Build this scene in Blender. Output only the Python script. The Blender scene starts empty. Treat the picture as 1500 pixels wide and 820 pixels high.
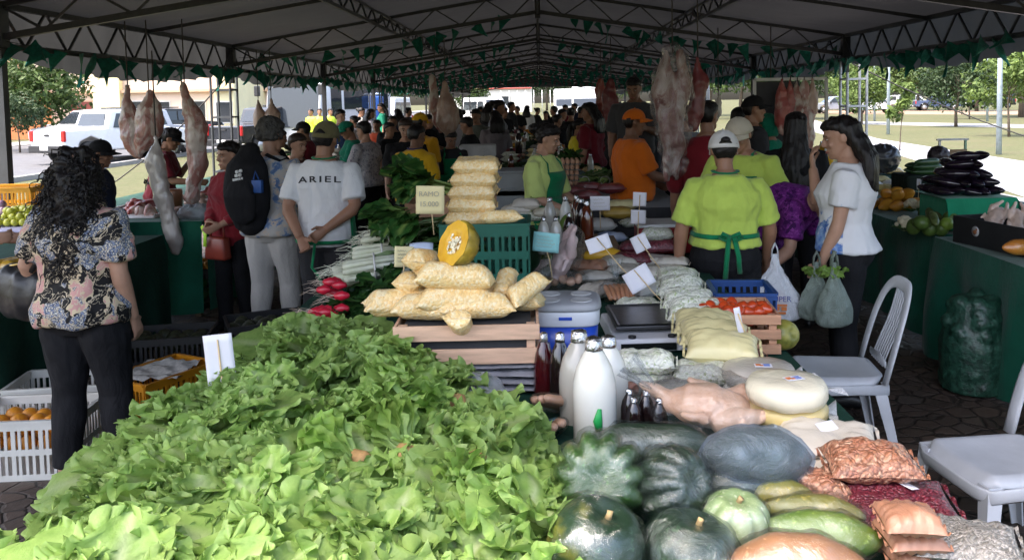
import bpy, bmesh, math, random
from mathutils import Vector, Matrix, noise
from mathutils.bvhtree import BVHTree
R = math.radians
V = Vector
sc = bpy.context.scene
COL = sc.collection
rnd = random.Random(7)

# ------------------------------------------------------------------ camera
H = 1.82
TH, PH, FPX = R(3.58), R(1.0), 1250.0
PX0, PY0 = 791.0, 227.0
_F = V((0, math.cos(TH), -math.sin(TH)))
_U0 = V((0, math.sin(TH), math.cos(TH)))
_R0 = V((1, 0, 0))
_RR = _R0 * math.cos(PH) - _U0 * math.sin(PH)
_UU = _U0 * math.cos(PH) + _R0 * math.sin(PH)
CAM = V((0, 0, H))

def P(px, py, z=None, d=None):
 """the point of the place seen at a spot of the photograph, at height z or at distance d"""
 r = _F * FPX + _RR * (px - PX0) + _UU * (PY0 - py)
 t = (z - H) / r.z if z is not None else d / r.y
 return CAM + r * t

cam = bpy.data.cameras.new('camera')
cam.sensor_width = 36
cam.lens = 36 * FPX / 1500
cam.shift_x = (750 - PX0) / 1500
cam.shift_y = -(410 - PY0) / 1500
cam.clip_end = 2000
cam.clip_start = .05
camo = bpy.data.objects.new('camera', cam)
COL.objects.link(camo)
camo.matrix_world = Matrix(((_RR.x, _UU.x, -_F.x, CAM.x), (_RR.y, _UU.y, -_F.y, CAM.y), (_RR.z, _UU.z, -_F.z, CAM.z), (0, 0, 0, 1)))
sc.camera = camo

# ------------------------------------------------------------------ objects
def tag(o, label=None, cat=None, group=None, kind=None):
 if label: o['label'] = label
 if cat: o['category'] = cat
 if group: o['group'] = group
 if kind: o['kind'] = kind
 return o

def thing(name, label, cat, loc=(0, 0, 0), rz=0, group=None, rot=None):
 o = bpy.data.objects.new(name, None)
 COL.objects.link(o)
 o.empty_display_size = .1
 o.location = loc
 o.rotation_euler = rot if rot else (0, 0, rz)
 return tag(o, label, cat, group)

_kids = {}
def link(name, me, mats=None, parent=None, smooth=None):
 o = bpy.data.objects.new(name, me)
 COL.objects.link(o)
 if mats is not None:
  for m in (mats if isinstance(mats, (list, tuple)) else [mats]):
   me.materials.append(m)
 if parent is not None:
  o.parent = parent
  _kids.setdefault(parent, []).append(o)
 if smooth is not None:
  me.polygons.foreach_set('use_smooth', [smooth] * len(me.polygons))
 return o

def dup(root, loc=None, rz=None, label=None, group=None, scale=None, rot=None, mats=None):
 """a copy of a thing with copies of its parts and sub-parts"""
 def cp(o, par):
  c = o.copy()
  COL.objects.link(c)
  if par is not None:
   c.parent = par
   _kids.setdefault(par, []).append(c)
  if mats and c.type == 'MESH':
   k = c.name.split('.')[0]
   if k in mats:
    c.material_slots[0].link = 'OBJECT'
    c.material_slots[0].material = mats[k]
  for ch in list(_kids.get(o, [])):
   cp(ch, c)
  return c
 r = cp(root, None)
 if loc is not None: r.location = loc
 if rz is not None: r.rotation_euler = (0, 0, rz)
 if rot is not None: r.rotation_euler = rot
 if scale is not None: r.scale = (scale,) * 3 if not hasattr(scale, '__len__') else scale
 if label: r['label'] = label
 if group: r['group'] = group
 return r

def smoothstep(a, b, x):
 t = max(0, min(1, (x - a) / (b - a)))
 return t * t * (3 - 2 * t)
def lerp(a, b, t): return a + (b - a) * t
def interp(tab, x):
 if x <= tab[0][0]: return tab[0][1:]
 for p, q in zip(tab, tab[1:]):
  if x <= q[0]:
   t = (x - p[0]) / (q[0] - p[0])
   return tuple(lerp(i, j, t) for i, j in zip(p[1:], q[1:]))
 return tab[-1][1:]

class MB:
 """collects shapes into one mesh"""
 def __init__(s): s.v, s.f, s.m, s.col = [], [], [], None
 def add(s, vs, fs, m=0):
  b = len(s.v)
  s.v += [tuple(x) for x in vs]
  s.f += [tuple(i + b for i in f) for f in fs]
  s.m += [m] * len(fs)
 def box(s, c, d, rz=0, m=0, M=None, taper=1.0):
  hx, hy, hz = d[0] / 2, d[1] / 2, d[2] / 2
  mat = M or Matrix.Rotation(rz, 3, 'Z')
  vs = []
  for z in (-1, 1):
   k = taper if z > 0 else 1
   for x, y in ((-1, -1), (1, -1), (1, 1), (-1, 1)):
    vs.append(V(c) + mat @ V((x * hx * k, y * hy * k, z * hz)))
  s.add(vs, [(3, 2, 1, 0), (4, 5, 6, 7), (0, 1, 5, 4), (1, 2, 6, 5), (2, 3, 7, 6), (3, 0, 4, 7)], m)
  return s
 def loft(s, rings, m=0, cap=True, closed=True):
  n = len(rings[0]); b = len(s.v)
  for r in rings: s.v += [tuple(p) for p in r]
  for i in range(len(rings) - 1):
   for j in range(n if closed else n - 1):
    k = (j + 1) % n
    s.f.append((b + i * n + j, b + i * n + k, b + (i + 1) * n + k, b + (i + 1) * n + j)); s.m.append(m)
  if cap:
   s.f.append(tuple(b + j for j in reversed(range(n)))); s.m.append(m)
   s.f.append(tuple(b + (len(rings) - 1) * n + j for j in range(n))); s.m.append(m)
  return s
 def tube(s, pts, rad, n=8, side=None, m=0, round_=False, cap=True):
  pts = [V(p) for p in pts]
  if not isinstance(rad, list): rad = [rad] * len(pts)      # a tuple is one oval section for the whole length
  rad = [(r, r) if not hasattr(r, '__len__') else r for r in rad]
  if round_:
   d0 = (pts[0] - pts[1]).normalized(); d1 = (pts[-1] - pts[-2]).normalized()
   r0, r1 = rad[0], rad[-1]
   a0, a1 = max(r0) , max(r1)
   if min(r0) > 0:
    pts = [pts[0] + d0 * a0 * .95, pts[0] + d0 * a0 * .6] + pts
    rad = [(r0[0] * .3, r0[1] * .3), (r0[0] * .78, r0[1] * .78)] + rad
   pts = pts + [pts[-1] + d1 * a1 * .6, pts[-1] + d1 * a1 * .95]
   rad = rad + [(r1[0] * .78, r1[1] * .78), (r1[0] * .3, r1[1] * .3)]
  rings = []
  prev = V(side) if side is not None else None
  for i, p in enumerate(pts):
   t = (pts[min(i + 1, len(pts) - 1)] - pts[max(i - 1, 0)])
   if t.length < 1e-9: t = V((0, 0, 1))
   t.normalize()
   if prev is None:
    prev = t.orthogonal()
   a = prev - t * prev.dot(t)
   if a.length < 1e-5: a = t.orthogonal()
   a.normalize(); prev = a
   b = t.cross(a)
   rings.append([p + a * math.cos(q) * rad[i][0] + b * math.sin(q) * rad[i][1] for q in (2 * math.pi * j / n for j in range(n))])
  return s.loft(rings, m, cap)
 def bar(s, a, b, w=.04, m=0, n=4):
  return s.tube([a, b], w / 2 * (1.414 if n == 4 else 1), n=n, m=m, side=(V(b) - V(a)).orthogonal() if n != 4 else None)
 def lathe(s, prof, n=16, c=(0, 0, 0), m=0, M=None, cap=True):
  c = V(c); rings = []
  for r, z in prof:
   ring = [V((math.cos(2 * math.pi * j / n) * r, math.sin(2 * math.pi * j / n) * r, z)) for j in range(n)]
   rings.append([c + (M @ p if M else p) for p in ring])
  return s.loft(rings, m, cap)
 def ell(s, c, r, n=12, k=7, m=0, M=None):
  c = V(c); rings = []
  for i in range(k + 1):
   a = math.pi * (max(.04, min(.96, i / k)) - .5)
   rings.append([c + (M @ p if M else p) for p in (V((math.cos(a) * math.cos(2 * math.pi * j / n) * r[0], math.cos(a) * math.sin(2 * math.pi * j / n) * r[1], math.sin(a) * r[2])) for j in range(n))])
  return s.loft(rings, m)
 def grid(s, fn, nu, nv, m=0, wrap=False):
  b = len(s.v)
  for i in range(nu + 1):
   for j in range(nv + (0 if wrap else 1)):
    s.v.append(tuple(fn(i / nu, j / nv)))
  w = nv if wrap else nv + 1
  for i in range(nu):
   for j in range(nv):
    k = (j + 1) % w
    s.f.append((b + i * w + j, b + i * w + k, b + (i + 1) * w + k, b + (i + 1) * w + j)); s.m.append(m)
  return s
 def mesh(s, name):
  me = bpy.data.meshes.new(name)
  me.from_pydata(s.v, [], s.f)
  if any(s.m): me.polygons.foreach_set('material_index', s.m)
  me.update()
  return me
 def build(s, name, mat, parent=None, smooth=True, bevel=0, sub=0, solid=0):
  me = s.mesh(name)
  o = link(name, me, mat, parent, smooth)
  if solid:
   md = o.modifiers.new('solid', 'SOLIDIFY'); md.thickness = solid; md.offset = 0
  if bevel:
   md = o.modifiers.new('bevel', 'BEVEL'); md.width = bevel; md.segments = 2; md.limit_method = 'ANGLE'; md.angle_limit = R(40)
  if sub:
   md = o.modifiers.new('sub', 'SUBSURF'); md.levels = md.render_levels = sub
  return o

def remesh(mb, vox, smooth_n=2, fac=.5):
 """one continuous skin over all the shapes in mb"""
 me = mb.mesh('tmp')
 bm = bmesh.new(); bm.from_mesh(me)
 bmesh.ops.recalc_face_normals(bm, faces=bm.faces)
 bm.to_mesh(me); bm.free()
 o = bpy.data.objects.new('tmp', me); COL.objects.link(o)
 md = o.modifiers.new('r', 'REMESH'); md.mode = 'VOXEL'; md.voxel_size = vox
 if smooth_n:
  md = o.modifiers.new('s', 'SMOOTH'); md.iterations = smooth_n; md.factor = fac
 dg = bpy.context.evaluated_depsgraph_get()
 out = bpy.data.meshes.new_from_object(o.evaluated_get(dg))
 bpy.data.objects.remove(o); bpy.data.meshes.remove(me)
 out.materials.clear()
 out.polygons.foreach_set('use_smooth', [True] * len(out.polygons))
 return out

def displace(me, fn):
 ns = [v.normal.copy() for v in me.vertices]
 for v, n in zip(me.vertices, ns):
  v.co += fn(v.co, n)
 me.update()

def wrinkle(me, amp=.008, s=7, stretch=(1, 1, .6)):
 off = V((rnd.uniform(-50, 50), rnd.uniform(-50, 50), rnd.uniform(-50, 50)))
 def fn(c, n):
  q = V((c.x * s * stretch[0], c.y * s * stretch[1], c.z * s * stretch[2])) + off
  a = 1 - abs(noise.noise(q)) * 2
  b = noise.noise(q * 2.3)
  return n * (amp * (a * .7 + b * .6))
 displace(me, fn)

# ------------------------------------------------------------------ materials
_mats = {}
class NT:
 def __init__(s, name):
  s.m = bpy.data.materials.new(name); s.m.use_nodes = True
  s.t = s.m.node_tree; s.t.nodes.clear()
  s.out = s.n('ShaderNodeOutputMaterial')
 def n(s, k, **kw):
  x = s.t.nodes.new(k)
  for a, b in kw.items(): setattr(x, a, b)
  return x
 def l(s, a, b): s.t.links.new(a, b)
 def coord(s, scale=(1, 1, 1), kind='Object'):
  tc = s.n('ShaderNodeTexCoord'); mp = s.n('ShaderNodeMapping')
  mp.inputs['Scale'].default_value = scale
  s.l(tc.outputs[kind], mp.inputs[0])
  return mp.outputs[0]
 def noise(s, vec, scale, detail=4, rough=.55, dist=0):
  x = s.n('ShaderNodeTexNoise'); s.l(vec, x.inputs['Vector'])
  x.inputs['Scale'].default_value = scale; x.inputs['Detail'].default_value = detail
  x.inputs['Roughness'].default_value = rough; x.inputs['Distortion'].default_value = dist
  return x.outputs['Fac']
 def voro(s, vec, scale, out='Distance', feat='F1', rand=1):
  x = s.n('ShaderNodeTexVoronoi', feature=feat); s.l(vec, x.inputs['Vector'])
  x.inputs['Scale'].default_value = scale; x.inputs['Randomness'].default_value = rand
  return x.outputs[out]
 def ramp(s, fac, stops, const=False):
  x = s.n('ShaderNodeValToRGB')
  if const: x.color_ramp.interpolation = 'CONSTANT'
  e = x.color_ramp.elements
  while len(e) < len(stops): e.new(.5)
  for k, (p, c) in zip(e, stops):
   k.position = p; k.color = (*c, 1) if len(c) == 3 else c
  s.l(fac, x.inputs[0])
  return x.outputs[0]
 def mix(s, fac, a, b, mode='MIX'):
  x = s.n('ShaderNodeMix', data_type='RGBA', blend_type=mode)
  for sock, val in ((x.inputs[0], fac), (x.inputs[6], a), (x.inputs[7], b)):
   if hasattr(val, 'is_linked'): s.l(val, sock)
   elif hasattr(val, '__len__'): sock.default_value = (*val, 1)
   else: sock.default_value = val
  return x.outputs[2]
 def bump(s, h, strength=.3, dist=.01, normal=None):
  x = s.n('ShaderNodeBump'); s.l(h, x.inputs['Height'])
  x.inputs['Strength'].default_value = strength; x.inputs['Distance'].default_value = dist
  if normal is not None: s.l(normal, x.inputs['Normal'])
  return x.outputs[0]
 def bsdf(s, col, rough=.6, coat=0, metal=0, spec=.5, normal=None, coat_rough=.1, coat_n=None, trans=0, sheen=0, alpha=None, rndv=0):
  b = s.n('ShaderNodeBsdfPrincipled')
  if rndv:
   oi = s.n('ShaderNodeObjectInfo'); mr = s.n('ShaderNodeMapRange')
   mr.inputs[3].default_value = 1 - rndv; mr.inputs[4].default_value = 1 + rndv
   s.l(oi.outputs['Random'], mr.inputs[0])
   hs = s.n('ShaderNodeHueSaturation'); s.l(mr.outputs[0], hs.inputs['Value'])
   if hasattr(col, 'is_linked'): s.l(col, hs.inputs['Color'])
   else: hs.inputs['Color'].default_value = (*col, 1)
   col = hs.outputs[0]
  if hasattr(col, 'is_linked'): s.l(col, b.inputs['Base Color'])
  else: b.inputs['Base Color'].default_value = (*col, 1)
  if hasattr(rough, 'is_linked'): s.l(rough, b.inputs['Roughness'])
  else: b.inputs['Roughness'].default_value = rough
  b.inputs['Metallic'].default_value = metal
  b.inputs['Specular IOR Level'].default_value = spec
  if coat:
   b.inputs['Coat Weight'].default_value = coat
   b.inputs['Coat Roughness'].default_value = coat_rough
   if coat >= 1: b.inputs['Coat IOR'].default_value = 1.85
   if coat_n is not None: s.l(coat_n, b.inputs['Coat Normal'])
  if normal is not None: s.l(normal, b.inputs['Normal'])
  if sheen: b.inputs['Sheen Weight'].default_value = sheen
  sh = b.outputs[0]
  if trans:
   tr = s.n('ShaderNodeBsdfTranslucent')
   if hasattr(col, 'is_linked'): s.l(col, tr.inputs[0])
   else: tr.inputs[0].default_value = (*col, 1)
   mx = s.n('ShaderNodeMixShader'); mx.inputs[0].default_value = trans
   s.l(sh, mx.inputs[1]); s.l(tr.outputs[0], mx.inputs[2]); sh = mx.outputs[0]
  s.l(sh, s.out.inputs[0])
  return s.m

def M(name, col, rough=.6, var=.18, sc_=9, bump=0, bsc=40, coat=0, metal=0, spec=.5, col2=None, trans=0, rndv=0, coat_rough=.1, sheen=0, stretch=(1, 1, 1), detail=5):
 """a plain surface with its own unevenness"""
 if name in _mats: return _mats[name]
 t = NT(name); vec = t.coord(stretch)
 lo = tuple(c * (1 - var) for c in col); hi = col2 or tuple(min(1, c * (1 + var)) for c in col)
 c = t.ramp(t.noise(vec, sc_, detail), [(.3, lo), (.7, hi)])
 nb = t.bump(t.noise(vec, bsc, 4), bump, .01) if bump else None
 _mats[name] = t.bsdf(c, rough, coat, metal, spec, nb, coat_rough, None, trans, sheen, rndv=rndv)
 return _mats[name]

def cloth(name, col, var=.12, bump=.35, rndv=0):
 if name in _mats: return _mats[name]
 t = NT(name); vec = t.coord()
 c = t.ramp(t.noise(vec, 5, 6), [(.3, tuple(x * (1 - var) for x in col)), (.7, tuple(min(1, x * (1 + var)) for x in col))])
 nb = t.bump(t.noise(t.coord((1, 1, .45)), 16, 4, .6, 1.0), bump * .9, .03)
 nb = t.bump(t.noise(vec, 350, 2), .12, .002, nb)
 _mats[name] = t.bsdf(c, .85, spec=.2, normal=nb, sheen=.15 if max(col) > .05 else 0, rndv=rndv)
 return _mats[name]

def wrapped(name, base_fn, rough=.35, coat=1.0, wr=.5, wsc=14, stretch=(1, 1, 1)):
 """a surface under clear film: base_fn(t, vec) gives its colour; the film is the coat with its own creases"""
 if name in _mats: return _mats[name]
 t = NT(name); vec = t.coord(stretch)
 c, nb = base_fn(t, vec)
 cn = t.bump(t.noise(vec, wsc, 6, .65, 1.5), wr, .03)
 _mats[name] = t.bsdf(c, rough, coat, 0, .5, nb, .06, cn, rndv=.08)
 return _mats[name]

def film(name='clear_film', tint=(.95, .96, .98), dens=.25, wr=.6, wsc=9, gloss=False):
 """thin clear plastic: mostly see-through, with creased gloss and a little milkiness"""
 if name in _mats: return _mats[name]
 t = NT(name); vec = t.coord()
 nb = t.bump(t.noise(vec, wsc, 6, .65, 2.0), wr, .04)
 tr = t.n('ShaderNodeBsdfTransparent'); tr.inputs[0].default_value = (*tint, 1)
 b = t.n('ShaderNodeBsdfGlossy' if gloss else 'ShaderNodeBsdfPrincipled')
 b.inputs[0].default_value = (*tint, 1); b.inputs['Roughness'].default_value = .12
 t.l(nb, b.inputs['Normal'])
 mx = t.n('ShaderNodeMixShader')
 fr = t.n('ShaderNodeFresnel'); fr.inputs[0].default_value = 1.45; t.l(nb, fr.inputs['Normal'])
 ma = t.n('ShaderNodeMath', operation='MULTIPLY_ADD'); ma.inputs[1].default_value = .42; ma.inputs[2].default_value = dens; ma.use_clamp = True
 t.l(fr.outputs[0], ma.inputs[0]); t.l(ma.outputs[0], mx.inputs[0])
 t.l(tr.outputs[0], mx.inputs[1]); t.l(b.outputs[0], mx.inputs[2]); t.l(mx.outputs[0], t.out.inputs[0])
 _mats[name] = t.m
 return t.m
# ------------------------------------------------------------------ light, sky, ground
SUN_EL, SUN_AZ = 66, 240          # azimuth clockwise from +y: behind the camera and to the left
w = bpy.data.worlds.new('World'); sc.world = w; w.use_nodes = True
nt = w.node_tree
bg = nt.nodes['Background']
sky = nt.nodes.new('ShaderNodeTexSky'); sky.sky_type = 'NISHITA'; sky.sun_disc = False
sky.sun_elevation = R(SUN_EL); sky.sun_rotation = R(SUN_AZ)
sky.dust_density = 6; sky.air_density = 1.0; sky.ozone_density = 1.0
nt.links.new(sky.outputs[0], bg.inputs[0]); bg.inputs[1].default_value = .15
sl = bpy.data.lights.new('sun', 'SUN'); sl.energy = .85; sl.angle = R(14); sl.color = (1, .94, .86)
so = bpy.data.objects.new('sun', sl); COL.objects.link(so)
so.rotation_euler = (R(90 - SUN_EL), 0, R(180 - SUN_AZ))
sc.view_settings.view_transform = 'Standard'; sc.view_settings.look = 'None'
sc.view_settings.exposure = 2.5; sc.view_settings.gamma = 1
sc.view_settings.use_curve_mapping = False
sc.cycles.max_bounces = 7; sc.cycles.diffuse_bounces = 4; sc.cycles.glossy_bounces = 3
sc.cycles.transparent_max_bounces = 10; sc.cycles.transmission_bounces = 4
sc.cycles.caustics_reflective = False; sc.cycles.caustics_refractive = False
sc.cycles.use_denoising = True
sc.cycles.sample_clamp_indirect = 6

def sheet(name, pts, z, mat):
 mb = MB(); mb.add([(x, y, z) for x, y in pts], [tuple(range(len(pts)))])
 return tag(mb.build(name, mat, smooth=False), kind='structure')

def m_ground():
 t = NT('grass_ground'); vec = t.coord()
 n1 = t.noise(vec, .25, 6); n2 = t.noise(vec, 6, 6)
 c = t.mix(.45, t.ramp(n1, [(.35, (.11, .105, .055)), (.55, (.085, .095, .04)), (.7, (.13, .105, .065))]), t.ramp(n2, [(.3, (.055, .058, .032)), (.7, (.11, .105, .07))]))
 return t.bsdf(c, .95, spec=.1, normal=t.bump(n2, .6, .06))
def m_paving():
 t = NT('stone_paving'); vec = t.coord((1, 1, 1))
 d = t.noise(vec, 3, 4)
 w_ = t.mix(.12, vec, d)
 cell = t.voro(w_, 9.5, 'Color'); edge = t.voro(w_, 9.5, 'Distance', 'DISTANCE_TO_EDGE')
 sep = t.n('ShaderNodeSeparateColor'); t.l(cell, sep.inputs[0])
 c = t.ramp(sep.outputs[0], [(0, (.050, .034, .026)), (.4, (.075, .050, .038)), (.75, (.10, .066, .048)), (1, (.072, .057, .048))])
 c = t.mix(t.ramp(t.noise(vec, 22, 6), [(.35, (0, 0, 0)), (.75, (.5, .5, .5))]), c, (.10, .078, .064))
 e = t.ramp(edge, [(0, (0, 0, 0)), (.10, (1, 1, 1))])
 c = t.mix(e, (.03, .022, .018), c)
 h = t.mix(.3, e, t.noise(vec, 30, 5))
 rg = t.ramp(t.noise(vec, 2.5, 4), [(.35, (.45, .45, .45)), (.7, (.85, .85, .85))])
 return t.bsdf(c, rg, spec=.4, normal=t.bump(h, .8, .02))
sheet('ground', [(-600, -300), (600, -300), (600, 900), (-600, 900)], -.012, m_ground())
sheet('paving', [(-6.2, -6), (6.6, -6), (6.6, 66), (-6.2, 66)], 0, m_paving())
concrete = M('concrete', (.26, .25, .24), .85, .12, 3, .2, 60)
asphalt = M('asphalt', (.085, .085, .09), .85, .2, 2, .35, 90)
earth = M('bare_earth', (.22, .15, .10), .95, .2, 1.2, .3, 20)
def gp(px, py): q = P(px, py, 0); return (q.x, q.y)
sheet('path', [gp(1180, 172), gp(1285, 203), gp(1500, 236), gp(1700, 262), gp(1700, 330), gp(1500, 288), gp(1390, 250), gp(1300, 222), gp(1180, 190)], -.006, M('path_concrete', (.24, .238, .245), .85, .1, 2, .15, 60))
sheet('plaza', [(6.62, 4), (8.2, 4), (8.6, 22), (6.62, 22)], -.008, concrete)
sheet('far_path', [gp(1230, 177.5), gp(1700, 186), gp(1700, 192), gp(1230, 181.5)], -.006, concrete)
sheet('road', [gp(1130, 163), gp(1300, 161.5), gp(1800, 163), gp(1800, 168.5), gp(1300, 167.5), gp(1130, 166)], -.008, earth)
sheet('street', [(-13.6, -20), (-13.6, 400), (-27, 400), (-27, -20)], -.008, asphalt)
mb = MB(); mb.box((-13.5, 190, .05), (.18, 420, .14)); tag(mb.build('kerb', concrete, smooth=False), kind='structure')
sheet('sidewalk', [(-27, -20), (-27, 400), (-30, 400), (-30, -20)], .02, concrete)

# ------------------------------------------------------------------ the tent
steel = M('dark_steel', (.022, .022, .024), .5, .3, 14, .15, 40)
def m_canvas(name, col, trans):
 t = NT(name); vec = t.coord()
 n1 = t.noise(vec, 1.2, 6, .6); n2 = t.noise(vec, 14, 5)
 c = t.ramp(n1, [(.3, tuple(x * .82 for x in col)), (.7, col)])
 c = t.mix(t.ramp(n2, [(.62, (0, 0, 0)), (.8, (.35, .35, .35))]), c, tuple(x * .6 for x in col))
 return t.bsdf(c, .8, spec=.2, normal=t.bump(t.noise(vec, 3, 4), .25, .05), trans=trans)
canvas = m_canvas('grey_canvas', (.105, .105, .11), .035)
canvas_v = m_canvas('valance_canvas', (.16, .16, .16), .12)
BAYS = [2 + 6 * i for i in range(11)]
EX, ZT, ZB, AT, AB = 5.0, 2.80, 2.42, 3.61, 3.27
def roofz(x): return lerp(AT, ZT, abs(x) / EX)
tent = thing('market_tent', 'long gable market tent of grey canvas on dark lattice trusses over the stalls', 'tent', (0, 32, 0))
def tpart(mb, name, mat, smooth=False):
 o = mb.build(name, mat, tent, smooth); o.location = (0, -32, 0); return o
for sgn in (-1, 1):
 mb = MB()
 def fn(u, v):
  y = .98 + u * 61.32; x = sgn * v * (EX + .08)  # near edge lies out of view, set for the light it lets in
  ph = ((y - 2) / 3) % 1
  sag = .07 * math.sin(math.pi * ph) * math.sin(math.pi * v) + .02 * noise.noise(V((x, y, 0)) * .9)
  return (x, y, roofz(x) + .05 - sag)
 mb.grid(fn, 120, 12); tpart(mb, 'roof_canvas', canvas, True)
for i, y in enumerate(BAYS):          # one lattice truss at every bay, a single rafter between
 for sgn in (-1, 1):
  mb = MB()
  mb.bar((sgn * EX, y, ZT), (0, y, AT), .05); mb.bar((sgn * EX, y, 2.5), (0, y, AB), .06)
  n = 6
  for k in range(n):
   xa = sgn * EX * k / n; xm = sgn * EX * (k + .5) / n; xb = sgn * EX * (k + 1) / n
   zb = lambda x: lerp(AB, 2.5, abs(x) / EX)
   mb.bar((xa, y, roofz(xa)), (xm, y, zb(xm)), .022); mb.bar((xm, y, zb(xm)), (xb, y, roofz(xb)), .022)
  tpart(mb, 'roof_truss', steel)
  if i < len(BAYS) - 1:
   mb = MB(); mb.bar((sgn * EX, y + 3, ZT - .01), (0, y + 3, AT - .01), .045); tpart(mb, 'rafter', steel)
 mb = MB(); mb.bar((0, y, AB - .1), (0, y, AT), .09); tpart(mb, 'king_post', steel)
for x, zt, zb, seg in ((-EX, ZT, ZB, 8), (EX, ZT, ZB, 8), (0, AT - .03, AB - .02, 8), (-2.4, 3.2, 3.0, 8), (2.4, 3.2, 3.0, 8)):
 for y in BAYS[:-1]:               # lattice girders along the eaves, the ridge and half way up the slope
  mb = MB(); th = .055 if abs(x) == EX else .04
  mb.bar((x, y, zt), (x, y + 6, zt), th); mb.bar((x, y, zb), (x, y + 6, zb), th)
  for k in range(seg):
   a, m_, b = y + 6 * k / seg, y + 6 * (k + .5) / seg, y + 6 * (k + 1) / seg
   mb.bar((x, a, zt), (x, m_, zb), .022); mb.bar((x, m_, zb), (x, b, zt), .022)
  tpart(mb, 'eave_girder' if abs(x) == EX else ('ridge_girder' if x == 0 else 'purlin_girder'), steel)
galv = M('galvanised_steel', (.42, .44, .46), .45, .15, 20, metal=.3)
paint_post = M('grey_post_paint', (.06, .065, .07), .5, .15, 12)
for i, y in enumerate(BAYS):
 for sgn in (-1, 1):
  x = sgn * (EX + .02)
  mb = MB()
  if i in (2, 4):               # lattice tower legs
   ox = sgn * .22 if i == 2 else 0
   for dx, dy in ((-.16, -.16), (.16, -.16), (.16, .16), (-.16, .16)):
    mb.bar((x + ox + dx, y + dy + .25, 0), (x + ox + dx, y + dy + .25, ZB), .045, n=6)
   for k in range(5):
    z = .3 + .45 * k
    for (a, b), (c, d) in (((-.16, -.16), (.16, -.16)), ((.16, -.16), (.16, .16)), ((.16, .16), (-.16, .16)), ((-.16, .16), (-.16, -.16))):
     mb.bar((x + ox + a, y + .25 + b, z), (x + ox + c, y + .25 + d, z), .03)
   tpart(mb, 'lattice_leg', paint_post if sgn < 0 else galv)
   mb = MB()
  mb.bar((x, y, 0 if i not in (2,) else 2.2), (x, y, ZT), .085); mb.box((x, y, ZT - .19), (.13, .13, .40))
  tpart(mb, 'post', paint_post if i == 1 else steel)
for sgn in (-1, 1):                   # valances, gathered into folds, hang lower half way between the posts
 for y in BAYS[:-1]:
  mb = MB()
  def fn(u, v):
   yy = y + 6 * v; zb_ = 2.17 + .20 * (2 * v - 1) ** 2 + .012 * math.sin(v * 70)
   fold = .035 * math.sin(v * 62 + 2 * noise.noise(V((yy * 2, 0, sgn)))) * u
   return (sgn * (EX + .07 + fold + .04 * u), yy, lerp(ZT + .055, zb_, u))
  mb.grid(fn, 8, 110); tpart(mb, 'valance', canvas_v, True)
# gable end over the far opening
mb = MB(); mb.add([(-EX, 62.06, ZT + .05), (EX, 62.06, ZT + .05), (0, 62.06, AT + .05)], [(0, 1, 2)]); tpart(mb, 'gable_canvas', canvas)

# strings of green pennants
penn = cloth('pennant_green', (.008, .115, .085), .35)
penn_k = None
def bunting(a, b, n, label, sag=.12, size=.16, loose=.5):
 global penn_k
 a, b = V(a), V(b)
 root = thing('pennant_string', label, 'bunting', a, 0, 'strings of green pennants under the tent roof')
 def at(t): return (b - a) * t + V((0, 0, -sag * 4 * t * (1 - t)))
 mb = MB(); mb.tube([at(k / 12) for k in range(13)], .004, 4); mb.build('string', steel, root)
 if penn_k is None:
  penn_k = []
  for s in range(4):
   r2 = random.Random(s); q = MB(); tw = r2.uniform(-.8, .8); cur = r2.uniform(-.5, .5)
   def fn(u, v):
    w_ = (1 - u) * .5 + .02
    x = (v - .5) * 2 * w_; ang = tw * u
    return (x * math.cos(ang), x * math.sin(ang) + cur * u * u + .1 * math.sin(3 * v + 4 * u), -1.35 * u + .1 * cur * math.sin(4 * u))
   q.grid(fn, 6, 4); penn_k.append(q.mesh('pennant')); penn_k[-1].materials.append(penn)
   penn_k[-1].polygons.foreach_set('use_smooth', [True] * len(penn_k[-1].polygons))
 ang = math.atan2((b - a).y, (b - a).x)
 for k in range(n):
  t = (k + .5) / n
  if rnd.random() < .12: continue
  o = bpy.data.objects.new('pennant', penn_k[rnd.randrange(4)]); COL.objects.link(o); o.parent = root
  _kids.setdefault(root, []).append(o)
  o.location = at(t + rnd.uniform(-.3, .3) / n)
  o.rotation_euler = (rnd.uniform(-.7, .7), rnd.uniform(-.8, .8), ang + rnd.uniform(-loose, loose))
  o.scale = (size * rnd.uniform(.7, 1.1), size, size * rnd.uniform(.7, 1.3))
# along the eaves, bay by bay, and across under the trusses
names_b = ['second', 'third', 'fourth', 'fifth', 'sixth', 'seventh', 'eighth']
for sgn, sd in ((-1, 'on the side of the parked trucks'), (1, 'on the side of the lawn')):
 for i, y in enumerate(BAYS[:7]):
  if i == 0: continue
  bunting((sgn * (EX - .06), y, 2.46), (sgn * (EX - .06), y + 6, 2.44), 26, f'green pennants along the {names_b[i-1]} eave girder {sd}', .06, .21, 1.3)
for i, y in enumerate(BAYS[2:7]):
 for sgn, sd in ((-1, 'rising from the truck side'), (1, 'rising from the lawn side')):
  bunting((sgn * (EX - .1), y + (.12 if i else .05), 2.62), (sgn * .5, y + .35, AB - .02), 22, f'green pennants across the {["third","fourth","fifth","sixth","seventh"][i]} truss, {sd}', .16, .21, 1.0)
for i, y in enumerate((29, 35, 41, 47)):
 bunting((-EX + .1, y, 2.6), (EX - .1, y, 2.6), 34, f'green pennants strung flat across the tent, {["nearest of the flat rows","second flat row","third flat row","last flat row before the far end"][i]}', -.25, .2)
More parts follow.
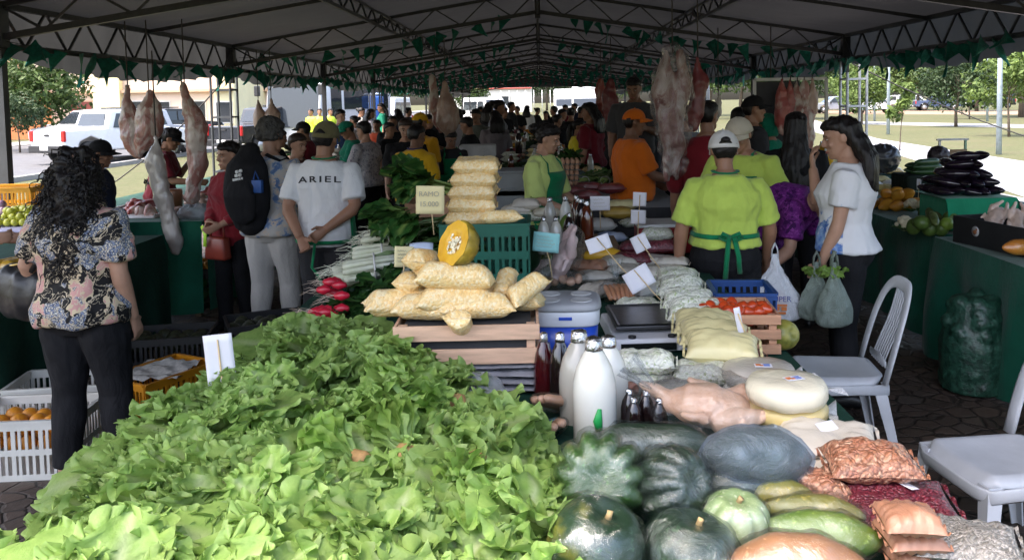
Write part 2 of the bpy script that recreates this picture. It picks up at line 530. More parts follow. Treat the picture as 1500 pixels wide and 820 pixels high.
# ------------------------------------------------------------------ people
def skin_mat(name, col):
 if name in _mats: return _mats[name]
 t = NT(name); vec = t.coord()
 c = t.ramp(t.noise(vec, 9, 5), [(.3, tuple(x * .86 for x in col)), (.7, tuple(min(1, x * 1.1) for x in col))])
 c = t.mix(t.ramp(t.noise(vec, 28, 3), [(.55, (0, 0, 0)), (.8, (.3, .3, .3))]), c, (col[0], col[1] * .7, col[2] * .62))
 t.bsdf(c, .48, spec=.4, normal=t.bump(t.noise(vec, 160, 2), .1, .003))
 _mats[name] = t.m
 return t.m
SK_L = skin_mat('skin_light_brown', (.44, .25, .17))
SK_M = skin_mat('skin_brown', (.33, .17, .105))
SK_D = skin_mat('skin_dark_brown', (.23, .115, .07))
def hair_mat(name, col, rough=.42):
 if name in _mats: return _mats[name]
 t = NT(name); vec = t.coord((1, 1, .25))
 n1 = t.noise(vec, 55, 5, .7)
 c = t.ramp(n1, [(.3, tuple(x * .5 for x in col)), (.75, tuple(min(1, x * 1.7) for x in col))])
 t.bsdf(c, rough, spec=.35, normal=t.bump(n1, .6, .01))
 _mats[name] = t.m
 return t.m
HAIR_K = hair_mat('black_hair', (.010, .008, .008))
HAIR_B = hair_mat('dark_brown_hair', (.028, .017, .012))
HAIR_G = hair_mat('greying_dark_hair', (.06, .058, .055), .6)
EYE_W = M('eye_white', (.42, .39, .36), .25, .03)
EYE_K = M('eye_dark', (.015, .01, .008), .15, .05)
LIP = M('lip_skin', (.30, .10, .08), .4, .1)
SHOE_K = M('black_leather', (.012, .012, .013), .38, .2, 20, .1)
FEM = [(.80, .125, .085), (.87, .172, .118), (.93, .180, .125), (1.0, .160, .112), (1.08, .140, .100), (1.16, .143, .104), (1.25, .158, .128), (1.33, .160, .105), (1.375, .135, .084), (1.42, .085, .064), (1.46, .056, .054)]
MAL = [(.80, .115, .085), (.87, .160, .112), (.93, .165, .115), (1.0, .158, .112), (1.08, .156, .112), (1.16, .162, .115), (1.25, .178, .124), (1.33, .184, .112), (1.38, .158, .090), (1.42, .100, .068), (1.46, .062, .060)]

class Body:
 """joints of one person, standing at the origin and facing +y, in metres of a 1.70 m figure"""
 def __init__(s, sex='f', w=1.0, belly=0, bend=0, hip_z=0, headpitch=0, headyaw=0, headroll=0, twist=0, feet=None, knee_fwd=.03):
  s.sex = sex; tab = FEM if sex == 'f' else MAL
  s.st = []
  b = R(bend); pos = V((0, 0, .80 + hip_z)); zprev = .80
  for z, rx, ry in tab:
   a = b * smoothstep(.86, 1.28, z)
   am = b * smoothstep(.86, 1.28, (z + zprev) / 2)
   pos = pos + V((0, math.sin(am), math.cos(am))) * (z - zprev); zprev = z
   side = V((math.cos(R(twist) * smoothstep(.9, 1.35, z)), math.sin(R(twist) * smoothstep(.9, 1.35, z)), 0))
   up = V((0, math.sin(a), math.cos(a)))
   fwd = up.cross(side).normalized()
   k = w if z < 1.36 else 1 + (w - 1) * .5
   bl = belly * math.exp(-((z - 1.02) / .13) ** 2)
   s.st.append((z, pos.copy(), side, fwd, up, rx * k, ry * (1 + (k - 1) * 1.2) + bl / 2, bl / 2))
  s.w = w
  top = s.st[-1]
  hp = R(bend * 1 + headpitch)
  up = V((0, math.sin(hp), math.cos(hp)))
  up = Matrix.Rotation(R(headroll), 3, 'Y') @ up
  s.hup = up.normalized()
  yaw = Matrix.Rotation(R(headyaw), 3, s.hup)
  fw = V((0, math.cos(hp), -math.sin(hp)))
  fw = (fw - s.hup * fw.dot(s.hup)).normalized()
  s.hf = (yaw @ fw).normalized(); s.hs = s.hf.cross(s.hup).normalized()
  neck_up = (top[4] * .5 + s.hup * .5).normalized()
  s.neck0 = top[1]
  s.hc = top[1] + neck_up * .054 + s.hup * .072 + fw * .02
  s.HM = Matrix((s.hs, s.hf, s.hup)).transposed()
  hipk = .088 * (1 + (w - 1) * .7)
  feet = feet or ((-.11, -.02, 0), (.11, .03, 0))
  s.legs = []
  for sg, f in zip((-1, 1), feet):
   hip = V((sg * hipk, .0, .87 + hip_z)); foot = V((f[0], f[1], (f[2] if len(f) > 2 else 0) + .075))
   mid = (hip + foot) / 2 + V((0, knee_fwd, .01))
   yawf = R(-sg * -9 if len(f) < 4 else f[3])
   s.legs.append((hip, mid, foot, yawf))
  sh = s.st[7]
  sw = (.158 if sex == 'f' else .178) * (1 + (w - 1) * .6)
  s.sh = [sh[1] + sh[2] * (sg * sw) + sh[4] * .035 for sg in (-1, 1)]
  s.arms = [None, None]
 def arm(s, i, up, fore, palm=None, curl=35, thumb=None):
  sg = (-1, 1)[i]
  a = s.sh[i]; e = a + V(up).normalized() * .285; wr = e + V(fore).normalized() * .245
  s.arms[i] = (a, e, wr, V(fore).normalized(), V(palm if palm else (-sg, 0, 0)).normalized(), curl, thumb)
  return s
 def torso(s, infl, z0, z1, n=20, dz=0, p=2.3, flare=0):
  rings = []
  zs = [z for z in (t[0] for t in s.st) if z0 < z < z1]
  zs = [z0] + zs + [z1]
  for z_ in zs:
   z = max(z_, .88) if z1 < 1.2 and z0 < .80 else z_
   for q, r in zip(s.st, s.st[1:]):
    if q[0] <= z <= r[0] or r is s.st[-1] or (q is s.st[0] and z < q[0]):
     t = (z - q[0]) / (r[0] - q[0])
     c = q[1].lerp(r[1], t); sd, fw = q[2], q[3].lerp(r[3], max(0, min(1, t)))
     rx, ry, bl = lerp(q[5], r[5], t), lerp(q[6], r[6], t), lerp(q[7], r[7], t)
     break
   if z_ < z: c = c + V((0, 0, z_ - z))
   inf = infl + flare * max(0, 1 - (z - z0) / .15)
   ring = []
   for j in range(n):
    an = 2 * math.pi * j / n; ca, sa = math.cos(an), math.sin(an)
    x = math.copysign(abs(ca) ** (2 / p), ca) * (rx + inf); y = math.copysign(abs(sa) ** (2 / p), sa) * (ry + inf) + bl
    if s.sex == 'f' and sa > 0:      # bust
     y += .035 * math.exp(-((z - 1.235) / .065) ** 2) * sa * (1 if abs(ca) > .15 else .8)
    if sa < 0 and .84 < z < 1.0:     # seat
     y -= .022 * math.sin((z - .84) / .16 * math.pi) * abs(sa)
    ring.append(c + sd * x + fw * y)
   rings.append(ring)
  return rings
 def head(s, mb, infl=0):
  prof = [(-.118, .020, .070, -.040), (-.108, .036, .083, -.018), (-.085, .050, .089, .0), (-.06, .057, .088, -.045), (-.03, .064, .086, -.076), (0, .069, .083, -.092),
    (.03, .073, .089, -.099), (.06, .072, .086, -.099), (.085, .061, .070, -.086), (.105, .040, .040, -.058), (.115, .016, .006, -.026)]
  rings = []
  for z, wd, yf, yb in prof:
   cy, ry = (yf + yb) / 2, (yf - yb) / 2
   rings.append([s.hc + s.HM @ V((math.cos(a) * (wd + infl), cy + math.sin(a) * (ry + infl), z)) for a in (2 * math.pi * j / 18 for j in range(18))])
  mb.loft(rings)
  h = lambda x, y, z: s.hc + s.HM @ V((x, y, z))
  mb.tube([h(0, .082, .028), h(0, .098, .0), h(0, .108, -.024), h(0, .090, -.036)], [.008, .010, .015, .011], 8, round_=True)
  for sg in (-1, 1):
   mb.ell(h(sg * .074, -.012, -.004), (.010, .022, .032), 8, 6, M=s.HM)
   mb.ell(h(sg * .012, .098, -.030), (.009, .009, .008), 8, 5, M=s.HM)
   mb.tube([h(sg * .012, .090, .030), h(sg * .036, .084, .032), h(sg * .055, .068, .022)], [.008, .009, .007], 6, round_=True)
   mb.ell(h(sg * .038, .070, -.028), (.020, .016, .016), 8, 6, M=s.HM)
  mb.tube([h(-.020, .086, -.066), h(0, .095, -.064), h(.020, .086, -.066)], [.006, .0085, .006], 6, round_=True)
  mb.tube([h(-.016, .085, -.077), h(0, .092, -.077), h(.016, .085, -.077)], [.006, .009, .006], 6, round_=True)
  mb.ell(h(0, .080, -.103), (.020, .014, .014), 8, 6, M=s.HM)
  mb.tube([s.neck0 - s.st[-1][4] * .05, s.neck0 + s.st[-1][4] * .02, s.hc + s.HM @ V((0, -.022, -.055))], [(.058, .056), (.048 if s.sex == 'f' else .054,) * 2, (.046 if s.sex == 'f' else .052,) * 2], 14, side=s.hs)
 def hand(s, mb, i):
  a, e, wr, d, palm, curl, th = s.arms[i]
  palm = (palm - d * palm.dot(d)).normalized()
  side = d.cross(palm).normalized() * (1 if i == 1 else -1)   # thumb side
  hc = [wr - d * .01, wr + d * .03, wr + d * .075, wr + d * .09]
  mb.tube(hc, [(.026, .018), (.034, .017), (.040, .015), (.037, .013)], 12, side=side, round_=False)
  c = R(curl)
  for k, (off, ln) in enumerate(((.030, .068), (.011, .078), (-.009, .072), (-.028, .056))):
   p = wr + d * .085 + side * off
   dirv = (d + side * off * 2.2).normalized(); pts = [p - d * .02, p]
   for q, seg in enumerate((.45, .32, .23)):
    an = c * (.55, 1.25, 1.75)[q] + R((3 - k) * -2)
    dv = dirv * math.cos(an) + palm * math.sin(an)
    p = p + dv * ln * seg; pts.append(p)
   mb.tube(pts, [.0095, .0095, .009, .0085, .0075], 8, round_=True)
  tb = wr + d * .022 + side * .026
  td = (side * .75 + d * .7 + palm * .35).normalized(); t2 = (side * .25 + d * .9 + palm * (.35 + .5 * math.sin(c))).normalized()
  mb.tube([tb, tb + td * .035, tb + td * .035 + t2 * .028, tb + td * .035 + t2 * .05], [.014, .0115, .010, .008], 8, round_=True)
 def limbs(s, mb, infl=0, what='alf', arm_frac=None, leg_frac=1):
  for i in (0, 1):
   if 'a' in what and s.arms[i]:
    a, e, wr, d, *_ = s.arms[i]
    k = s.w if s.w < 1 else 1 + (s.w - 1) * .9
    inn = s.st[7][1] + (a - s.st[7][1]) * .55
    up = (e - a).normalized()
    ra = [.052 * k, .050 * k, .046 * k, .038 * k, .040 * k, .037 * k, .027]
    pts = [inn, a + up * .015, a.lerp(e, .45), a.lerp(e, .92), e.lerp(wr, .12), e.lerp(wr, .35), wr]
    if s.sex == 'm': ra = [x * 1.1 for x in ra]
    mb.tube(pts, ra, 12, round_=False)
   if 'l' in what:
    hip, kn, ft, yw = s.legs[i]
    k = 1 + (s.w - 1) * .8
    pts = [hip + V((0, 0, .04)), hip.lerp(kn, .2), hip.lerp(kn, .6), kn, kn.lerp(ft, .3), kn.lerp(ft, .7), ft]
    ra = [.088 * k, .092 * k, .074 * k, .056 * k, .058 * k, .042 * k, .036]
    mb.tube(pts, [r + infl for r in ra], 14)
   if 'f' in what:
    hip, kn, ft, yw = s.legs[i]
    f = V((math.sin(yw), math.cos(yw), 0)); g = ft.z - .075
    b = V((ft.x, ft.y, g))
    mb.tube([b - f * .045 + V((0, 0, .035)), b + V((0, 0, .045)), b + f * .07 + V((0, 0, .036)), b + f * .14 + V((0, 0, .022)), b + f * .175 + V((0, 0, .016))],
      [(.030, .032), (.034, .042), (.039, .032), (.042, .020), (.034, .013)], 12, side=f.cross(V((0, 0, 1))), round_=True)

def cap_part(B, par, mat, infl=.016, brim=True, back_hole=None, tilt=0, name='cap', deep=.0, brim_len=.085, flip=False):
 """a cap on head B: crown of six seams and a stiff curved brim"""
 sgn = -1 if flip else 1
 mb = MB(); rings = []
 for k in range(8):
  t = k / 7; z = lerp(.028 - deep, .128, math.sin(t * math.pi / 2)); c = math.cos(t * math.pi / 2 * .97)
  rings.append([B.hc + B.HM @ V((math.cos(a) * (.079 + infl * .6) * c, sgn * (-.006 + math.sin(a) * (.098 + infl * .6) * c), z + .012 * math.sin(a) * c)) for a in (2 * math.pi * j / 24 for j in range(24))])
 mb.loft(rings, cap=True)
 mb.ell(B.hc + B.HM @ V((0, -.005 * sgn, .131)), (.008, .008, .005), 8, 4)
 o = mb.build(name, mat, par)
 if brim:
  q = MB()
  def fn(u, v):
   a = lerp(R(12), R(168), v); r = 1 + u * (.0 + brim_len / .10 * math.sin(a) ** .7)
   x = math.cos(a) * (.086) * (1 + .02 * u); y = math.sin(a) * .10 * r
   return B.hc + B.HM @ V((x, sgn * y, .036 - deep + .012 * math.sin(a) - .030 * u * (abs(math.cos(a)) ** 1.5) - .012 * u))
  q.grid(fn, 5, 16); b = q.build('brim', mat, o, solid=.004)
 return o

def person(name, label, loc, face, h=1.66, sex='f', w=1.0, belly=0, bend=0, hp=0, hy=0, hr=0, twist=0, skin=None, shirt=None, pants=None,
   sleeve=.62, hem=.88, pant_len=.97, hair='short', hairm=None, arms=(None, None), feet=None, shoe=SHOE_K, shoe_kind='shoe', vox=.010, loose=.016, wr=.008,
   face_bits=True, group=None, pantloose=.012, extra=None, knee_fwd=.03, collar=None, neckline=1.425, flare=.008, hair_len=1.15, cat='person'):
 """a person as one body with hair and clothes as its children; face: compass heading in degrees, 0 away from the camera, 90 to the right"""
 s = h / 1.70
 root = thing('person', label, cat, loc, R(-face), group); root.scale = (s, s, s)
 B = Body(sex, w, belly, bend, 0, hp, hy, hr, twist, feet, knee_fwd)
 dflt = [((-.16, .02, -1), (-.05, .16, -1)), ((.16, .02, -1), (.05, .16, -1))]
 for i in (0, 1):
  a = arms[i] or dflt[i]
  B.arm(i, *a)
 mb = MB()
 mb.loft(B.torso(0, .80, 1.46)); B.head(mb); B.limbs(mb, 0, 'al' + ('f' if shoe_kind != 'shoe' else '')); B.hand(mb, 0); B.hand(mb, 1)
 skin = skin or SK_M
 body = link('body', remesh(mb, vox * .85, 1), skin, root)
 if shirt:
  mb = MB(); mb.loft(B.torso(loose, hem, neckline, flare=flare), cap=True)
  for i in (0, 1):
   a, e, wr_, d, *_ = B.arms[i]
   k = 1 + (w - 1) * .9; k *= 1.1 if sex == 'm' else 1
   inn = B.st[7][1] + (a - B.st[7][1]) * .5
   if sleeve > 0:
    lo = .014 if sleeve > 1 else .022
    pts = [inn, a + (e - a).normalized() * .02, a.lerp(e, min(1, sleeve) * .5), a.lerp(e, min(1, sleeve) * (.96 if sleeve > 1 else 1))]
    rr = [.058 * k, .056 * k + lo * .6, .049 * k + lo, (.043 * k + lo) if sleeve > 1 else (.042 * k + lo * 1.35)]
    if sleeve > 1:
     f = min(1, sleeve - 1)
     pts += [e.lerp(wr_, .15), e.lerp(wr_, f * .6), e.lerp(wr_, f)]; rr += [.044 * k + lo, .038 * k + lo, .030 + lo]
    mb.tube(pts, rr, 14)
  me = remesh(mb, vox, 2); wrinkle(me, wr * 1.7, 5.5, (1, 1, .38)); wrinkle(me, wr * .9, 12, (1, .8, .8))
  so_ = link('shirt', me, shirt, root)
  B.shirt = me
 if pants:
  mb = MB(); mb.loft(B.torso(pantloose * .8, .80, max(hem + .05, .99)))
  for hip, kn, ft, yw in B.legs:
   k = 1 + (w - 1) * .8; pl = pantloose
   e = kn.lerp(ft, pant_len)
   mb.tube([hip + V((0, 0, .06)), hip.lerp(kn, .2), hip.lerp(kn, .6), kn, kn.lerp(e, .35), kn.lerp(e, .75), e],
     [.092 * k + pl, .094 * k + pl, .075 * k + pl, .058 * k + pl, .058 * k + pl * 1.1, .046 * k + pl * 1.3, .042 * k + pl * 1.6], 14)
  me = remesh(mb, vox, 2); wrinkle(me, wr * .8, 8)
  link('trousers', me, pants, root); B.pants = me
 if shoe_kind == 'shoe':
  for i in (0, 1):
   hip, kn, ft, yw = B.legs[i]; f = V((math.sin(yw), math.cos(yw), 0)); b = V((ft.x, ft.y, ft.z - .075)); q = MB()
   q.tube([b - f * .06 + V((0, 0, .04)), b + V((0, 0, .05)), b + f * .07 + V((0, 0, .045)), b + f * .15 + V((0, 0, .03)), b + f * .2 + V((0, 0, .026))],
     [(.036, .04), (.042, .05), (.045, .045), (.048, .030), (.038, .024)], 12, side=f.cross(V((0, 0, 1))), round_=True)
   q.build('shoe', shoe, root)
 elif shoe_kind == 'flat':
  for i in (0, 1):
   hip, kn, ft, yw = B.legs[i]; f = V((math.sin(yw), math.cos(yw), 0)); b = V((ft.x, ft.y, ft.z - .075)); q = MB()
   q.tube([b - f * .07 + V((0, 0, .03)), b - f * .03 + V((0, 0, .024)), b + f * .07 + V((0, 0, .018)), b + f * .13 + V((0, 0, .024)), b + f * .195 + V((0, 0, .016))],
     [(.036, .034), (.042, .026), (.047, .018), (.050, .026), (.036, .018)], 12, side=f.cross(V((0, 0, 1))), round_=True)
   q.build('shoe', shoe, root)
 elif shoe_kind == 'sandal':
  for i in (0, 1):
   hip, kn, ft, yw = B.legs[i]; f = V((math.sin(yw), math.cos(yw), 0)); sd = f.cross(V((0, 0, 1))); b = V((ft.x, ft.y, ft.z - .075)); q = MB()
   q.tube([b - f * .09, b - f * .02, b + f * .1, b + f * .21], [(.036, .014), (.042, .014), (.05, .013), (.036, .012)], 12, side=sd, round_=True)
   for t, hgt, rr in ((.13, .05, .013), (.09, .062, .011), (.02, .10, .010)):
    q.tube([b + f * t + sd * -.047 + V((0, 0, .01)), b + f * t + sd * -.03 + V((0, 0, hgt * .8)), b + f * t + V((0, 0, hgt)), b + f * t + sd * .03 + V((0, 0, hgt * .8)), b + f * t + sd * .047 + V((0, 0, .01))], rr, 6)
   q.tube([b + f * .02 + sd * -.045 + V((0, 0, .07)), b - f * .06 + V((0, 0, .075)), b + f * .02 + sd * .045 + V((0, 0, .07))], .010, 6)
   q.build('sandal', shoe, root)
 h_ = lambda x, y, z: B.hc + B.HM @ V((x, y, z))
 if face_bits:
  for sg in (-1, 1):
   q = MB(); q.ell(h_(sg * .031, .0795, .005), (.0125, .008, .0048), 10, 6, M=B.HM); ey = q.build('eye', EYE_W, root)
   q = MB(); q.ell(h_(sg * .031, .0855, .005), (.0072, .0034, .0046), 10, 6, M=B.HM); q.build('iris', EYE_K, ey)
   q = MB(); q.tube([h_(sg * .015, .092, .026), h_(sg * .034, .090, .032), h_(sg * .054, .074, .024)], [.0035, .004, .0025], 5, round_=True); q.build('eyebrow', HAIR_K, root)
  q = MB(); q.tube([h_(-.022, .088, -.070), h_(-.008, .0985, -.067), h_(0, .0985, -.069), h_(.008, .0985, -.067), h_(.022, .088, -.070)], [(.003, .004), (.005, .007), (.005, .007), (.005, .007), (.003, .004)], 6, round_=True); q.build('mouth', LIP, root)
 hm = hairm or HAIR_K
 def scalp(mb, infl=.013, front=True, low=-.055):
  rows = [(low, .052, -.024, -.064), (-.03, .069, -.012, -.090), (.0, .076, .004, -.102), (.03, .081, .040, -.109), (.052, .081, .074, -.110), (.078, .073, .088, -.100), (.106, .052, .066, -.072), (.122, .024, .020, -.034)]
  rings = []
  for z, wd, yf, yb in rows:
   cy, ry = (yf + yb) / 2, (yf - yb) / 2
   rings.append([h_(math.cos(a) * (wd + infl * .5), cy + math.sin(a) * (ry + infl * .6), z + infl * .3) for a in (2 * math.pi * j / 18 for j in range(18))])
  mb.loft(rings)
 me = None
 if hair == 'capped':
  rings = []; mb = MB()
  for z, wd, yf, yb in ((-.060, .050, -.028, -.064), (-.03, .068, -.020, -.092), (.0, .076, -.012, -.104), (.03, .078, .0, -.106), (.05, .066, .02, -.09)):
   cy, ry = (yf + yb) / 2, (yf - yb) / 2
   rings.append([h_(math.cos(a) * (wd + .002), cy + math.sin(a) * (ry + .003), z) for a in (2 * math.pi * j / 18 for j in range(18))])
  mb.loft(rings); me = remesh(mb, vox * .9, 2); displace(me, lambda c, n: n * .004 * noise.noise(c * 60))
 elif hair in ('short', 'cropped'):
  mb = MB(); scalp(mb, .012 if hair == 'short' else .005); me = remesh(mb, vox * .9, 2); displace(me, lambda c, n: n * .006 * noise.noise(c * 60))
 elif hair == 'bun':
  mb = MB(); scalp(mb, .012); mb.ell(h_(0, -.135, .045), (.050, .045, .045), 12, 8); mb.tube([h_(0, -.1, .04), h_(0, -.15, .05)], .03, 8); me = remesh(mb, vox * .8, 2); displace(me, lambda c, n: n * .007 * noise.noise(c * 55))
 elif hair == 'pony':
  mb = MB(); scalp(mb, .010)
  L = hair_len
  p0 = h_(0, -.105, .03); p1 = h_(0, -.15, .0)
  mb.tube([p0, p1, p1 + V((0, -.02, -.10)), p1 + V((.0, -.01, -.24)), p1 + V((.01, .0, -.36 * L))], [(.030, .03), (.045, .042), (.058, .048), (.052, .04), (.02, .016)], 14, round_=True)
  me = remesh(mb, vox * .8, 2); displace(me, lambda c, n: n * .010 * noise.noise(V((c.x * 45, c.y * 45, c.z * 7))))
 elif hair in ('long', 'wavy'):
  mb = MB(); scalp(mb, .016)
  bk = B.st[8][1]; L = hair_len     # L: height the hair comes down to
  zt = h_(0, 0, .05).z
  ctr = h_(0, -.05, .0); rows = []
  for k in range(7):
   t = k / 6; z = lerp(h_(0, -.06, .06).z, L, t)
   c = V((ctr.x * (1 - t) + bk.x * t, lerp(ctr.y, bk.y - .12, smoothstep(0, .6, t)), z))
   rows.append((c, lerp(.085, .135, smoothstep(0, .7, t)) * (1 if t < .95 else .8), lerp(.065, .045, t)))
  mb.tube([r[0] for r in rows], [(r[1], r[2]) for r in rows], 18, side=(1, 0, 0), round_=False)
  me = remesh(mb, vox * .8, 2); am = .012 if hair == 'long' else .022
  displace(me, lambda c, n: n * am * noise.noise(V((c.x * 40, c.y * 40, c.z * 6))))
 elif hair == 'curly_short':
  mb = MB(); scalp(mb, .03)
  r2 = random.Random(5)
  for k in range(130):
   a = r2.uniform(0, 2 * math.pi); e = r2.uniform(-.55, 1.5)
   d = V((math.cos(a) * math.cos(e) * .088, -.02 + math.sin(a) * math.cos(e) * .105, .03 + math.sin(e) * .10))
   if d.y > .05 and d.z < .07: continue
   mb.ell(h_(d.x, d.y, d.z), (r2.uniform(.014, .024),) * 3, 7, 5)
  me = remesh(mb, vox * .7, 1); displace(me, lambda c, n: n * .006 * noise.noise(c * 90))
 if me is not None:
  link('hair', me, hm, root)
 if extra: extra(B, root)
 return root, B

def strip(mb, pts, wid, nrm=None, th=.004):
 """a flat strap along pts"""
 mb.tube(pts, (wid / 2, th), 6, side=nrm)

def drape(B, mb, gap=.006):
 """lets a patch of cloth rest on the clothes under it"""
 bvs = [BVHTree.FromPolygons([v.co[:] for v in me.vertices], [p.vertices[:] for p in me.polygons]) for me in (getattr(B, 'shirt', None), getattr(B, 'pants', None)) if me]
 out = []
 for v in mb.v:
  v = V(v); best = v
  # the spine point at this height
  c = min(B.st, key=lambda t: abs(t[1].z - v.z))[1].copy(); c.z = v.z
  d = v - c; r = d.length
  if r > 1e-4:
   d.normalize(); hs = []
   for bv in bvs:
    h = bv.ray_cast(c + d * (r + .10), -d, r + .1)
    if h[0] is not None: hs.append((h[0] - c).length)
   best = c + d * ((max(hs) + gap) if hs else r)
  out.append(tuple(best))
 mb.v = out
 return mb

def torso_patch(B, infl, a0, a1, z0, z1, n=14, nz=8, p=2.3):
 """a piece of cloth lying on the torso from angle a0 to a1 (90 = front), z0 to z1"""
 mb = MB()
 cache = {}
 def fn(u, v):
  z = lerp(z0, z1, u)
  if z not in cache: cache[z] = B.torso(infl, z - .0001, z, 72)[1]
  a = lerp(a0, a1, v) % 360 / 360 * 72
  i = int(a) % 72; f = a - int(a)
  return cache[z][i].lerp(cache[z][(i + 1) % 72], f)
 mb.grid(fn, nz, n)
 return drape(B, mb)
WHITE_T = cloth('white_tee', (.72, .72, .73), .05)
LIME = cloth('lime_tee', (.48, .62, .11), .08)
LIME_P = cloth('pale_lime_tee', (.52, .62, .20), .08)
MAROON = cloth('maroon_cloth', (.16, .012, .022), .15)
RED_SH = cloth('dark_red_cloth', (.20, .012, .020), .15)
BLACK_C = cloth('black_cloth', (.012, .012, .014), .3)
CHAR_C = cloth('charcoal_cloth', (.03, .03, .033), .3)
GREY_P = cloth('light_grey_trouser', (.42, .40, .38), .06)
ORANGE_C = cloth('orange_tee', (.72, .16, .012), .08)
YELLOW_C = cloth('yellow_tee', (.70, .40, .015), .08)
GREEN_AP = cloth('apron_green', (.006, .18, .07), .15)
GREEN_SH = cloth('green_shirt', (.008, .19, .11), .15)
GREY_SH = cloth('grey_shirt', (.22, .23, .26), .1)
DGREY_SH = cloth('dark_grey_shirt', (.06, .06, .065), .15)
BLUE_SH = cloth('blue_shirt', (.05, .09, .20), .15)
PALE_SH = cloth('pale_shirt', (.55, .50, .52), .08)
OLIVE = cloth('olive_cap', (.13, .115, .055), .1)
BEIGE = cloth('beige_cap', (.50, .45, .36), .08)
CAPW = cloth('white_cap', (.66, .65, .63), .06)
def m_floral():
 t = NT('black_floral_blouse'); vec = t.coord()
 wv = t.mix(.10, vec, t.noise(vec, 9, 3))
 blob = t.noise(wv, 7.5, 3, .5, .9); blob2 = t.noise(wv, 9, 2, .5, .6)
 speck = t.voro(vec, 95, 'Distance'); n = t.noise(wv, 17, 3, .5, 1.8)
 c = t.ramp(blob, [(0, (.012, .011, .012)), (.50, (.012, .011, .012)), (.505, (.62, .50, .33)), (.535, (.60, .32, .29)), (.64, (.62, .36, .33)), (.66, (.02, .02, .02))], True)
 sp = t.ramp(speck, [(0, (.62, .60, .55)), (.30, (.52, .50, .46)), (.42, (.05, .06, .10)), (.6, (.20, .24, .34))], True)
 m1 = t.ramp(blob2, [(.50, (0, 0, 0)), (.52, (1, 1, 1))])
 c = t.mix(m1, c, sp)
 sw = t.ramp(n, [(.495, (0, 0, 0)), (.50, (1, 1, 1)), (.53, (1, 1, 1)), (.535, (0, 0, 0))])
 c = t.mix(sw, c, (.60, .50, .36))
 return t.bsdf(c, .7, spec=.25, normal=t.bump(t.noise(vec, 12, 3), .25, .02))
def m_blueflor(name='blue_floral_blouse', base=(.46, .44, .42), cols=((.10, .17, .33), (.22, .30, .45), (.55, .45, .36)), s=13):
 t = NT(name); vec = t.coord(); wv = t.mix(.08, vec, t.noise(vec, 12, 3))
 n1 = t.noise(wv, s, 3, .6, .6); n2 = t.noise(wv, s * 1.7, 4, .6, .8)
 c = t.ramp(n1, [(0, base), (.52, base), (.56, cols[1]), (.62, cols[0])])
 c = t.mix(t.ramp(n2, [(.56, (0, 0, 0)), (.60, (1, 1, 1))]), c, cols[2])
 return t.bsdf(c, .75, spec=.25, normal=t.bump(t.noise(vec, 12, 3), .25, .02))
FLORAL = m_floral(); BLUEFL = m_blueflor()
PURPLE = m_blueflor('purple_floral', (.16, .02, .20), ((.05, .006, .08), (.10, .012, .14), (.27, .05, .30)), 22)
GREYFL = m_blueflor('grey_floral', (.36, .35, .37), ((.16, .16, .2), (.24, .24, .27), (.48, .46, .47)), 26)
def m_whiteblue():
 t = NT('white_tee_blue_print'); tc = t.n('ShaderNodeTexCoord'); sp = t.n('ShaderNodeSeparateXYZ'); t.l(tc.outputs['Object'], sp.inputs[0])
 vec = t.coord(); n = t.noise(t.mix(.1, vec, t.noise(vec, 10, 3)), 13, 3, .6, .7)
 mz = t.n('ShaderNodeMapRange'); t.l(sp.outputs[2], mz.inputs[0]); mz.inputs[1].default_value = 1.30; mz.inputs[2].default_value = .95; mz.inputs[3].default_value = -.25; mz.inputs[4].default_value = .22
 ad = t.n('ShaderNodeMath', operation='ADD'); t.l(n, ad.inputs[0]); t.l(mz.outputs[0], ad.inputs[1])
 blue = t.ramp(t.noise(vec, 22, 3), [(.35, (.05, .13, .42)), (.65, (.30, .45, .68))])
 my = t.n('ShaderNodeMath', operation='GREATER_THAN'); t.l(sp.outputs[1], my.inputs[0]); my.inputs[1].default_value = .02
 f = t.ramp(ad.outputs[0], [(.53, (0, 0, 0)), (.62, (1, 1, 1))])
 mm = t.mix(1.0, f, my.outputs[0], 'MULTIPLY')
 c = t.mix(mm, (.72, .72, .74), blue)
 return t.bsdf(c, .8, spec=.2, normal=t.bump(t.noise(vec, 14, 3), .2, .02))
WHITEBLUE = m_whiteblue()

def foot(px, d, z=0): q = P(px, 400, d=d); return (q.x, q.y, z)   # only x is read from the picture column
def stand(px, py, d):
 """where a person stands whose head top shows at (px, py) when d metres off, and how tall that makes them"""
 q = P(px, py, d=d); return (q.x, q.y, 0), q.z

def mb_back(B, z=1.07):
 t = MB(); t.v = [tuple(B.torso(.03, z - .0001, z, 72)[1][54])]; return drape(B, t, .012).v[0]
def apron_back(B, root, mat=GREEN_AP, bow=True, neck=True, z=1.07):
 mb = torso_patch(B, .026, 0, 360, z - .014, z + .014, 40, 1); a = mb.build('apron_tie', mat, root, solid=.004)
 q = MB()
 c = V(mb_back(B))
 if bow:
  for dx, l in ((-.012, .27), (.02, .22)):
   q.tube([c + V((dx, -.012, 0)), c + V((dx * 2.2, -.02, -l * .5)), c + V((dx * 2.8, .0, -l))], (.016, .003), 6, side=(1, 0, 0))
  for sg in (-1, 1):
   q.tube([c, c + V((sg * .05, -.022, .028)), c + V((sg * .075, -.016, .0)), c + V((sg * .04, -.014, -.018)), c], (.012, .003), 6, side=(0, 0, 1))
 if bow: q.build('apron_bow', mat, root)
 if neck:
  k = MB(); t = B.st[9]
  k.tube([t[1] + t[2] * (.075 * math.cos(a)) + t[3] * (.066 * math.sin(a)) + t[4] * (.035 + .01 * math.sin(a)) for a in (R(170), R(200), R(235), R(270), R(305), R(340), R(370))], (.006, .016), 6, side=(0, 0, 1))
  k.build('neck_strap', mat, root)
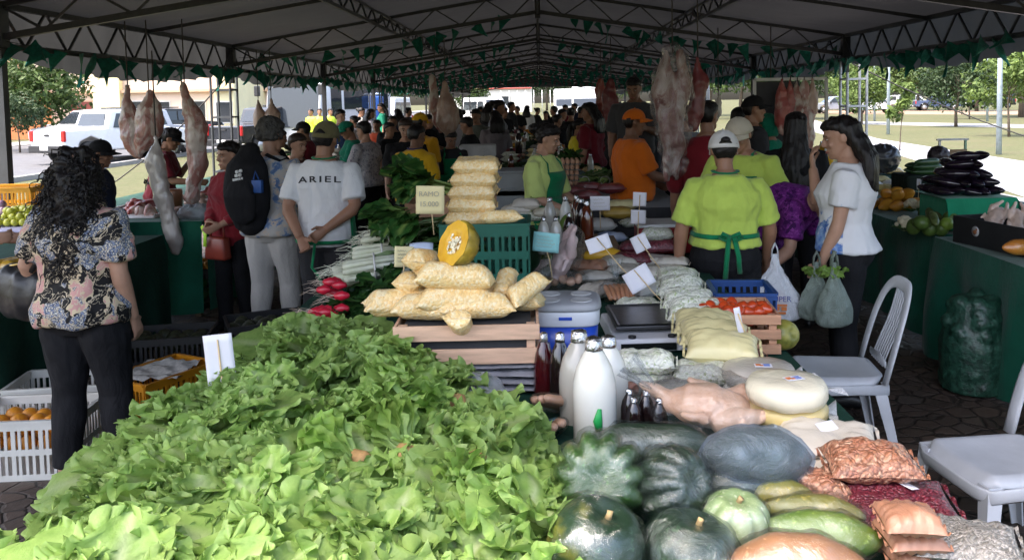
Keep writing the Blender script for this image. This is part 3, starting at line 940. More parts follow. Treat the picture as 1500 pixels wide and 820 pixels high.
def apron_front(B, root, mat=GREEN_AP):
 mb = torso_patch(B, .030, 50, 130, 1.08, 1.30, 14, 8); mb.build('apron_bib', mat, root, solid=.004)
 mb = torso_patch(B, .034, 10, 170, .62, 1.08, 20, 8); mb.build('apron_skirt', mat, root, solid=.004)
 top = B.torso(.030, 1.2999, 1.30, 72)[1]
 k = MB(); t = B.st[9]
 for i, sg in ((11, 1), (25, -1)):
  sh = t[1] + t[2] * (sg * .085) + t[4] * .02
  k.tube([top[i], (top[i] + sh) / 2 + t[3] * .045, sh + t[3] * .035, sh + t[4] * .012 - t[3] * .02], (.014, .003), 6, side=t[2])
 k.build('apron_strap', mat, root)

# --- woman with long curly hair, at the near corner
def ex_curls(B, root):
 r2 = random.Random(3); mb = MB(); base = MB()
 hc = B.hc
 cs = [hc + V((0, -.02, .03)), hc + V((0, -.05, -.06)), hc + V((0, -.085, -.17)), hc + V((.015, -.115, -.28)), hc + V((.03, -.125, -.37))]
 base.tube(cs, [(.095, .105), (.118, .105), (.128, .085), (.105, .065), (.055, .04)], 20, side=(1, 0, 0), round_=True)
 me = remesh(base, .010, 1); displace(me, lambda c, n: n * (.030 * noise.noise(c * 22) + .014 * noise.noise(c * 50)))
 # keep the face clear
 hr = link('hair', me, HAIR_K, root)
 bv = BVHTree.FromPolygons([v.co[:] for v in me.vertices], [p.vertices[:] for p in me.polygons])
 n = len(me.vertices)
 for k in range(420):
  v = me.vertices[r2.randrange(n)]
  if v.normal.y > .55: continue
  p = v.co.copy(); d = (v.normal * .5 + V((r2.uniform(-.5, .5), r2.uniform(-.5, .2), -1.0))).normalized()
  L = r2.uniform(.05, .13); ph = r2.uniform(0, 6.28); rr = r2.uniform(.006, .014); a = d.orthogonal().normalized(); b = d.cross(a)
  pts = [p + d * (L * t / 9) + (a * math.cos(ph + t * 1.5) + b * math.sin(ph + t * 1.5)) * rr * min(1, t / 3) for t in range(10)]
  mb.tube(pts, [.0045 * (1 - .6 * t / 9) for t in range(10)], 5)
 tag(mb.build('curls', HAIR_K, hr), kind='stuff')
loc, hh = stand(110, 219, 4.0)
def ex_floral(B, root):
 ex_curls(B, root)
 # shoulder bag strap
 bagm = M('black_bag_leather', (.016, .016, .018), .35, .2, 14, .2, 30)
 sh = B.sh[0]
 c = V((-.30, .02, .98))
 bg_ = thing('handbag', 'black leather shoulder bag hanging under the arm of the woman in the floral blouse', 'handbag', root.location, root.rotation_euler.z)
 bg_.scale = root.scale
 mb = MB()
 mb.tube([c + V((-.20, .05, .0)), c + V((-.12, .02, .01)), c, c + V((.08, -.01, 0)), c + V((.12, -.02, -.01))], [(.10, .05), (.135, .075), (.14, .085), (.125, .075), (.10, .04)], 16, side=(0, 0, 1), round_=True)
 me = remesh(mb, .012, 2); wrinkle(me, .012, 8); link('bag_body', me, bagm, bg_)
 q = MB(); s0 = sh + V((.02, 0, .045))
 for dx in (0, .055):
  q.tube([c + V((.0 + dx, -.06, .12)), c.lerp(s0, .5) + V((.02 + dx, -.085, .0)), s0 + V((dx * .8, -.075, -.04)), s0 + V((dx * .8, -.01, .022)), s0 + V((dx * .8, .06, -.03)), c + V((.02 + dx, .09, .12))], (.012, .004), 6, side=(1, 0, 0))
 q.build('bag_strap', bagm, bg_)
 q = MB(); q.tube([c + V((-.19, .0, .118)), c + V((-.05, -.01, .150)), c + V((.1, -.02, .125))], .008, 6); q.build('zip', M('brass', (.5, .36, .14), .3, metal=1), bg_)
person('person', 'woman with long black curly hair in a black and cream floral blouse, back to us', loc, 8, hh, 'f', 1.12, .02, hp=4, shirt=FLORAL, pants=BLACK_C, sleeve=.72, hem=.86, hair=None,
  arms=(((-.45, -.10, -1), (.20, .75, -.35), (1, 0, 0)), ((.14, -.03, -1), (.0, .42, -1), (-1, 0, 0))), feet=((-.10, -.05, 0, 60), (.13, .06, 0)), shoe_kind='flat', pant_len=.86, vox=.009, skin=SK_L, wr=.010, face_bits=False, extra=ex_floral, loose=.022)

# --- man with his hands clasped behind him
def ex_ariel(B, root):
 me = B.shirt
 bv = BVHTree.FromPolygons([v.co[:] for v in me.vertices], [p.vertices[:] for p in me.polygons])
 cu = bpy.data.curves.new('t', 'FONT'); cu.body = 'ARIEL'; cu.size = .062; cu.align_x = 'CENTER'; cu.space_character = 1.28; cu.offset = .0012
 o = bpy.data.objects.new('t', cu); COL.objects.link(o)
 dg = bpy.context.evaluated_depsgraph_get(); tm = bpy.data.meshes.new_from_object(o.evaluated_get(dg)); bpy.data.objects.remove(o)
 bm = bmesh.new(); bm.from_mesh(tm); bmesh.ops.triangulate(bm, faces=bm.faces[:])
 bmesh.ops.subdivide_edges(bm, edges=bm.edges[:], cuts=2)
 for v in bm.verts:
  x, z = v.co.x * 1.55, v.co.y * .95 + 1.292 - .9 * v.co.x ** 2
  hit = bv.ray_cast(V((x, -1, z)), V((0, 1, 0)))
  y = hit[0].y - .006 if hit[0] is not None else -.12
  v.co = V((x, y, z))
 bm.to_mesh(tm); bm.free()
 q = MB(); tm.materials.clear()
 link('lettering', tm, M('black_print', (.02, .02, .025), .7), root)
 cap_part(B, root, OLIVE, .026, deep=.018)
 # dark opening at the back of the cap
 m2 = MB()
 m2.grid(lambda u, v: B.hc + B.HM @ V(((v - .5) * .075, -.1265 + .010 * (2 * v - 1) ** 2 + .010 * u, .030 + .030 * u * math.sin(math.pi * max(.05, min(.95, v))))), 4, 8)
 m2.build('cap_opening', HAIR_K, root, solid=.003)
 apron_back(B, root, bow=False, neck=True, z=.87)
 c = V(mb_back(B, .87))
 k = MB(); k.tube([c + V((-.03, -.01, 0)), c + V((-.05, -.03, -.16)), c + V((-.0, -.04, -.22)), c + V((.02, -.02, -.30))], (.010, .003), 6, side=(1, 0, 0)); k.build('apron_tie_end', GREEN_AP, root)
 # apron edge seen at the hip
 torso_patch(B, .030, -20, 60, .62, 1.06, 12, 6).build('apron_skirt', GREEN_AP, root, solid=.004)
loc, hh = stand(473, 181, 6.0)
person('person', 'man in a white T-shirt lettered across the back, hands clasped behind him', loc, 2, hh + .01, 'm', 1.02, 0, hp=6, hr=5, hy=-6, shirt=WHITE_T, pants=CHAR_C, sleeve=.78, hem=.84, hair='capped',
  arms=(((-.24, -.36, -1), (.52, -.46, -.82), (0, -1, .2), 55), ((.22, -.40, -1), (-.82, -.44, -.60), (0, -1, -.2), 60)), vox=.009, skin=SK_M, wr=.007, face_bits=False, extra=ex_ariel, loose=.024, pantloose=.022)

# --- woman with the backpack
def ex_backpack(B, root):
 blk = cloth('backpack_nylon', (.010, .010, .012), .3)
 bp = thing('backpack', 'black backpack with a small white emblem on the back of the woman in grey trousers', 'backpack', root.location, root.rotation_euler.z); bp.scale = root.scale
 c = V((-.06, -.205, 1.235))
 mb = MB()
 mb.tube([c + V((0, 0, -.23)), c + V((0, -.01, -.17)), c + V((0, -.015, 0)), c + V((0, 0, .14)), c + V((0, .03, .22))], [(.14, .07), (.17, .10), (.175, .105), (.155, .085), (.09, .05)], 18, side=(1, 0, 0), round_=True)
 me = remesh(mb, .012, 2); wrinkle(me, .010, 7); link('pack_body', me, blk, bp)
 bv = BVHTree.FromPolygons([v.co[:] for v in me.vertices], [p.vertices[:] for p in me.polygons])
 pk = MB(); pk.tube([c + V((0, -.09, -.17)), c + V((0, -.105, -.06)), c + V((0, -.10, -.02))], [(.12, .03), (.13, .04), (.10, .03)], 14, side=(1, 0, 0), round_=True)
 me2 = remesh(pk, .012, 2); wrinkle(me2, .006, 9); link('front_pocket', me2, blk, bp)
 wm = M('white_print', (.7, .7, .7), .6)
 q = MB()
 def on(x, z): 
  h = bv.ray_cast(V((c.x + x, -2, c.z + z)), V((0, 1, 0))); return V((c.x + x, (h[0].y if h[0] is not None else c.y - .12) - .010, c.z + z))
 for dx, dz in ((-.012, .105), (.018, .112), (-.016, .078), (.014, .084)):
  p = on(dx, dz); q.tube([p + V((0, -.003, 0)), p + V((0, .006, 0))], .013, 10)
 for k in range(5):
  p = on(-.036 + k * .018, .048 + k * .003); q.box(p, (.013, .006, .017))
 q.build('emblem', wm, bp)
 q = MB(); q.box(on(.13, .0) + V((.0, .012, 0)), (.075, .03, .09)); q.tube([on(.13, .0) + V((-.015, -.01, .05)), on(.13, 0) + V((.0, -.01, .11)), on(.13, .0) + V((.02, -.0, .05))], .006, 6)
 q.build('hanging_pouch', M('blue_pouch', (.01, .07, .28), .5), bp, bevel=.01)
 q = MB()
 for sg in (-1, 1):
  sh = B.sh[(sg + 1) // 2]
  q.tube([c + V((sg * .09 + .03, .06, .22)), sh + V((-sg * .05, -.07, .035)), sh + V((-sg * .045, .01, .05)), sh + V((-sg * .04, .08, -.03)), sh + V((-sg * .03, .11, -.2))], (.028, .006), 8, side=(1, 0, 0))
 q.build('shoulder_strap', blk, bp)
loc, hh = stand(393, 176, 6.4)
person('person', 'older woman with curly greying hair, blue flowered blouse and cropped grey trousers', loc, 14, hh, 'f', 1.12, .03, hp=8, hy=-12, shirt=BLUEFL, pants=GREY_P, sleeve=.6, hem=.86, hair='curly_short', hairm=HAIR_G,
  arms=(((-.12, .25, -1), (.1, .9, -.3)), ((.12, .3, -1), (-.2, .9, -.2))), feet=((-.10, -.06, 0), (.10, .06, 0)), shoe_kind='sandal', pant_len=.72, vox=.010, skin=SK_L, extra=ex_backpack, loose=.03, pantloose=.014, face_bits=False)

# --- woman in the red cardigan
def ex_redbag(B, root):
 b = thing('handbag', 'small red-brown handbag with a lime ribbon held by the woman in red', 'handbag', root.location, root.rotation_euler.z); b.scale = root.scale
 q = MB(); q.box((-.02, .22, .78), (.24, .10, .20), taper=.86); q.build('bag_body', M('red_leather', (.22, .035, .02), .4), b, bevel=.02)
 q = MB(); q.tube([(-.1, .22, .87), (-.09, .22, .99), (.05, .22, .99), (.06, .22, .87)], .010, 6); q.build('handle', M('red_leather', (.22, .035, .02)), b)
 q = MB(); q.tube([(.09, .285, .98), (.05, .29, .9), (.06, .29, .80)], (.02, .004), 6, side=(1, 0, 0)); q.build('ribbon', M('lime_ribbon', (.45, .75, .05), .5), b)
loc, hh = stand(338, 208, 6.9)
person('person', 'woman in a dark red cardigan with black hair, facing us beside the backpack', loc, 205, hh, 'f', 1.05, hp=8, hy=-18, shirt=RED_SH, pants=BLACK_C, sleeve=1.8, hem=.78, hair='long', hair_len=1.28, arms=(((-.12, .15, -1), (.5, .8, -.4)), ((.14, .1, -1), (-.5, .8, -.4))), skin=SK_L, extra=ex_redbag, loose=.028)

# --- black cap man behind the curly woman, butcher in maroon
def caps(mat, **k):
 return lambda B, root: cap_part(B, root, mat, **k)
loc, hh = stand(138, 206, 7.0)
person('person', 'man in a black cap and dark top turned sideways beyond the curly-haired woman', loc, 75, hh, 'm', 1.0, hp=10, shirt=cloth('navy_cloth', (.015, .02, .04)), pants=BLACK_C, sleeve=.9, hair='capped', skin=SK_D, extra=caps(BLACK_C, deep=.01))
loc, hh = stand(232, 186, 9.2)
def ex_butcher(B, root):
 cap_part(B, root, BLACK_C, deep=.01); apron_back(B, root, BLACK_C)
 kn = thing('cleaver', 'broad steel cleaver raised in the hand of the butcher in maroon', 'cleaver', root.location, root.rotation_euler.z); kn.scale = root.scale
 a = B.arms[0]; w0 = a[2] + a[3] * .08
 q = MB(); q.box(w0 + V((0, .02, .20)), (.008, .13, .30), M=Matrix.Rotation(R(18), 3, 'X')); q.build('blade', M('worn_steel', (.5, .52, .55), .25, metal=1), kn, bevel=.01)
 q = MB(); q.tube([w0 + V((0, -.0, -.06)), w0 + V((0, .0, .06))], .015, 8); q.build('handle', M('dark_handle', (.03, .02, .015), .5), kn)
person('person', 'butcher in maroon shirt and dark cap working behind the left meat counter', loc, 80, hh, 'f', 1.1, bend=10, hp=14, shirt=MAROON, pants=BLACK_C, sleeve=.9, hair='pony', arms=(((-.3, .3, -1), (.1, .6, .8)), ((.2, .4, -1), (-.1, 1, -.1))), skin=SK_M, extra=ex_butcher)

# --- girl with the green apron inside the stall
loc, hh = stand(794, 186, 6.9)
person('person', 'young woman in a pale lime T-shirt and green bib apron with tied-up black hair', loc, 122, hh + .03, 'f', .98, hp=20, hy=24, shirt=LIME_P, pants=CHAR_C, sleeve=.95, hair='bun', skin=SK_L, arms=(((-.16, .25, -1), (.25, 1, -.35)), ((.10, .2, -1), (-.05, 1, -.30))), vox=.009, extra=apron_front, loose=.026)

# --- big woman in lime, back to us
def ex_lime(B, root):
 cap_part(B, root, CAPW, .028, deep=.018)
 m2 = MB(); m2.grid(lambda u, v: B.hc + B.HM @ V(((v - .5) * .075, -.128 + .012 * (2 * v - 1) ** 2 + .008 * u, .022 + .040 * u * math.sin(math.pi * max(.05, min(.95, v))))), 5, 8); m2.build('cap_opening', HAIR_K, root, solid=.004)
 q = MB(); q.ell(B.hc + B.HM @ V((0, -.135, .040)), (.030, .02, .02), 8, 6); q.build('hair_knot', HAIR_K, root)
 apron_back(B, root)
loc, hh = stand(1062, 192, 5.0)
person('person', 'stout woman in a bright lime T-shirt and white cap, green apron tied behind', loc, 2, hh, 'f', 1.16, .04, hp=14, hy=-4, shirt=LIME, pants=BLACK_C, sleeve=.86, hem=1.0, hair='capped', skin=SK_M, arms=(((-.36, .02, -1), (-.06, .18, -1)), ((.40, .06, -1), (.0, .5, -.9))), vox=.009, extra=ex_lime, loose=.026, feet=((-.14, 0, 0), (.14, .02, 0)))
# --- man in beige cap and lime shirt facing us
def ex_seller(B, root):
 cap_part(B, root, BEIGE, .026, deep=.01); apron_front(B, root)
loc, hh = stand(1093, 174, 6.1)
person('person', 'man in a beige cap and lime T-shirt looking down, head bowed towards us', loc, 222, hh + .02, 'm', 1.12, .03, bend=6, hp=16, hy=0, shirt=LIME, pants=CHAR_C, sleeve=.9, hair='capped', skin=SK_M, arms=(((-.5, .1, -1), (.2, .8, -.7)), ((.45, .1, -1), (-.1, .8, -.7))), vox=.009, extra=ex_seller, loose=.025)
# --- woman bending down in purple
loc = P(1112, 500, d=5.65); loc.z = 0
person('person', 'woman in a purple patterned blouse bending low beside the white shopping bag', (loc.x, loc.y, 0), 128, 1.62, 'f', 1.12, .03, bend=74, hp=15, shirt=PURPLE, pants=BLACK_C, sleeve=.75, hem=.90, hair='short', skin=SK_L, arms=(((-.2, .2, -1), (.05, .4, -1)), ((.30, .05, -1), (.66, -.45, -.50))), vox=.010, loose=.03, knee_fwd=.10)
# --- woman in white tee holding the dark bags
loc, hh = stand(1243, 171, 5.0)
person('person', 'woman in a white T-shirt with blue print, hand at her face, long dark hair', loc, 292, hh, 'f', 1.02, .03, hp=14, hy=6, shirt=WHITEBLUE, pants=BLACK_C, sleeve=.62, hem=.92, hair='long', hair_len=1.27, skin=SK_L,
  arms=(((-.10, .16, -1), (.05, .42, -1), (1, 0, 0), 70), ((.0, .62, -.75), (-.22, .10, 1.0), (0, -1, .3), 50)), vox=.009, wr=.007, loose=.024)
# --- man in dark red shirt
loc, hh = stand(1036, 149, 7.0)
person('person', 'tall man in a dark red shirt seen from behind, arm hanging', loc, 15, hh, 'm', 1.04, hp=2, hy=-25, shirt=RED_SH, pants=BLACK_C, sleeve=1.35, hair='short', skin=SK_M, arms=(((-.22, .0, -1), (-.1, .15, -1)), ((.2, .1, -1), (.0, .5, -1))), face_bits=False, vox=.011)
loc, hh = stand(1006, 152, 8.4)
person('person', 'balding man in a blue-grey shirt behind the hanging wrapped carcass', loc, 300, hh, 'm', 1.05, hp=20, shirt=GREY_SH, pants=BLACK_C, sleeve=1.7, hair='cropped', skin=SK_L, vox=.012)
loc, hh = stand(924, 161, 8.0)
person('person', 'man in orange T-shirt and orange cap turned to the meat', loc, 75, hh, 'm', 1.08, .06, hp=6, shirt=ORANGE_C, pants=BLACK_C, sleeve=.85, hair='capped', skin=SK_D, arms=(((-.1, .3, -1), (.1, .9, -.4)), ((.1, .45, -1), (-.05, 1, -.25))), extra=caps(ORANGE_C, infl=.02), vox=.011, loose=.028)
loc, hh = stand(1100, 142, 8.4)
person('person', 'man in a black cap in profile beside the cream carcass', loc, 85, hh, 'm', 1.05, hp=2, shirt=CHAR_C, pants=BLACK_C, sleeve=.9, hair='capped', skin=SK_M, extra=caps(BLACK_C, infl=.022), vox=.012)
loc, hh = stand(1078, 157, 9.2)
person('person', 'dark-haired man in black with lowered head beside the black cap', loc, 60, hh, 'm', 1.0, hp=22, shirt=BLACK_C, pants=BLACK_C, sleeve=.9, hair='short', skin=SK_M, vox=.013)
def ex_hood(B, root):
 mb = MB(); rings = []
 for z, wd, yf, yb in ((-.13, .075, .03, -.10), (-.06, .085, .0, -.115), (.0, .092, .02, -.125), (.06, .092, .085, -.12), (.11, .062, .07, -.085), (.135, .025, .02, -.03)):
  cy, ry = (yf + yb) / 2, (yf - yb) / 2
  rings.append([B.hc + B.HM @ V((math.cos(a) * wd, cy + math.sin(a) * ry, z)) for a in (2 * math.pi * j / 18 for j in range(18))])
 mb.loft(rings); me = remesh(mb, .011, 2); wrinkle(me, .008, 14); link('head_scarf', me, GREEN_SH, root)
loc, hh = stand(1128, 168, 8.8)
person('person', 'woman with a bright green head scarf and green shirt', loc, 340, hh, 'f', 1.0, hp=16, shirt=GREEN_SH, pants=BLACK_C, sleeve=.9, hair=None, skin=SK_M, extra=ex_hood, vox=.012)
loc, hh = stand(1166, 166, 6.7)
person('person', 'woman with very long straight black hair hiding her back', loc, 20, hh, 'f', 1.12, hp=8, shirt=BLACK_C, pants=BLACK_C, sleeve=.85, hair='long', hair_len=.93, skin=SK_M, vox=.011, arms=(None, ((.2, .15, -1), (.0, .7, -.6))))
# butcher standing on a platform
loc, hh = stand(930, 113, 9.6)
person('person', 'tall butcher in dark grey standing on a wooden step by the hanging beef', (loc[0], loc[1], hh - 1.78), 200, 1.78, 'm', 1.12, hp=20, shirt=DGREY_SH, pants=BLACK_C, sleeve=.9, hair='short', skin=SK_D, vox=.013, arms=(((-.3, .4, -1), (.3, 1, .2)), ((.2, .1, -1), (0, .3, -1))))
pl = MB(); pz = hh - 1.78
pl.box((loc[0], loc[1], pz - .03), (.9, .7, .05)); [pl.box((loc[0] + sx, loc[1], (pz - .055) / 2), (.06, .66, pz - .06)) for sx in (-.4, 0, .4)]
tag(pl.build('wooden_step', M('old_wood', (.22, .14, .08), .8, .3, 8, .3, 30, stretch=(1, 6, 6)), smooth=False, bevel=.004), 'low wooden step under the tall butcher in dark grey', 'step')

# --- left side, further in
mid = [
 # px, py(head top), d, face, h-adjust, kw
 (432, 196, 8.2, 120, 'brown-haired woman in brown glimpsed between backpack and olive cap', dict(sex='f', hair='short', hairm=HAIR_B, shirt=cloth('brown_cloth', (.09, .04, .03)), sleeve=1.6, skin=SK_L, hp=10)),
 (447, 179, 11.5, 285, 'man in black cap and maroon shirt beyond the olive cap', dict(sex='m', hair='capped', shirt=MAROON, extra=caps(BLACK_C, infl=.022), skin=SK_M, hp=8)),
 (404, 190, 10.5, 80, 'person in black with dark hair behind the older woman with the backpack', dict(sex='f', hair='short', shirt=BLACK_C, sleeve=1.5, hp=12)),
 (536, 178, 10.4, 295, 'woman in a grey patterned blouse holding things out over the counter', dict(sex='f', w=1.2, belly=.03, hair='short', shirt=GREYFL, skin=SK_L, hp=12, arms=(((-.1, .3, -1), (.1, 1, -.1)), ((.1, .35, -1), (-.05, 1, -.1))))),
 (515, 176, 11.2, 250, 'seller in green cap and green shirt serving at the left counter', dict(sex='f', hair='capped', shirt=GREEN_SH, extra=caps(GREEN_SH, infl=.018), hp=28, arms=(((-.1, .4, -1), (.1, 1, -.1)), ((.1, .4, -1), (-.05, 1, -.1))))),
 (497, 161, 15.0, 130, 'man in blue shirt by the second post, face turned aside', dict(sex='m', hair='short', shirt=BLUE_SH, skin=SK_L, hp=5)),
 (594, 173, 9.6, 170, 'woman in black dress and dark glasses facing us', dict(sex='f', w=1.1, hair='short', hairm=HAIR_B, shirt=BLACK_C, sleeve=.9, hem=.7, skin=SK_L, hp=16)),
 (607, 183, 8.6, 20, 'person in a yellow T-shirt with black hair, back to us beside the chard', dict(sex='f', w=1.08, hair='short', shirt=YELLOW_C, sleeve=.9, hp=18, hy=-20, skin=SK_D, extra=lambda B, r: apron_back(B, r, cloth('blue_apron', (.02, .03, .12))))),
 (612, 166, 10.2, 30, 'person in mustard yellow shirt and yellow cap behind the black-haired one in yellow', dict(sex='m', w=1.08, hair='capped', shirt=cloth('mustard_tee', (.62, .30, .012)), extra=caps(YELLOW_C, infl=.018), hp=10)),
 (659, 190, 10.5, 160, 'seller in a dark green apron under the hanging pig', dict(sex='m', hair='short', shirt=CHAR_C, extra=apron_front, hp=25)),
 (688, 171, 12.2, 285, 'dark-haired seller with bare arms serving at the middle counter', dict(sex='f', hair='short', shirt=BLACK_C, sleeve=.7, skin=SK_M, hp=18, arms=(((-.1, .3, -1), (.1, 1, -.3)), ((.1, .35, -1), (-.05, 1, -.3))))),
 (672, 160, 15, 300, 'person in a white shirt with tied hair beyond the hanging pig', dict(sex='f', hair='bun', shirt=PALE_SH, sleeve=.9, hp=6)),
 (698, 160, 14.5, 200, 'man in a grey-green shirt standing beyond the serving seller', dict(sex='m', hair='short', shirt=cloth('greygreen_shirt', (.10, .11, .09)), sleeve=1.6, hp=10)),
 (725, 163, 13.5, 340, 'woman in a mauve-grey blouse with black hair seen from behind', dict(sex='f', w=1.1, hair='long', hair_len=1.35, shirt=cloth('mauve_grey', (.16, .14, .15)), sleeve=.9)),
 (845, 176, 13, 105, 'girl in a bright yellow T-shirt in profile at the middle counter', dict(sex='f', hair='pony', shirt=cloth('bright_yellow_tee', (.75, .62, .04)), sleeve=.7, skin=SK_M, hp=8, arms=(None, ((.1, .35, -1), (-.05, 1, -.1))))),
 (866, 151, 11.8, 300, 'woman in dark red with black hair facing the girl in yellow', dict(sex='f', w=1.1, hair='long', hair_len=1.3, shirt=MAROON, sleeve=.9, pants=cloth('grey_denim', (.12, .13, .16)), hp=8)),
 (520, 170, 18, 280, 'person in cream beyond the green-capped seller', dict(sex='f', hair='bun', shirt=PALE_SH, sleeve=.8, hp=6)),
]
for px, py, d, fc, lab, kw in mid:
 loc, hh = stand(px, py, d)
 kw = dict(kw); kw.setdefault('pants', BLACK_C); kw.setdefault('vox', .014); kw.setdefault('sleeve', .9); kw.setdefault('skin', SK_M)
 person('person', lab, loc, fc, max(1.45, min(1.86, hh)), face_bits=(d < 11), **kw)

# glasses for the woman in black are part of her face: skipped where they would be under two pixels

# --- the crowd further down the tent: three figures, copied with other clothes
protos = []
for k, (sex, hair, kw) in enumerate((('m', 'short', dict(hp=6)), ('f', 'long', dict(hp=10, hair_len=1.3)), ('f', 'bun', dict(hp=14, arms=(((-.1, .3, -1), (.1, 1, -.2)), ((.1, .35, -1), (-.05, 1, -.2))))), ('m', 'short', dict(w=1.15, belly=.05, arms=(((-.3, .1, -1), (.3, .8, -.3)), ((.1, .1, -1), (0, .4, -1))))))):
 protos.append((sex, hair, kw))
crowd_spec = [
 (553, 176, 16, 200, 'orange_red_tee', (.55, .08, .03)), (541, 160, 22, 60, 'pale_shirt', None), (527, 158, 24, 100, 'white_tee', None), (575, 170, 14, 170, 'black_cloth', None), (568, 180, 13, 120, 'black_cloth', None),
 (560, 152, 26, 250, 'green_shirt', None), (640, 160, 18, 10, 'black_cloth', None), (652, 165, 20, 200, 'charcoal_cloth', None), (704, 157, 20, 180, 'black_cloth', None), (716, 150, 18, 20, 'charcoal_cloth', None),
 (727, 146, 15.5, 80, 'grey_shirt', None), (748, 150, 24, 90, 'charcoal_cloth', None), (758, 156, 26, 200, 'black_cloth', None), (772, 155, 28, 10, 'white_tee', None), (786, 158, 30, 60, 'black_cloth', None),
 (812, 156, 22, 300, 'black_cloth', None), (822, 160, 19, 100, 'charcoal_cloth', None), (828, 154, 25, 190, 'maroon_cloth', None), (836, 158, 17, 10, 'black_cloth', None), (842, 152, 27, 250, 'navy_cloth', None),
 (850, 157, 21, 80, 'black_cloth', None), (858, 154, 30, 10, 'charcoal_cloth', None), (880, 156, 16, 200, 'black_cloth', None), (890, 160, 14, 100, 'maroon_cloth', None), (815, 168, 16, 60, 'black_cloth', None),
 (800, 163, 24, 200, 'charcoal_cloth', None), (903, 150, 12.5, 30, 'charcoal_cloth', None), (952, 168, 11.5, 280, 'black_cloth', None), (970, 160, 13, 20, 'charcoal_cloth', None), (583, 160, 20, 330, 'navy_cloth', None),
 (626, 168, 15, 120, 'black_cloth', None), (597, 158, 24, 60, 'charcoal_cloth', None), (870, 153, 24, 120, 'charcoal_cloth', None), (738, 158, 21, 150, 'black_cloth', None),
]
pos_words = {0: 'short-haired man', 1: 'long-haired woman', 2: 'woman with tied hair and arms held forward', 3: 'heavy-set man with one arm bent'}
built = {}
for i, (px, py, d, fc, mn, colr) in enumerate(crowd_spec):
 k = i % 4
 loc, hh = stand(px, py, d); hh = max(1.5, min(1.86, hh)); loc = (loc[0], loc[1], 0)
 m = cloth(mn, colr) if colr else _mats[mn]
 word = mn.replace('_cloth', '').replace('_tee', '').replace('_shirt', '').replace('_', ' ')
 where = 'left of the centre line' if px < 640 else ('in the middle of the throng' if px < 800 else 'in the throng before the white truck')
 lab = f'{pos_words[k]} in {word} far down the tent'
 if k not in built:
  sex, hair, kw = protos[k]
  root, B = person('person', lab, loc, fc, hh, sex, hair=hair, shirt=m, pants=BLACK_C, sleeve=.9, vox=.02, face_bits=False, skin=SK_M, group='crowd far down the tent', **kw)
  built[k] = root
 else:
  s = hh / 1.70
  dup(built[k], loc, R(-fc), lab, 'crowd far down the tent', s, mats={'shirt': m})
# people in reflective vests by the bus
HV = M('hi_vis_yellow', (.55, .75, .05), .6)
for i, (px, py) in enumerate(((456, 158), (468, 156), (483, 159))):
 loc, hh = stand(px, py, 30)
 r = dup(built[(0, 3, 0)[i]], (loc[0], loc[1], 0), R(150 + 40 * i), ['person in a yellow reflective vest standing closest to the bus door', 'heavy-set person in a yellow reflective vest in the middle of the three by the bus', 'person in a yellow reflective vest nearest the dark tent post'][i], 'people in reflective vests by the bus', 1.0, mats={'shirt': HV})
# forearm reaching in at the picture's edge belongs to someone standing outside it
loc = P(-70, 330, d=4.9); loc.z = 0
person('person', 'person at the edge of the picture whose bare forearm reaches towards the fruit counter', (loc.x - .12, loc.y, 0), 85, 1.62, 'f', 1.05, shirt=BLUE_SH, pants=BLACK_C, sleeve=.8, hair='short', skin=SK_L, vox=.012, arms=(((-.1, .3, -1), (.1, 1, .05)), ((.1, .5, -.8), (-.05, 1, .1))))
# ------------------------------------------------------------------ makers of goods
def pillow_mesh(L, W, T, seed=0, pinch=.5, n=20, wr=.010, corner=.06):
 """a filled, sealed bag: flat seams all round, full in the middle, creased towards the seams"""
 r2 = random.Random(seed); off = V((r2.uniform(-9, 9), r2.uniform(-9, 9), r2.uniform(-9, 9)))
 mb = MB()
 for sg in (1, -1):
  def fn(u, v):
   x, y = 2 * u - 1, 2 * v - 1
   a = max(0, 1 - abs(x) ** 3) ** pinch * max(0, 1 - abs(y) ** 3) ** pinch
   px = x * L / 2 * (1 - corner * (1 - y * y) * abs(x)); py = y * W / 2 * (1 - corner * 1.4 * (1 - x * x) * abs(y))
   q = V((px * 9, py * 9, sg * 2)) + off
   nz = noise.noise(q * 1.2) * wr * 1.3 + noise.noise(q * 3.1) * wr * .7
   edge = max(abs(x), abs(y)); cr = math.sin((x if abs(y) > abs(x) else y) * 17 + off.x) * wr * .55 * edge ** 2
   return (px, py, sg * (T / 2 * a * (1 if sg > 0 else .8)) + (nz * a + cr * (a ** .5)) )
  b = MB(); b.grid(fn, n, n)
  if sg < 0: b.f = [tuple(reversed(f)) for f in b.f]
  mb.add(b.v, [tuple(f) for f in b.f])
 # flat seam fins at both ends
 for e in (-1, 1):
  b = MB(); b.grid(lambda u, v: (e * L / 2 * (1 + .07 * u) , (2 * v - 1) * W / 2 * (.97 - .04 * math.sin(v * 9)), .006 * math.sin(v * 23 + off.y) * u), 1, n)
  mb.add(b.v, b.f)
 return mb.mesh('bag')

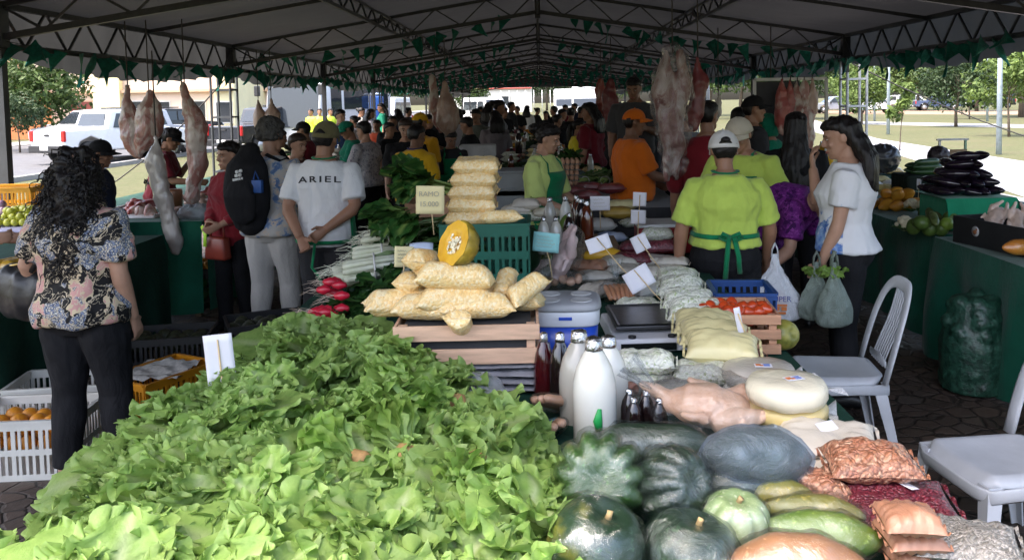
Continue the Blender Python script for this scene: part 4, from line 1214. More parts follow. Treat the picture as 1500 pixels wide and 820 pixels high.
def tubebag_mesh(L, r, seed=0, sag=.12, taper=0):
 """a sausage-shaped bag, welded flat across both ends"""
 r2 = random.Random(seed); off = V((r2.uniform(-9, 9),) * 3); mb = MB(); rings = []
 N = 22
 for i in range(N + 1):
  t = i / N; x = (t - .5) * L
  e = min(t, 1 - t) / .5
  full = 1 - (1 - min(1, e / .45)) ** 2.4
  ry = r * (1.22 - .22 * full) * (1 - taper * t); rz = r * max(.03, full ** .75) * (1 - taper * t * .6)
  ring = []
  for j in range(24):
   a = 2 * math.pi * j / 24
   q = V((x * 14, math.cos(a) * 1.4, math.sin(a) * 1.4)) + off
   k = 1 + .10 * noise.noise(q) + .05 * noise.noise(q * 2.7) * (1.4 - full) + .03 * math.sin(a * 9 + off.x) * (1 - full)
   z = math.sin(a) * rz * k
   if z < 0: z *= .82
   ring.append(V((x + .012 * math.sin(a * 2 + off.x) * (1 - full), math.cos(a) * ry * k, z - sag * r * (1 - full))))
  rings.append(ring)
 mb.loft(rings)
 return mb.mesh('bag')

def mesh_thing(name, me, mat, label, cat, loc, rot=(0, 0, 0), group=None, parent=None, smooth=True):
 if len(me.materials) == 0: me.materials.append(mat)
 o = link(name, me, None, parent, smooth); o.location = loc; o.rotation_euler = rot
 return tag(o, label, cat, group)

# contents seen through the bag
def grain(name, cols, scale, bumpk=.5, coat=.75, wr=.35, gap=.25, rndv=.06, wsc=10, dk=.55):
 """a clear bag full of grains: every grain has its own shade"""
 def fn(t, vec):
  vec2 = t.mix(.03, vec, t.noise(vec, 30, 2))
  cell = t.voro(vec2, scale, 'Color'); dist = t.voro(vec2, scale, 'Distance')
  sep = t.n('ShaderNodeSeparateColor'); t.l(cell, sep.inputs[0])
  n = len(cols); c = t.ramp(sep.outputs[0], [((i + .5) / n, k) for i, k in enumerate(cols)])
  c = t.mix(t.ramp(dist, [(gap + .25, (0, 0, 0)), (gap + .55, (1, 1, 1))]), c, tuple(x * dk for x in cols[0]))  # gaps between grains darkened in the colour, as shade would
  inv = t.n('ShaderNodeMath', operation='SUBTRACT'); inv.inputs[0].default_value = 1; t.l(dist, inv.inputs[1])
  return c, t.bump(inv.outputs[0], bumpk, .012)
 return wrapped(name, fn, .45, coat, wr, wsc)
PUFF = grain('puffed_corn', [(.82, .55, .22), (.85, .64, .31), (.87, .72, .44), (.83, .59, .26)], 105, .35, .6, .5, gap=.45, dk=.8)
BEANW = grain('white_beans_green_flecks', [(.80, .80, .68), (.74, .76, .60), (.84, .84, .76), (.40, .48, .22), (.80, .80, .70), (.76, .77, .62)], 95, .5, .8, dk=.78)
REDB = grain('red_beans', [(.13, .012, .025), (.18, .02, .035), (.10, .01, .018), (.21, .03, .045)], 120, .6, .55)
PEANUT = grain('shelled_peanuts', [(.42, .17, .09), (.50, .24, .14), (.36, .13, .07), (.56, .32, .2)], 90, .8, .6)
SEEDS = grain('grey_seeds', [(.20, .19, .17), (.28, .26, .24), (.14, .13, .12), (.33, .31, .29)], 170, .5, .5)
LENT = grain('brown_lentils', [(.16, .06, .04), (.22, .09, .06), (.12, .045, .03)], 150, .5, .6)
def plainwrap(name, col, var=.08, s=6, coat=.7, wr=.45, bump=.15, col2=None, wsc=12):
 def fn(t, vec):
  c = t.ramp(t.noise(vec, s, 5), [(.3, tuple(x * (1 - var) for x in col)), (.7, col2 or tuple(min(1, x * (1 + var)) for x in col))])
  return c, t.bump(t.noise(vec, 40, 4), bump, .006)
 return wrapped(name, fn, .45, coat, wr, wsc)
FLOURY = plainwrap('yellow_corn_flour', (.66, .58, .30)); FLOURW = plainwrap('white_cassava_flour', (.62, .56, .47)); STARCH = plainwrap('white_starch', (.66, .65, .63))
CHEESE_W = plainwrap('white_cheese', (.74, .68, .52), .05, 4); CHEESE_Y = plainwrap('yellow_cheese', (.70, .54, .22), .08, 4)
CURD = plainwrap('bagged_curd', (.46, .42, .36), .1, 5, .8, .5)
SAUS = plainwrap('brown_patties', (.36, .17, .10), .2, 8, .9, .6)
MEATR = plainwrap('dark_red_mince', (.20, .018, .022), .3, 10, 1, .4)
CLEAR = film('clear_film', (.97, .98, .99), .035, gloss=True); CLEAR2 = film('milky_film', (.80, .82, .86), .25, .8, 7)
PAPER = M('white_card', (.72, .71, .76), .8, .03); PAPER_Y = M('yellow_card', (.78, .68, .38), .8, .04); PAPER_T = M('teal_card', (.30, .62, .62), .8, .04)
STICK = M('bamboo_stick', (.62, .46, .25), .6, .1, 30); INK = M('pale_ink', (.44, .41, .32), .8); REDINK = M('red_print', (.62, .10, .08), .7); BLUEINK = M('blue_print', (.10, .16, .42), .7); ORINK = M('orange_print', (.66, .20, .05), .7)
FOIL = M('crumpled_foil', (.72, .72, .73), .22, .1, 30, .9, 60, metal=1)
WOOD = M('crate_pine', (.50, .27, .16), .7, .22, 5, .25, 60, stretch=(1.5, 14, 14)); WOODL = M('pale_crate_pine', (.62, .40, .27), .7, .18, 5, .25, 60, stretch=(1.5, 14, 14))

def sticker(parent, at, rz=0, s=(.05, .032), rot=None, z=.003):
 q = MB(); q.box((0, 0, 0), (s[0], s[1], .0012)); o = q.build('sticker', PAPER, parent, False); o.location = at; o.rotation_euler = rot or (0, 0, rz)
 q = MB()
 for k, (x, y, w_, h_) in enumerate(((-.28, .05, .30, .5), (-.1, -.12, .2, .3))):
  q.box((x * s[0], y * s[1], .0014), (w_ * s[0], h_ * s[1], .001))
 q.build('logo', ORINK, o, False)
 q = MB()
 for k in range(4): q.box((.2 * s[0], (.28 - .19 * k) * s[1], .0014), ((.42 - .08 * (k % 2)) * s[0], .07 * s[1], .001))
 q.build('small_print', BLUEINK, o, False)
 return o

def squiggle(mb, x0, x1, y, h, seed, n=26, r=.0009):
 r2 = random.Random(seed); pts = []
 for k in range(n):
  t = k / (n - 1); pts.append((lerp(x0, x1, t), -.0016, y + h * (.5 * math.sin(t * n * 1.35 + r2.uniform(-.5, .5)) * r2.uniform(.4, 1))))
 mb.tube(pts, r, 4)

def card(px, py, d, w_, h_, label, mat=None, roll=0, yaw=0, pitch=0, stick=.22, lean=0, lines=0, text=None, back=True, lean2=0, stick_top=0):
 """a price card on a thin stick; its centre shows at (px, py)"""
 c = P(px, py, d=d)
 root = thing('price_card', label, 'price card', c, 0, 'price cards on sticks over the goods')
 root.rotation_euler = (R(pitch), R(roll), R(yaw))
 q = MB(); q.grid(lambda u, v: ((u - .5) * w_, .004 * math.sin(u * 3 + v * 2), (v - .5) * h_), 6, 6); q.build('card', mat or PAPER, root, solid=.0012)
 if back or stick:
  q = MB(); q.tube([(0, -.003 if back else .007, h_ / 2 * stick_top if back else -h_ * .3), (lean * .5, (-.002 if back else .007) + lean2 * .5, -h_ * .2 - stick * .5), (lean, lean2, -h_ / 2 - stick)], .0028, 6); q.build('stick', STICK, root)
 if lines:
  q = MB()
  for k in range(lines): squiggle(q, -w_ * .36, w_ * (.34 - .1 * (k % 2)), h_ * (.28 - .5 * k / max(1, lines - 1)) if lines > 1 else 0, h_ * .13, k + int(px))
  q.build('handwriting', INK, root)
 if text:
  for k, (s, z, size) in enumerate(text):
   cu = bpy.data.curves.new('t', 'FONT'); cu.body = s; cu.size = size; cu.align_x = 'CENTER'
   o = bpy.data.objects.new('t', cu); COL.objects.link(o); dg = bpy.context.evaluated_depsgraph_get(); tm = bpy.data.meshes.new_from_object(o.evaluated_get(dg)); bpy.data.objects.remove(o)
   tm.materials.clear(); t_ = link('handwriting', tm, INK, root); t_.location = (-.005, -.007, z); t_.rotation_euler = (R(90), 0, 0)
 return root

def bottle_mesh(h, r, neck=.3, n=20):
 mb = MB()
 mb.lathe([(r * .85, 0), (r, .012), (r, h * .52), (r * .97, h * .60), (r * .8, h * .74), (r * .5, h * .86), (r * neck, h * .92), (r * neck, h * .98), (r * neck * .6, h * .985)], n)
 return mb
def bottle(px, pyb, d, h, r, mat, label, group=None, cap=FOIL, z=None, fill=None):
 c = P(px, pyb, d=d) if z is None else P(px, pyb, z=z)
 root = thing('bottle', label, 'bottle', c, rnd.uniform(0, 6), group)
 bottle_mesh(h, r).build('glass', mat, root)
 q = MB(); q.lathe([(r * .42, h * .90), (r * .40, h * .935), (r * .36, h * 1.0), (r * .2, h * 1.015)], 14); me = q.mesh('cap'); displace(me, lambda c_, n_: n_ * .004 * noise.noise(c_ * 160)); link('foil_cap', me, cap, root, True)
 return root
MILK = M('milk_in_plastic', (.74, .73, .66), .25, .04, 5, coat=.6); MILKC = M('clouded_milk', (.42, .40, .35), .25, .1, 5, coat=.6)
WINE = M('dark_wine', (.05, .004, .006), .12, .2, coat=.8); MOLAS = M('molasses', (.012, .006, .006), .12, .2, coat=.8); HONEY = M('honey', (.20, .05, .008), .12, .2, coat=.8); MOLR = M('red_brown_honey', (.09, .018, .006), .12, .2, coat=.8)

def ribbed(r, hgt, ribs, depth, seed=0, n=64, k=24, squash=.25, pinch=.12):
 """a ribbed fruit with dimples at both poles"""
 r2 = random.Random(seed); off = V((r2.uniform(-9, 9),) * 3); mb = MB(); rings = []
 for i in range(k + 1):
  a = math.pi * (max(.01, min(.99, i / k)) - .5)
  ring = []
  for j in range(n):
   t = 2 * math.pi * j / n
   rr = math.cos(a) ** .85 * r * (1 - depth * (1 - abs(math.cos(t * ribs / 2))) ** 1.5 * math.cos(a) ** .3)
   z = math.sin(a) * hgt / 2 - math.copysign(1, a) * pinch * hgt * math.exp(-(math.cos(a) / .32) ** 2)
   p = V((math.cos(t) * rr, math.sin(t) * rr, z))
   ring.append(p * (1 + .06 * noise.noise(p * 7 + off)))
  rings.append(ring)
 mb.loft(rings)
 return mb
def elong(L, r, seed=0, ends=(.35, .5), bend=0, neck=0, ridges=0):
 """a long fruit along x"""
 r2 = random.Random(seed); off = V((r2.uniform(-9, 9),) * 3); mb = MB(); rings = []
 for i in range(19):
  t = max(.004, min(.996, i / 18)); x = (t - .5) * L
  rr = r * min(1, (t / ends[0])) ** .5 * min(1, ((1 - t) / ends[1])) ** .55 * (1 - neck * (1 - t))
  ring = []
  for j in range(20):
   a = 2 * math.pi * j / 20; q = rr * (1 + (.04 * math.cos(ridges * a) if ridges else 0))
   p = V((x, math.cos(a) * q, math.sin(a) * q + bend * L * (1 - (2 * t - 1) ** 2)))
   ring.append(p + p.normalized() * .04 * r * noise.noise(p * 14 + off))
  rings.append(ring)
 mb.loft(rings)
 return mb

def slat_crate(name, label, cat, loc, rz, L, W, Hc, mat, slats=2, group=None, t=.010):
 root = thing(name, label, cat, loc, rz, group)
 sh = Hc / (slats + (slats - 1) * .55)
 for s in range(slats):
  z = sh / 2 + s * sh * 1.55
  for sg in (-1, 1):
   q = MB(); q.box((0, sg * W / 2, z), (L, t, sh)); q.build('side_slat', mat, root, False, .0015)
   q = MB(); q.box((sg * (L / 2 - t / 2 - .001), 0, z), (t, W - t - .002, sh)); q.build('end_slat', mat, root, False, .0015)
 for sx in (-1, 1):
  for sy in (-1, 1):
   q = MB(); q.box((sx * (L / 2 - .03), sy * (W / 2 - .022), Hc / 2), (.03, .03, Hc - .004)); q.build('corner_post', mat, root, False, .001)
 q = MB()
 for k in range(4): q.box((0, (k - 1.5) * W / 4.3, .008), (L - .03, W / 5.4, .008))
 q.build('floor', mat, root, False)
 return root

def plastic_crate(name, label, loc, rz, L, W, Hc, mat, group=None, cat='crate', rows=2, taper=1.06):
 """an open plastic crate with a rim, ribs and slotted sides"""
 root = thing(name, label, cat, loc, rz, group)
 th = .008
 q = MB(); q.box((0, 0, th / 2), (L - .004, W - .004, th)); q.build('floor', mat, root, False)
 for k, (ax, ln, off) in enumerate((('x', L, W / 2), ('x', L, -W / 2), ('y', W, L / 2), ('y', W, -L / 2))):
  q = MB()
  def slab(u0, u1, z0, z1, tt=th):
   if u1 - u0 < .002 or z1 - z0 < .002: return
   c = ((u0 + u1) / 2, off, (z0 + z1) / 2) if ax == 'x' else (off, (u0 + u1) / 2, (z0 + z1) / 2)
   dd = (u1 - u0, tt, z1 - z0) if ax == 'x' else (tt, u1 - u0, z1 - z0)
   q.box(c, dd)
  n = max(5, int(ln / .032)); b = ln / 2
  e = 0 if ax == 'x' else th / 2 + .001
  rim = Hc * .16; band = Hc * .10; hh = (Hc - rim - band * (rows)) / rows
  z = 0.0
  for r_ in range(rows):
   slab(-b + e, b - e, z, z + band); z += band
   for i in range(n):
    u = -b + e + (i) * (ln - 2 * e) / n
    w_ = (ln - 2 * e) / n
    slab(u, u + w_ * (.42 if i % 4 else .62), z, z + hh, th * .98)
   z += hh
  slab(-b + e, b - e, z, Hc, th)
  slab(-b + e * 0, b, Hc - .014, Hc, th + .012) if ax == 'x' else slab(-b + .012, b - .012, Hc - .0142, Hc - .0002, th + .012)
  q.build('side_panel', mat, root, False)
 return root

# ------------------------------------------------------------------ leaves
def leafmat(name, lo, hi, rib, trans=.3, rough=.45, rv=.10):
 t = NT(name); vec = t.coord()
 at = t.n('ShaderNodeAttribute', attribute_name='rib')
 c = t.ramp(t.noise(vec, 26, 5), [(.3, lo), (.7, hi)])
 c = t.mix(at.outputs['Fac'], c, rib)
 n2 = t.noise(vec, 90, 4)
 return t.bsdf(c, rough, spec=.45, normal=t.bump(n2, .45, .006), trans=trans, rndv=rv)
LETT = leafmat('lettuce_leaf', (.165, .325, .045), (.335, .50, .115), (.52, .60, .32), .40, rv=.2)
CHARD = leafmat('chard_leaf', (.012, .055, .012), (.03, .11, .02), (.35, .48, .12), .15, .35)
HERB = leafmat('dark_herb_leaf', (.010, .045, .010), (.03, .10, .018), (.10, .2, .04), .2)
LEEKM = leafmat('leek', (.05, .16, .03), (.12, .26, .06), (.62, .64, .40), .2)
def leaf_sheet(mb, ribs, base, dirv, up, L, W, ruffle=.02, curl=.6, nu=11, nv=12, seed=0, freq=9, cup=.3, rib_w=.22):
 """one leaf: a curved blade with a pale rib and a frilled edge"""
 r2 = random.Random(seed); ph = [r2.uniform(0, 6.28) for _ in range(6)]
 d = dirv.normalized(); s_ = d.cross(up).normalized(); n_ = s_.cross(d).normalized()
 def fn(u, v):
  y = 2 * v - 1
  wd = W * (.14 + .86 * smoothstep(0, .62, u)) * (1 - .55 * max(0, (u - .7) / .3) ** 2)
  ang = curl * u * 1.6
  fwd = L * u * (math.sin(ang) / ang if abs(ang) > .01 else 1); lift = -L * u * ((1 - math.cos(ang)) / ang if abs(ang) > .01 else 0)
  e = max(abs(y) ** 2.0, smoothstep(.70, 1, u)) * smoothstep(.12, .5, u)
  rf = ruffle * e * (math.sin(u * freq * 3.1 + ph[0] + (2.2 if y > 0 else 0)) * abs(y) + smoothstep(.6, 1, u) * math.sin(y * freq * 1.25 + ph[1]) + .45 * math.sin(u * freq * 1.5 + y * freq * .7 + ph[2]))
  rx = ruffle * .9 * e * math.cos(u * freq * 3.1 + ph[3]) * (1 if y > 0 else -1)
  h = lift + rf + cup * wd * (abs(y) ** 1.7) * (1 - .5 * u) + .35 * ruffle * math.sin(7 * u + 5 * y + ph[4])
  return base + d * (fwd + .6 * ruffle * e * math.sin(y * freq * 1.25 + ph[5])) + s_ * (y * wd + rx) + n_ * h
 b0 = len(mb.v)
 mb.grid(fn, nu, nv)
 for i in range(nu + 1):
  for j in range(nv + 1):
   y = abs(2 * j / nv - 1); u = i / nu
   r = max(0, 1 - y / (rib_w * (1.25 - u))) ** 1.2 * (1 - .65 * u)
   vein = .22 * max(0, math.cos((u * 1.0 - y * .5) * 34)) ** 6 * (1 - u * .4)
   pale = .45 * max(0, .45 - u) / .45
   ribs.append(min(1, r + vein * .6 + pale))
def leaf_obj(name, mb, ribs, mat, parent=None):
 me = mb.mesh(name)
 a = me.attributes.new('rib', 'FLOAT', 'POINT'); a.data.foreach_set('value', ribs)
 return link(name, me, mat, parent, True)
def frilly_leaf(mb, ribs, base, dirv, up, L, W, ruffle, curl, seed, cup=.3, waves=15):
 """a lettuce leaf: a soft blade and a gathered frill running all round its rim"""
 r2 = random.Random(seed); ph = [r2.uniform(0, 6.28) for _ in range(5)]
 d = dirv.normalized(); s_ = d.cross(up).normalized(); n_ = s_.cross(d).normalized()
 def fn(u, v):
  y = 2 * v - 1; wd = W * (.16 + .84 * smoothstep(0, .6, u)) * (1 - .30 * max(0, (u - .6) / .4) ** 2)
  u2 = u * (1 - .22 * abs(y) ** 2.5 * smoothstep(.5, 1, u)); ang = curl * u2 * 1.6
  fwd = L * u2 * (math.sin(ang) / ang if abs(ang) > .01 else 1); lift = -L * u2 * ((1 - math.cos(ang)) / ang if abs(ang) > .01 else 0)
  h = lift + cup * wd * abs(y) ** 1.7 * (1 - .5 * u) + ruffle * (.8 * math.sin(6 * u + 4 * y + ph[0]) + .5 * math.sin(11 * u - 7 * y + ph[1])) * smoothstep(.1, .5, u)
  return base + d * fwd + s_ * (y * wd) + n_ * h
 nu, nv = 9, 8
 mb.grid(fn, nu, nv)
 for i in range(nu + 1):
  for j in range(nv + 1):
   y = abs(2 * j / nv - 1); u = i / nu
   ribs.append(min(1, max(0, 1 - y / (.24 * (1.25 - u))) ** 1.2 * (1 - .6 * u) + .5 * max(0, .5 - u) / .5 + .12))
 path = [(lerp(.22, 1, k / 20), 0) for k in range(20)] + [(1, k / 16) for k in range(17)] + [(lerp(1, .22, k / 20), 1) for k in range(1, 21)]
 E = [fn(u, v) for u, v in path]; I = [fn(u * .93, lerp(v, .5, .14)) for u, v in path]
 n = len(E) - 1; m = n * 3; b = len(mb.v)
 for k in range(m + 1):
  t = k / 3; i = min(int(t), n - 1); f = t - i
  e = E[i].lerp(E[i + 1], f); o = (e - I[i].lerp(I[i + 1], f)).normalized(); tg = (E[i + 1] - E[i]).normalized(); nn = o.cross(tg).normalized()
  s = k / m; env = min(1, 8 * s, 8 * (1 - s)); q = 2 * math.pi * waves * s
  for j in range(4):
   w_ = j / 3; A = ruffle * 1.45 * env * w_
   mb.v.append(tuple(e + o * (-.004 + .023 * w_ * env) + nn * (A * math.sin(q + ph[2] + 1.5 * math.sin(q * .31 + ph[3])) + A * .6 * math.sin(q * .5 + ph[4])) + tg * (A * .6 * math.cos(q + ph[3]))))
   ribs.append(.05 + .16 * w_)  # rim paler outward: pale highlights put into the leaf colour
 for k in range(m):
  for j in range(3):
   mb.f.append((b + k * 4 + j, b + k * 4 + j + 1, b + k * 4 + j + 5, b + k * 4 + j + 4)); mb.m.append(0)
def lettuce_mesh(seed, n=22, open_=1.0):
 r2 = random.Random(seed); mb, ribs = MB(), []
 for k in range(n + 3):
  t = min(1, k / (n - 1)); a = k * 2.4 + r2.uniform(-.3, .3)
  el = lerp(1.25, .12, t ** .8) * r2.uniform(.8, 1.15)
  L = lerp(.095, .19, t ** .7) * r2.uniform(.85, 1.12); W = L * r2.uniform(.44, .60)
  d = V((math.cos(a) * math.cos(el), math.sin(a) * math.cos(el), math.sin(el)))
  base = V((math.cos(a) * .012, math.sin(a) * .012, .02 + .035 * (1 - t)))
  frilly_leaf(mb, ribs, base, d, V((0, 0, 1)) if el < 1.2 else V((-math.cos(a), -math.sin(a), .5)), L * (1.25 if k >= n else 1), W * (1.35 if k >= n else 1), r2.uniform(.009, .014) * (.55 if k >= n else 1), r2.uniform(.2, .9), seed * 100 + k, r2.uniform(.1, .4), r2.randint(14, 20))
 me = mb.mesh('leaves'); at = me.attributes.new('rib', 'FLOAT', 'POINT'); at.data.foreach_set('value', ribs)
 me.materials.append(LETT); me.polygons.foreach_set('use_smooth', [True] * len(me.polygons))
 return me
# ------------------------------------------------------------------ the long table down the middle
TZ = .80
DARKCLOTH = cloth('dark_green_table_cloth', (.010, .045, .030), .25); GREENCLOTH = cloth('green_table_cloth', (.006, .085, .050), .2)
TABLETOP = M('worn_table_top', (.10, .09, .08), .6, .3, 6, .2, 40); LEGW = M('table_leg_wood', (.20, .13, .08), .7, .2, 8)
def table(label, x0, x1, y0, y1, zt, clothm, sides='fblr', drop=None, fold=1.0, folds_seed=0, group=None, name='market_table'):
 """a trestle table under a cloth that hangs in folds; the cloth is a thing of its own"""
 root = thing(name, label, 'table', ((x0 + x1) / 2, (y0 + y1) / 2, 0), 0, group)
 hx, hy = (x1 - x0) / 2, (y1 - y0) / 2
 q = MB(); q.box((0, 0, zt - .022), (hx * 2 - .03, hy * 2 - .03, .03)); q.build('table_top', TABLETOP, root, False, .004)
 for sx in (-1, 1):
  for sy in (-1, 1):
   q = MB(); q.box((sx * (hx - .08), sy * (hy - .08), (zt - .04) / 2), (.05, .05, zt - .04)); q.build('leg', LEGW, root, False, .003)
 return root
def tablecloth(label, x0, x1, y0, y1, zt, mat, sides='fblr', drop=.72, seed=0, amp=.03, group=None):
 o = MB(); off = seed * 7.3
 o.grid(lambda u, v: (lerp(x0, x1, u), lerp(y0, y1, v), zt - .002 + .002 * noise.noise(V((u * 9, v * 9, off)))), 10, 10)
 segs = []
 if 'f' in sides: segs.append(((x0, y0), (x1, y0), (0, -1)))
 if 'r' in sides: segs.append(((x1, y0), (x1, y1), (1, 0)))
 if 'b' in sides: segs.append(((x1, y1), (x0, y1), (0, 1)))
 if 'l' in sides: segs.append(((x0, y1), (x0, y0), (-1, 0)))
 for k, (a, b, n) in enumerate(segs):
  ln = math.hypot(b[0] - a[0], b[1] - a[1]); nn = max(24, int(ln / .02))
  def fn(u, v):
   s = v * ln
   f = (noise.noise(V((s * 3.2, off + k * 3, u * .5))) * 1.0 + .5 * math.sin(s * 13 + 2 * noise.noise(V((s * 2, off, 0))))) * amp * min(1, u * 1.6)
   f += .02 * min(1, u * 5) + .03 * u
   e = 0
   dz = drop * (1 + .03 * noise.noise(V((s * 2.1, off, 5)))) * u
   return (lerp(a[0], b[0], v) + n[0] * f, lerp(a[1], b[1], v) + n[1] * f, zt - .002 - dz)
  o.grid(fn, 12, nn)
 return tag(o.build('tablecloth', mat, None, True), label, 'tablecloth', group)
table('long table down the middle of the tent, loaded with lettuce and wrapped produce', -1.22, .97, 1.15, 6.3, TZ, None)
tablecloth('dark green cloth over the long middle table with the lettuce', -1.22, .97, 1.15, 6.3, TZ + .012, DARKCLOTH, 'lrb', .74, 1)
def at(px, py, z): return P(px, py, z=z)
TT = TZ + .016

# --- lettuce heap
lm = [lettuce_mesh(s, 13 + s) for s in range(4)]
def mound(x, y):
 e = min(smoothstep(-1.25, -.75, x), 1 - smoothstep(-.05, .22, x) * .75)
 f = smoothstep(3.75, 3.1, y) * .6 + .4
 return -.025 + .085 * e * f + .04 * math.exp(-((x + .45) / .3) ** 2 - ((y - 3.05) / .35) ** 2)
r2 = random.Random(11)
lett = []
yy = 1.36
row = 0
while yy < 3.4:
 xl = -1.08 if yy < 2.8 else lerp(-1.08, -.88, min(1, (yy - 2.8) / .55)); xr = lerp(-.08, .03, smoothstep(1.5, 2.1, yy)) if yy < 2.2 else lerp(.03, -.38, min(1, (yy - 2.2) / .5))
 if yy > 2.7: xr = lerp(-.38, -.66, min(1, (yy - 2.7) / .5))
 x = xl + (.09 if row % 2 else 0)
 while x < xr + .02:
  lett.append((x + r2.uniform(-.03, .03), yy + r2.uniform(-.03, .03), TT + mound(x, yy) - .02, 0)); x += .182
 yy += .158; row += 1
for (x, y, z, _) in list(lett):          # a second layer thrown on top
 if r2.random() < .30 and -1.1 < x < -.05: lett.append((x + r2.uniform(-.06, .06), y + r2.uniform(-.06, .06), z + .045, 1))
def lett_label(x, y, l):
 return 'loose head of frilly green leaf lettuce in the big heap on the middle table'
for (x, y, z, l) in lett:
 o = bpy.data.objects.new('lettuce', lm[r2.randrange(4)]); COL.objects.link(o)
 o.location = (x, y, z); o.rotation_euler = (r2.uniform(-.45, .45) - (.3 if l else .1), r2.uniform(-.4, .4) + (.25 if x > -.2 else -.2 if x < -1.1 else 0), r2.uniform(0, 6.28)); s = r2.uniform(.9, 1.2); o.scale = (s, s, s * r2.uniform(.62, .85))
 tag(o, lett_label(x, y, l), 'lettuce', 'heap of leaf lettuces on the middle table')
# a few heads turned stem up, showing the cut end
for k, (px, py, z) in enumerate(((585, 640, .97), (500, 660, .95), (640, 590, .98), (690, 690, .95))):
 c = at(px, py, z); root = thing('lettuce', ['lettuce head lying on its side with a browned cut stem, middle of the heap', 'pale lettuce head with smooth outer leaves folded over, beside the browned stem', 'lettuce head on its side with smooth pale leaves near the crate', 'lettuce head with loose torn outer leaves near the dark pumpkins'][k], 'lettuce', c, 0, None, (R(60 + 10 * k), R(20 - 15 * k), R(200 + 50 * k)))
 mb, ribs = MB(), []
 for j in range(9):
  a = j * .7; leaf_sheet(mb, ribs, V((0, 0, -.06)), V((math.cos(a) * .35, math.sin(a) * .35, 1)), V((-math.cos(a), -math.sin(a), .1)), .17, .075, .010, -.35, 14, 12, 900 + j + k * 10, 9, .35, .4)
 leaf_obj('leaves', mb, ribs, LETT, root)
 q = MB(); q.lathe([(.010, -.085), (.024, -.08), (.028, -.06), (.02, -.03)], 10); q.build('cut_stem', M('browned_stem', (.34, .20, .08), .7, .4, 40), root)

# --- wrapped pumpkins and squashes
def pk_base(lo, hi, stripe=None, ribs=0, s=5):
 def fn(t, vec):
  c = t.ramp(t.noise(vec, s, 6, .6), [(.35, lo), (.65, hi)])
  if stripe:
   sp = t.ramp(t.noise(t.mix(.1, vec, t.noise(vec, 8, 3)), 3.2, 4, .6), [(.52, (0, 0, 0)), (.64, (1, 1, 1))]); c = t.mix(sp, c, stripe)
  c = t.mix(t.ramp(t.noise(vec, 70, 3), [(.60, (0, 0, 0)), (.72, (.6, .6, .6))]), c, tuple(min(1, x * 2.2) for x in hi))
  return c, t.bump(t.noise(vec, 20, 4), .2, .01)
 return fn
PK_D = wrapped('dark_pumpkin_in_film', pk_base((.010, .030, .014), (.026, .060, .026), (.36, .32, .04)), .4, 1, .30, 10)
PK_G = wrapped('green_pumpkin_in_film', pk_base((.022, .065, .014), (.06, .14, .03), (.14, .19, .05)), .4, 1, .6, 13)
PK_B = wrapped('black_green_squash_in_film', pk_base((.010, .028, .014), (.028, .058, .028)), .4, 1, .75, 12)
PK_W = wrapped('pale_green_squash_in_film', pk_base((.22, .36, .10), (.52, .60, .34), (.66, .68, .52)), .4, 1, .45, 10)
PAP_G = wrapped('green_papaya_in_film', pk_base((.10, .20, .022), (.22, .31, .05), (.36, .34, .06)), .4, 1, .6, 14)
PAP_Y = wrapped('yellowing_papaya_in_film', pk_base((.16, .19, .03), (.34, .26, .04), (.07, .10, .02)), .4, 1, .7, 14)
ORB = wrapped('tan_squash_in_film', pk_base((.36, .17, .08), (.50, .26, .14), (.30, .2, .10)), .4, 1, .4, 8)
STEM = M('dry_stem', (.42, .30, .14), .8, .25, 30)
def fruit(name, label, cat, me_mb, mat, loc, rot=(0, 0, 0), stem=None, group=None):
 root = thing(name, label, cat, loc, 0, group, rot)
 rd = me_mb.build('rind', mat, root)
 if mat.name.endswith('in_film') and loc[1] < 2.6:      # the film itself, standing off in creases
  me = rd.data.copy(); me.materials.clear(); off = V((loc[0] * 9, loc[1] * 7, 0))
  displace(me, lambda p, n: n * (.0045 + .009 * max(0, .55 - abs(noise.noise(V((p.x * 16, p.y * 16, p.z * 26)) + off)) * 2) + .006 * noise.noise(p * 34 + off)))
  link('film', me, CLEAR, root)
 if stem:
  q = MB(); z = stem[2]; q.tube([(stem[0], stem[1], z - .01), (stem[0], stem[1], z + .008), (stem[0] + .004, stem[1], z + .015)], [.010, .006, .007], 8); q.build('stem', STEM, root)
 return root
fruit('pumpkin', 'smooth dark green pumpkin with a yellow patch, tightly wrapped in shiny film', 'pumpkin', ribbed(.105, .185, 10, .03, 1), PK_D, at(873, 800, TT + .09), (R(18), R(-14), R(100)), (0, 0, .072))
fruit('pumpkin', 'black-green wrapped pumpkin with crumpled film, in front of the pale squash', 'pumpkin', ribbed(.10, .15, 9, .05, 2), PK_B, at(1012, 806, TT + .075), (R(14), R(10), 1.0), (0, 0, .055))
fruit('pumpkin', 'deeply ribbed dark green pumpkin lying on its side by the lettuce', 'pumpkin', ribbed(.115, .20, 11, .22, 3), PK_G, at(880, 702, TT + .11), (R(60), R(-38), .2))
fruit('pumpkin', 'ribbed dark pumpkin in bright creased film between the smooth and the pale ones', 'pumpkin', ribbed(.094, .18, 11, .22, 4), PK_B, at(985, 712, TT + .10), (R(62), R(30), .4))
fruit('squash', 'pale green and white squash with a short stem, loosely bagged', 'squash', ribbed(.075, .125, 8, .12, 5), PK_W, at(1078, 762, TT + .07), (R(12), R(6), 0), (0, 0, .045))
fruit('squash', 'long dark green squash wrapped in film in front of the milk bottles', 'squash', elong(.34, .062, 6, (.25, .25), 0, 0, 8), PK_B, at(955, 655, TT + .085), (0, 0, R(-6)))
fruit('squash', 'dark long squash lying under the film-covered half', 'squash', elong(.30, .055, 7, (.25, .25)), PK_B, at(1105, 712, TT + .055), (0, 0, R(4)))
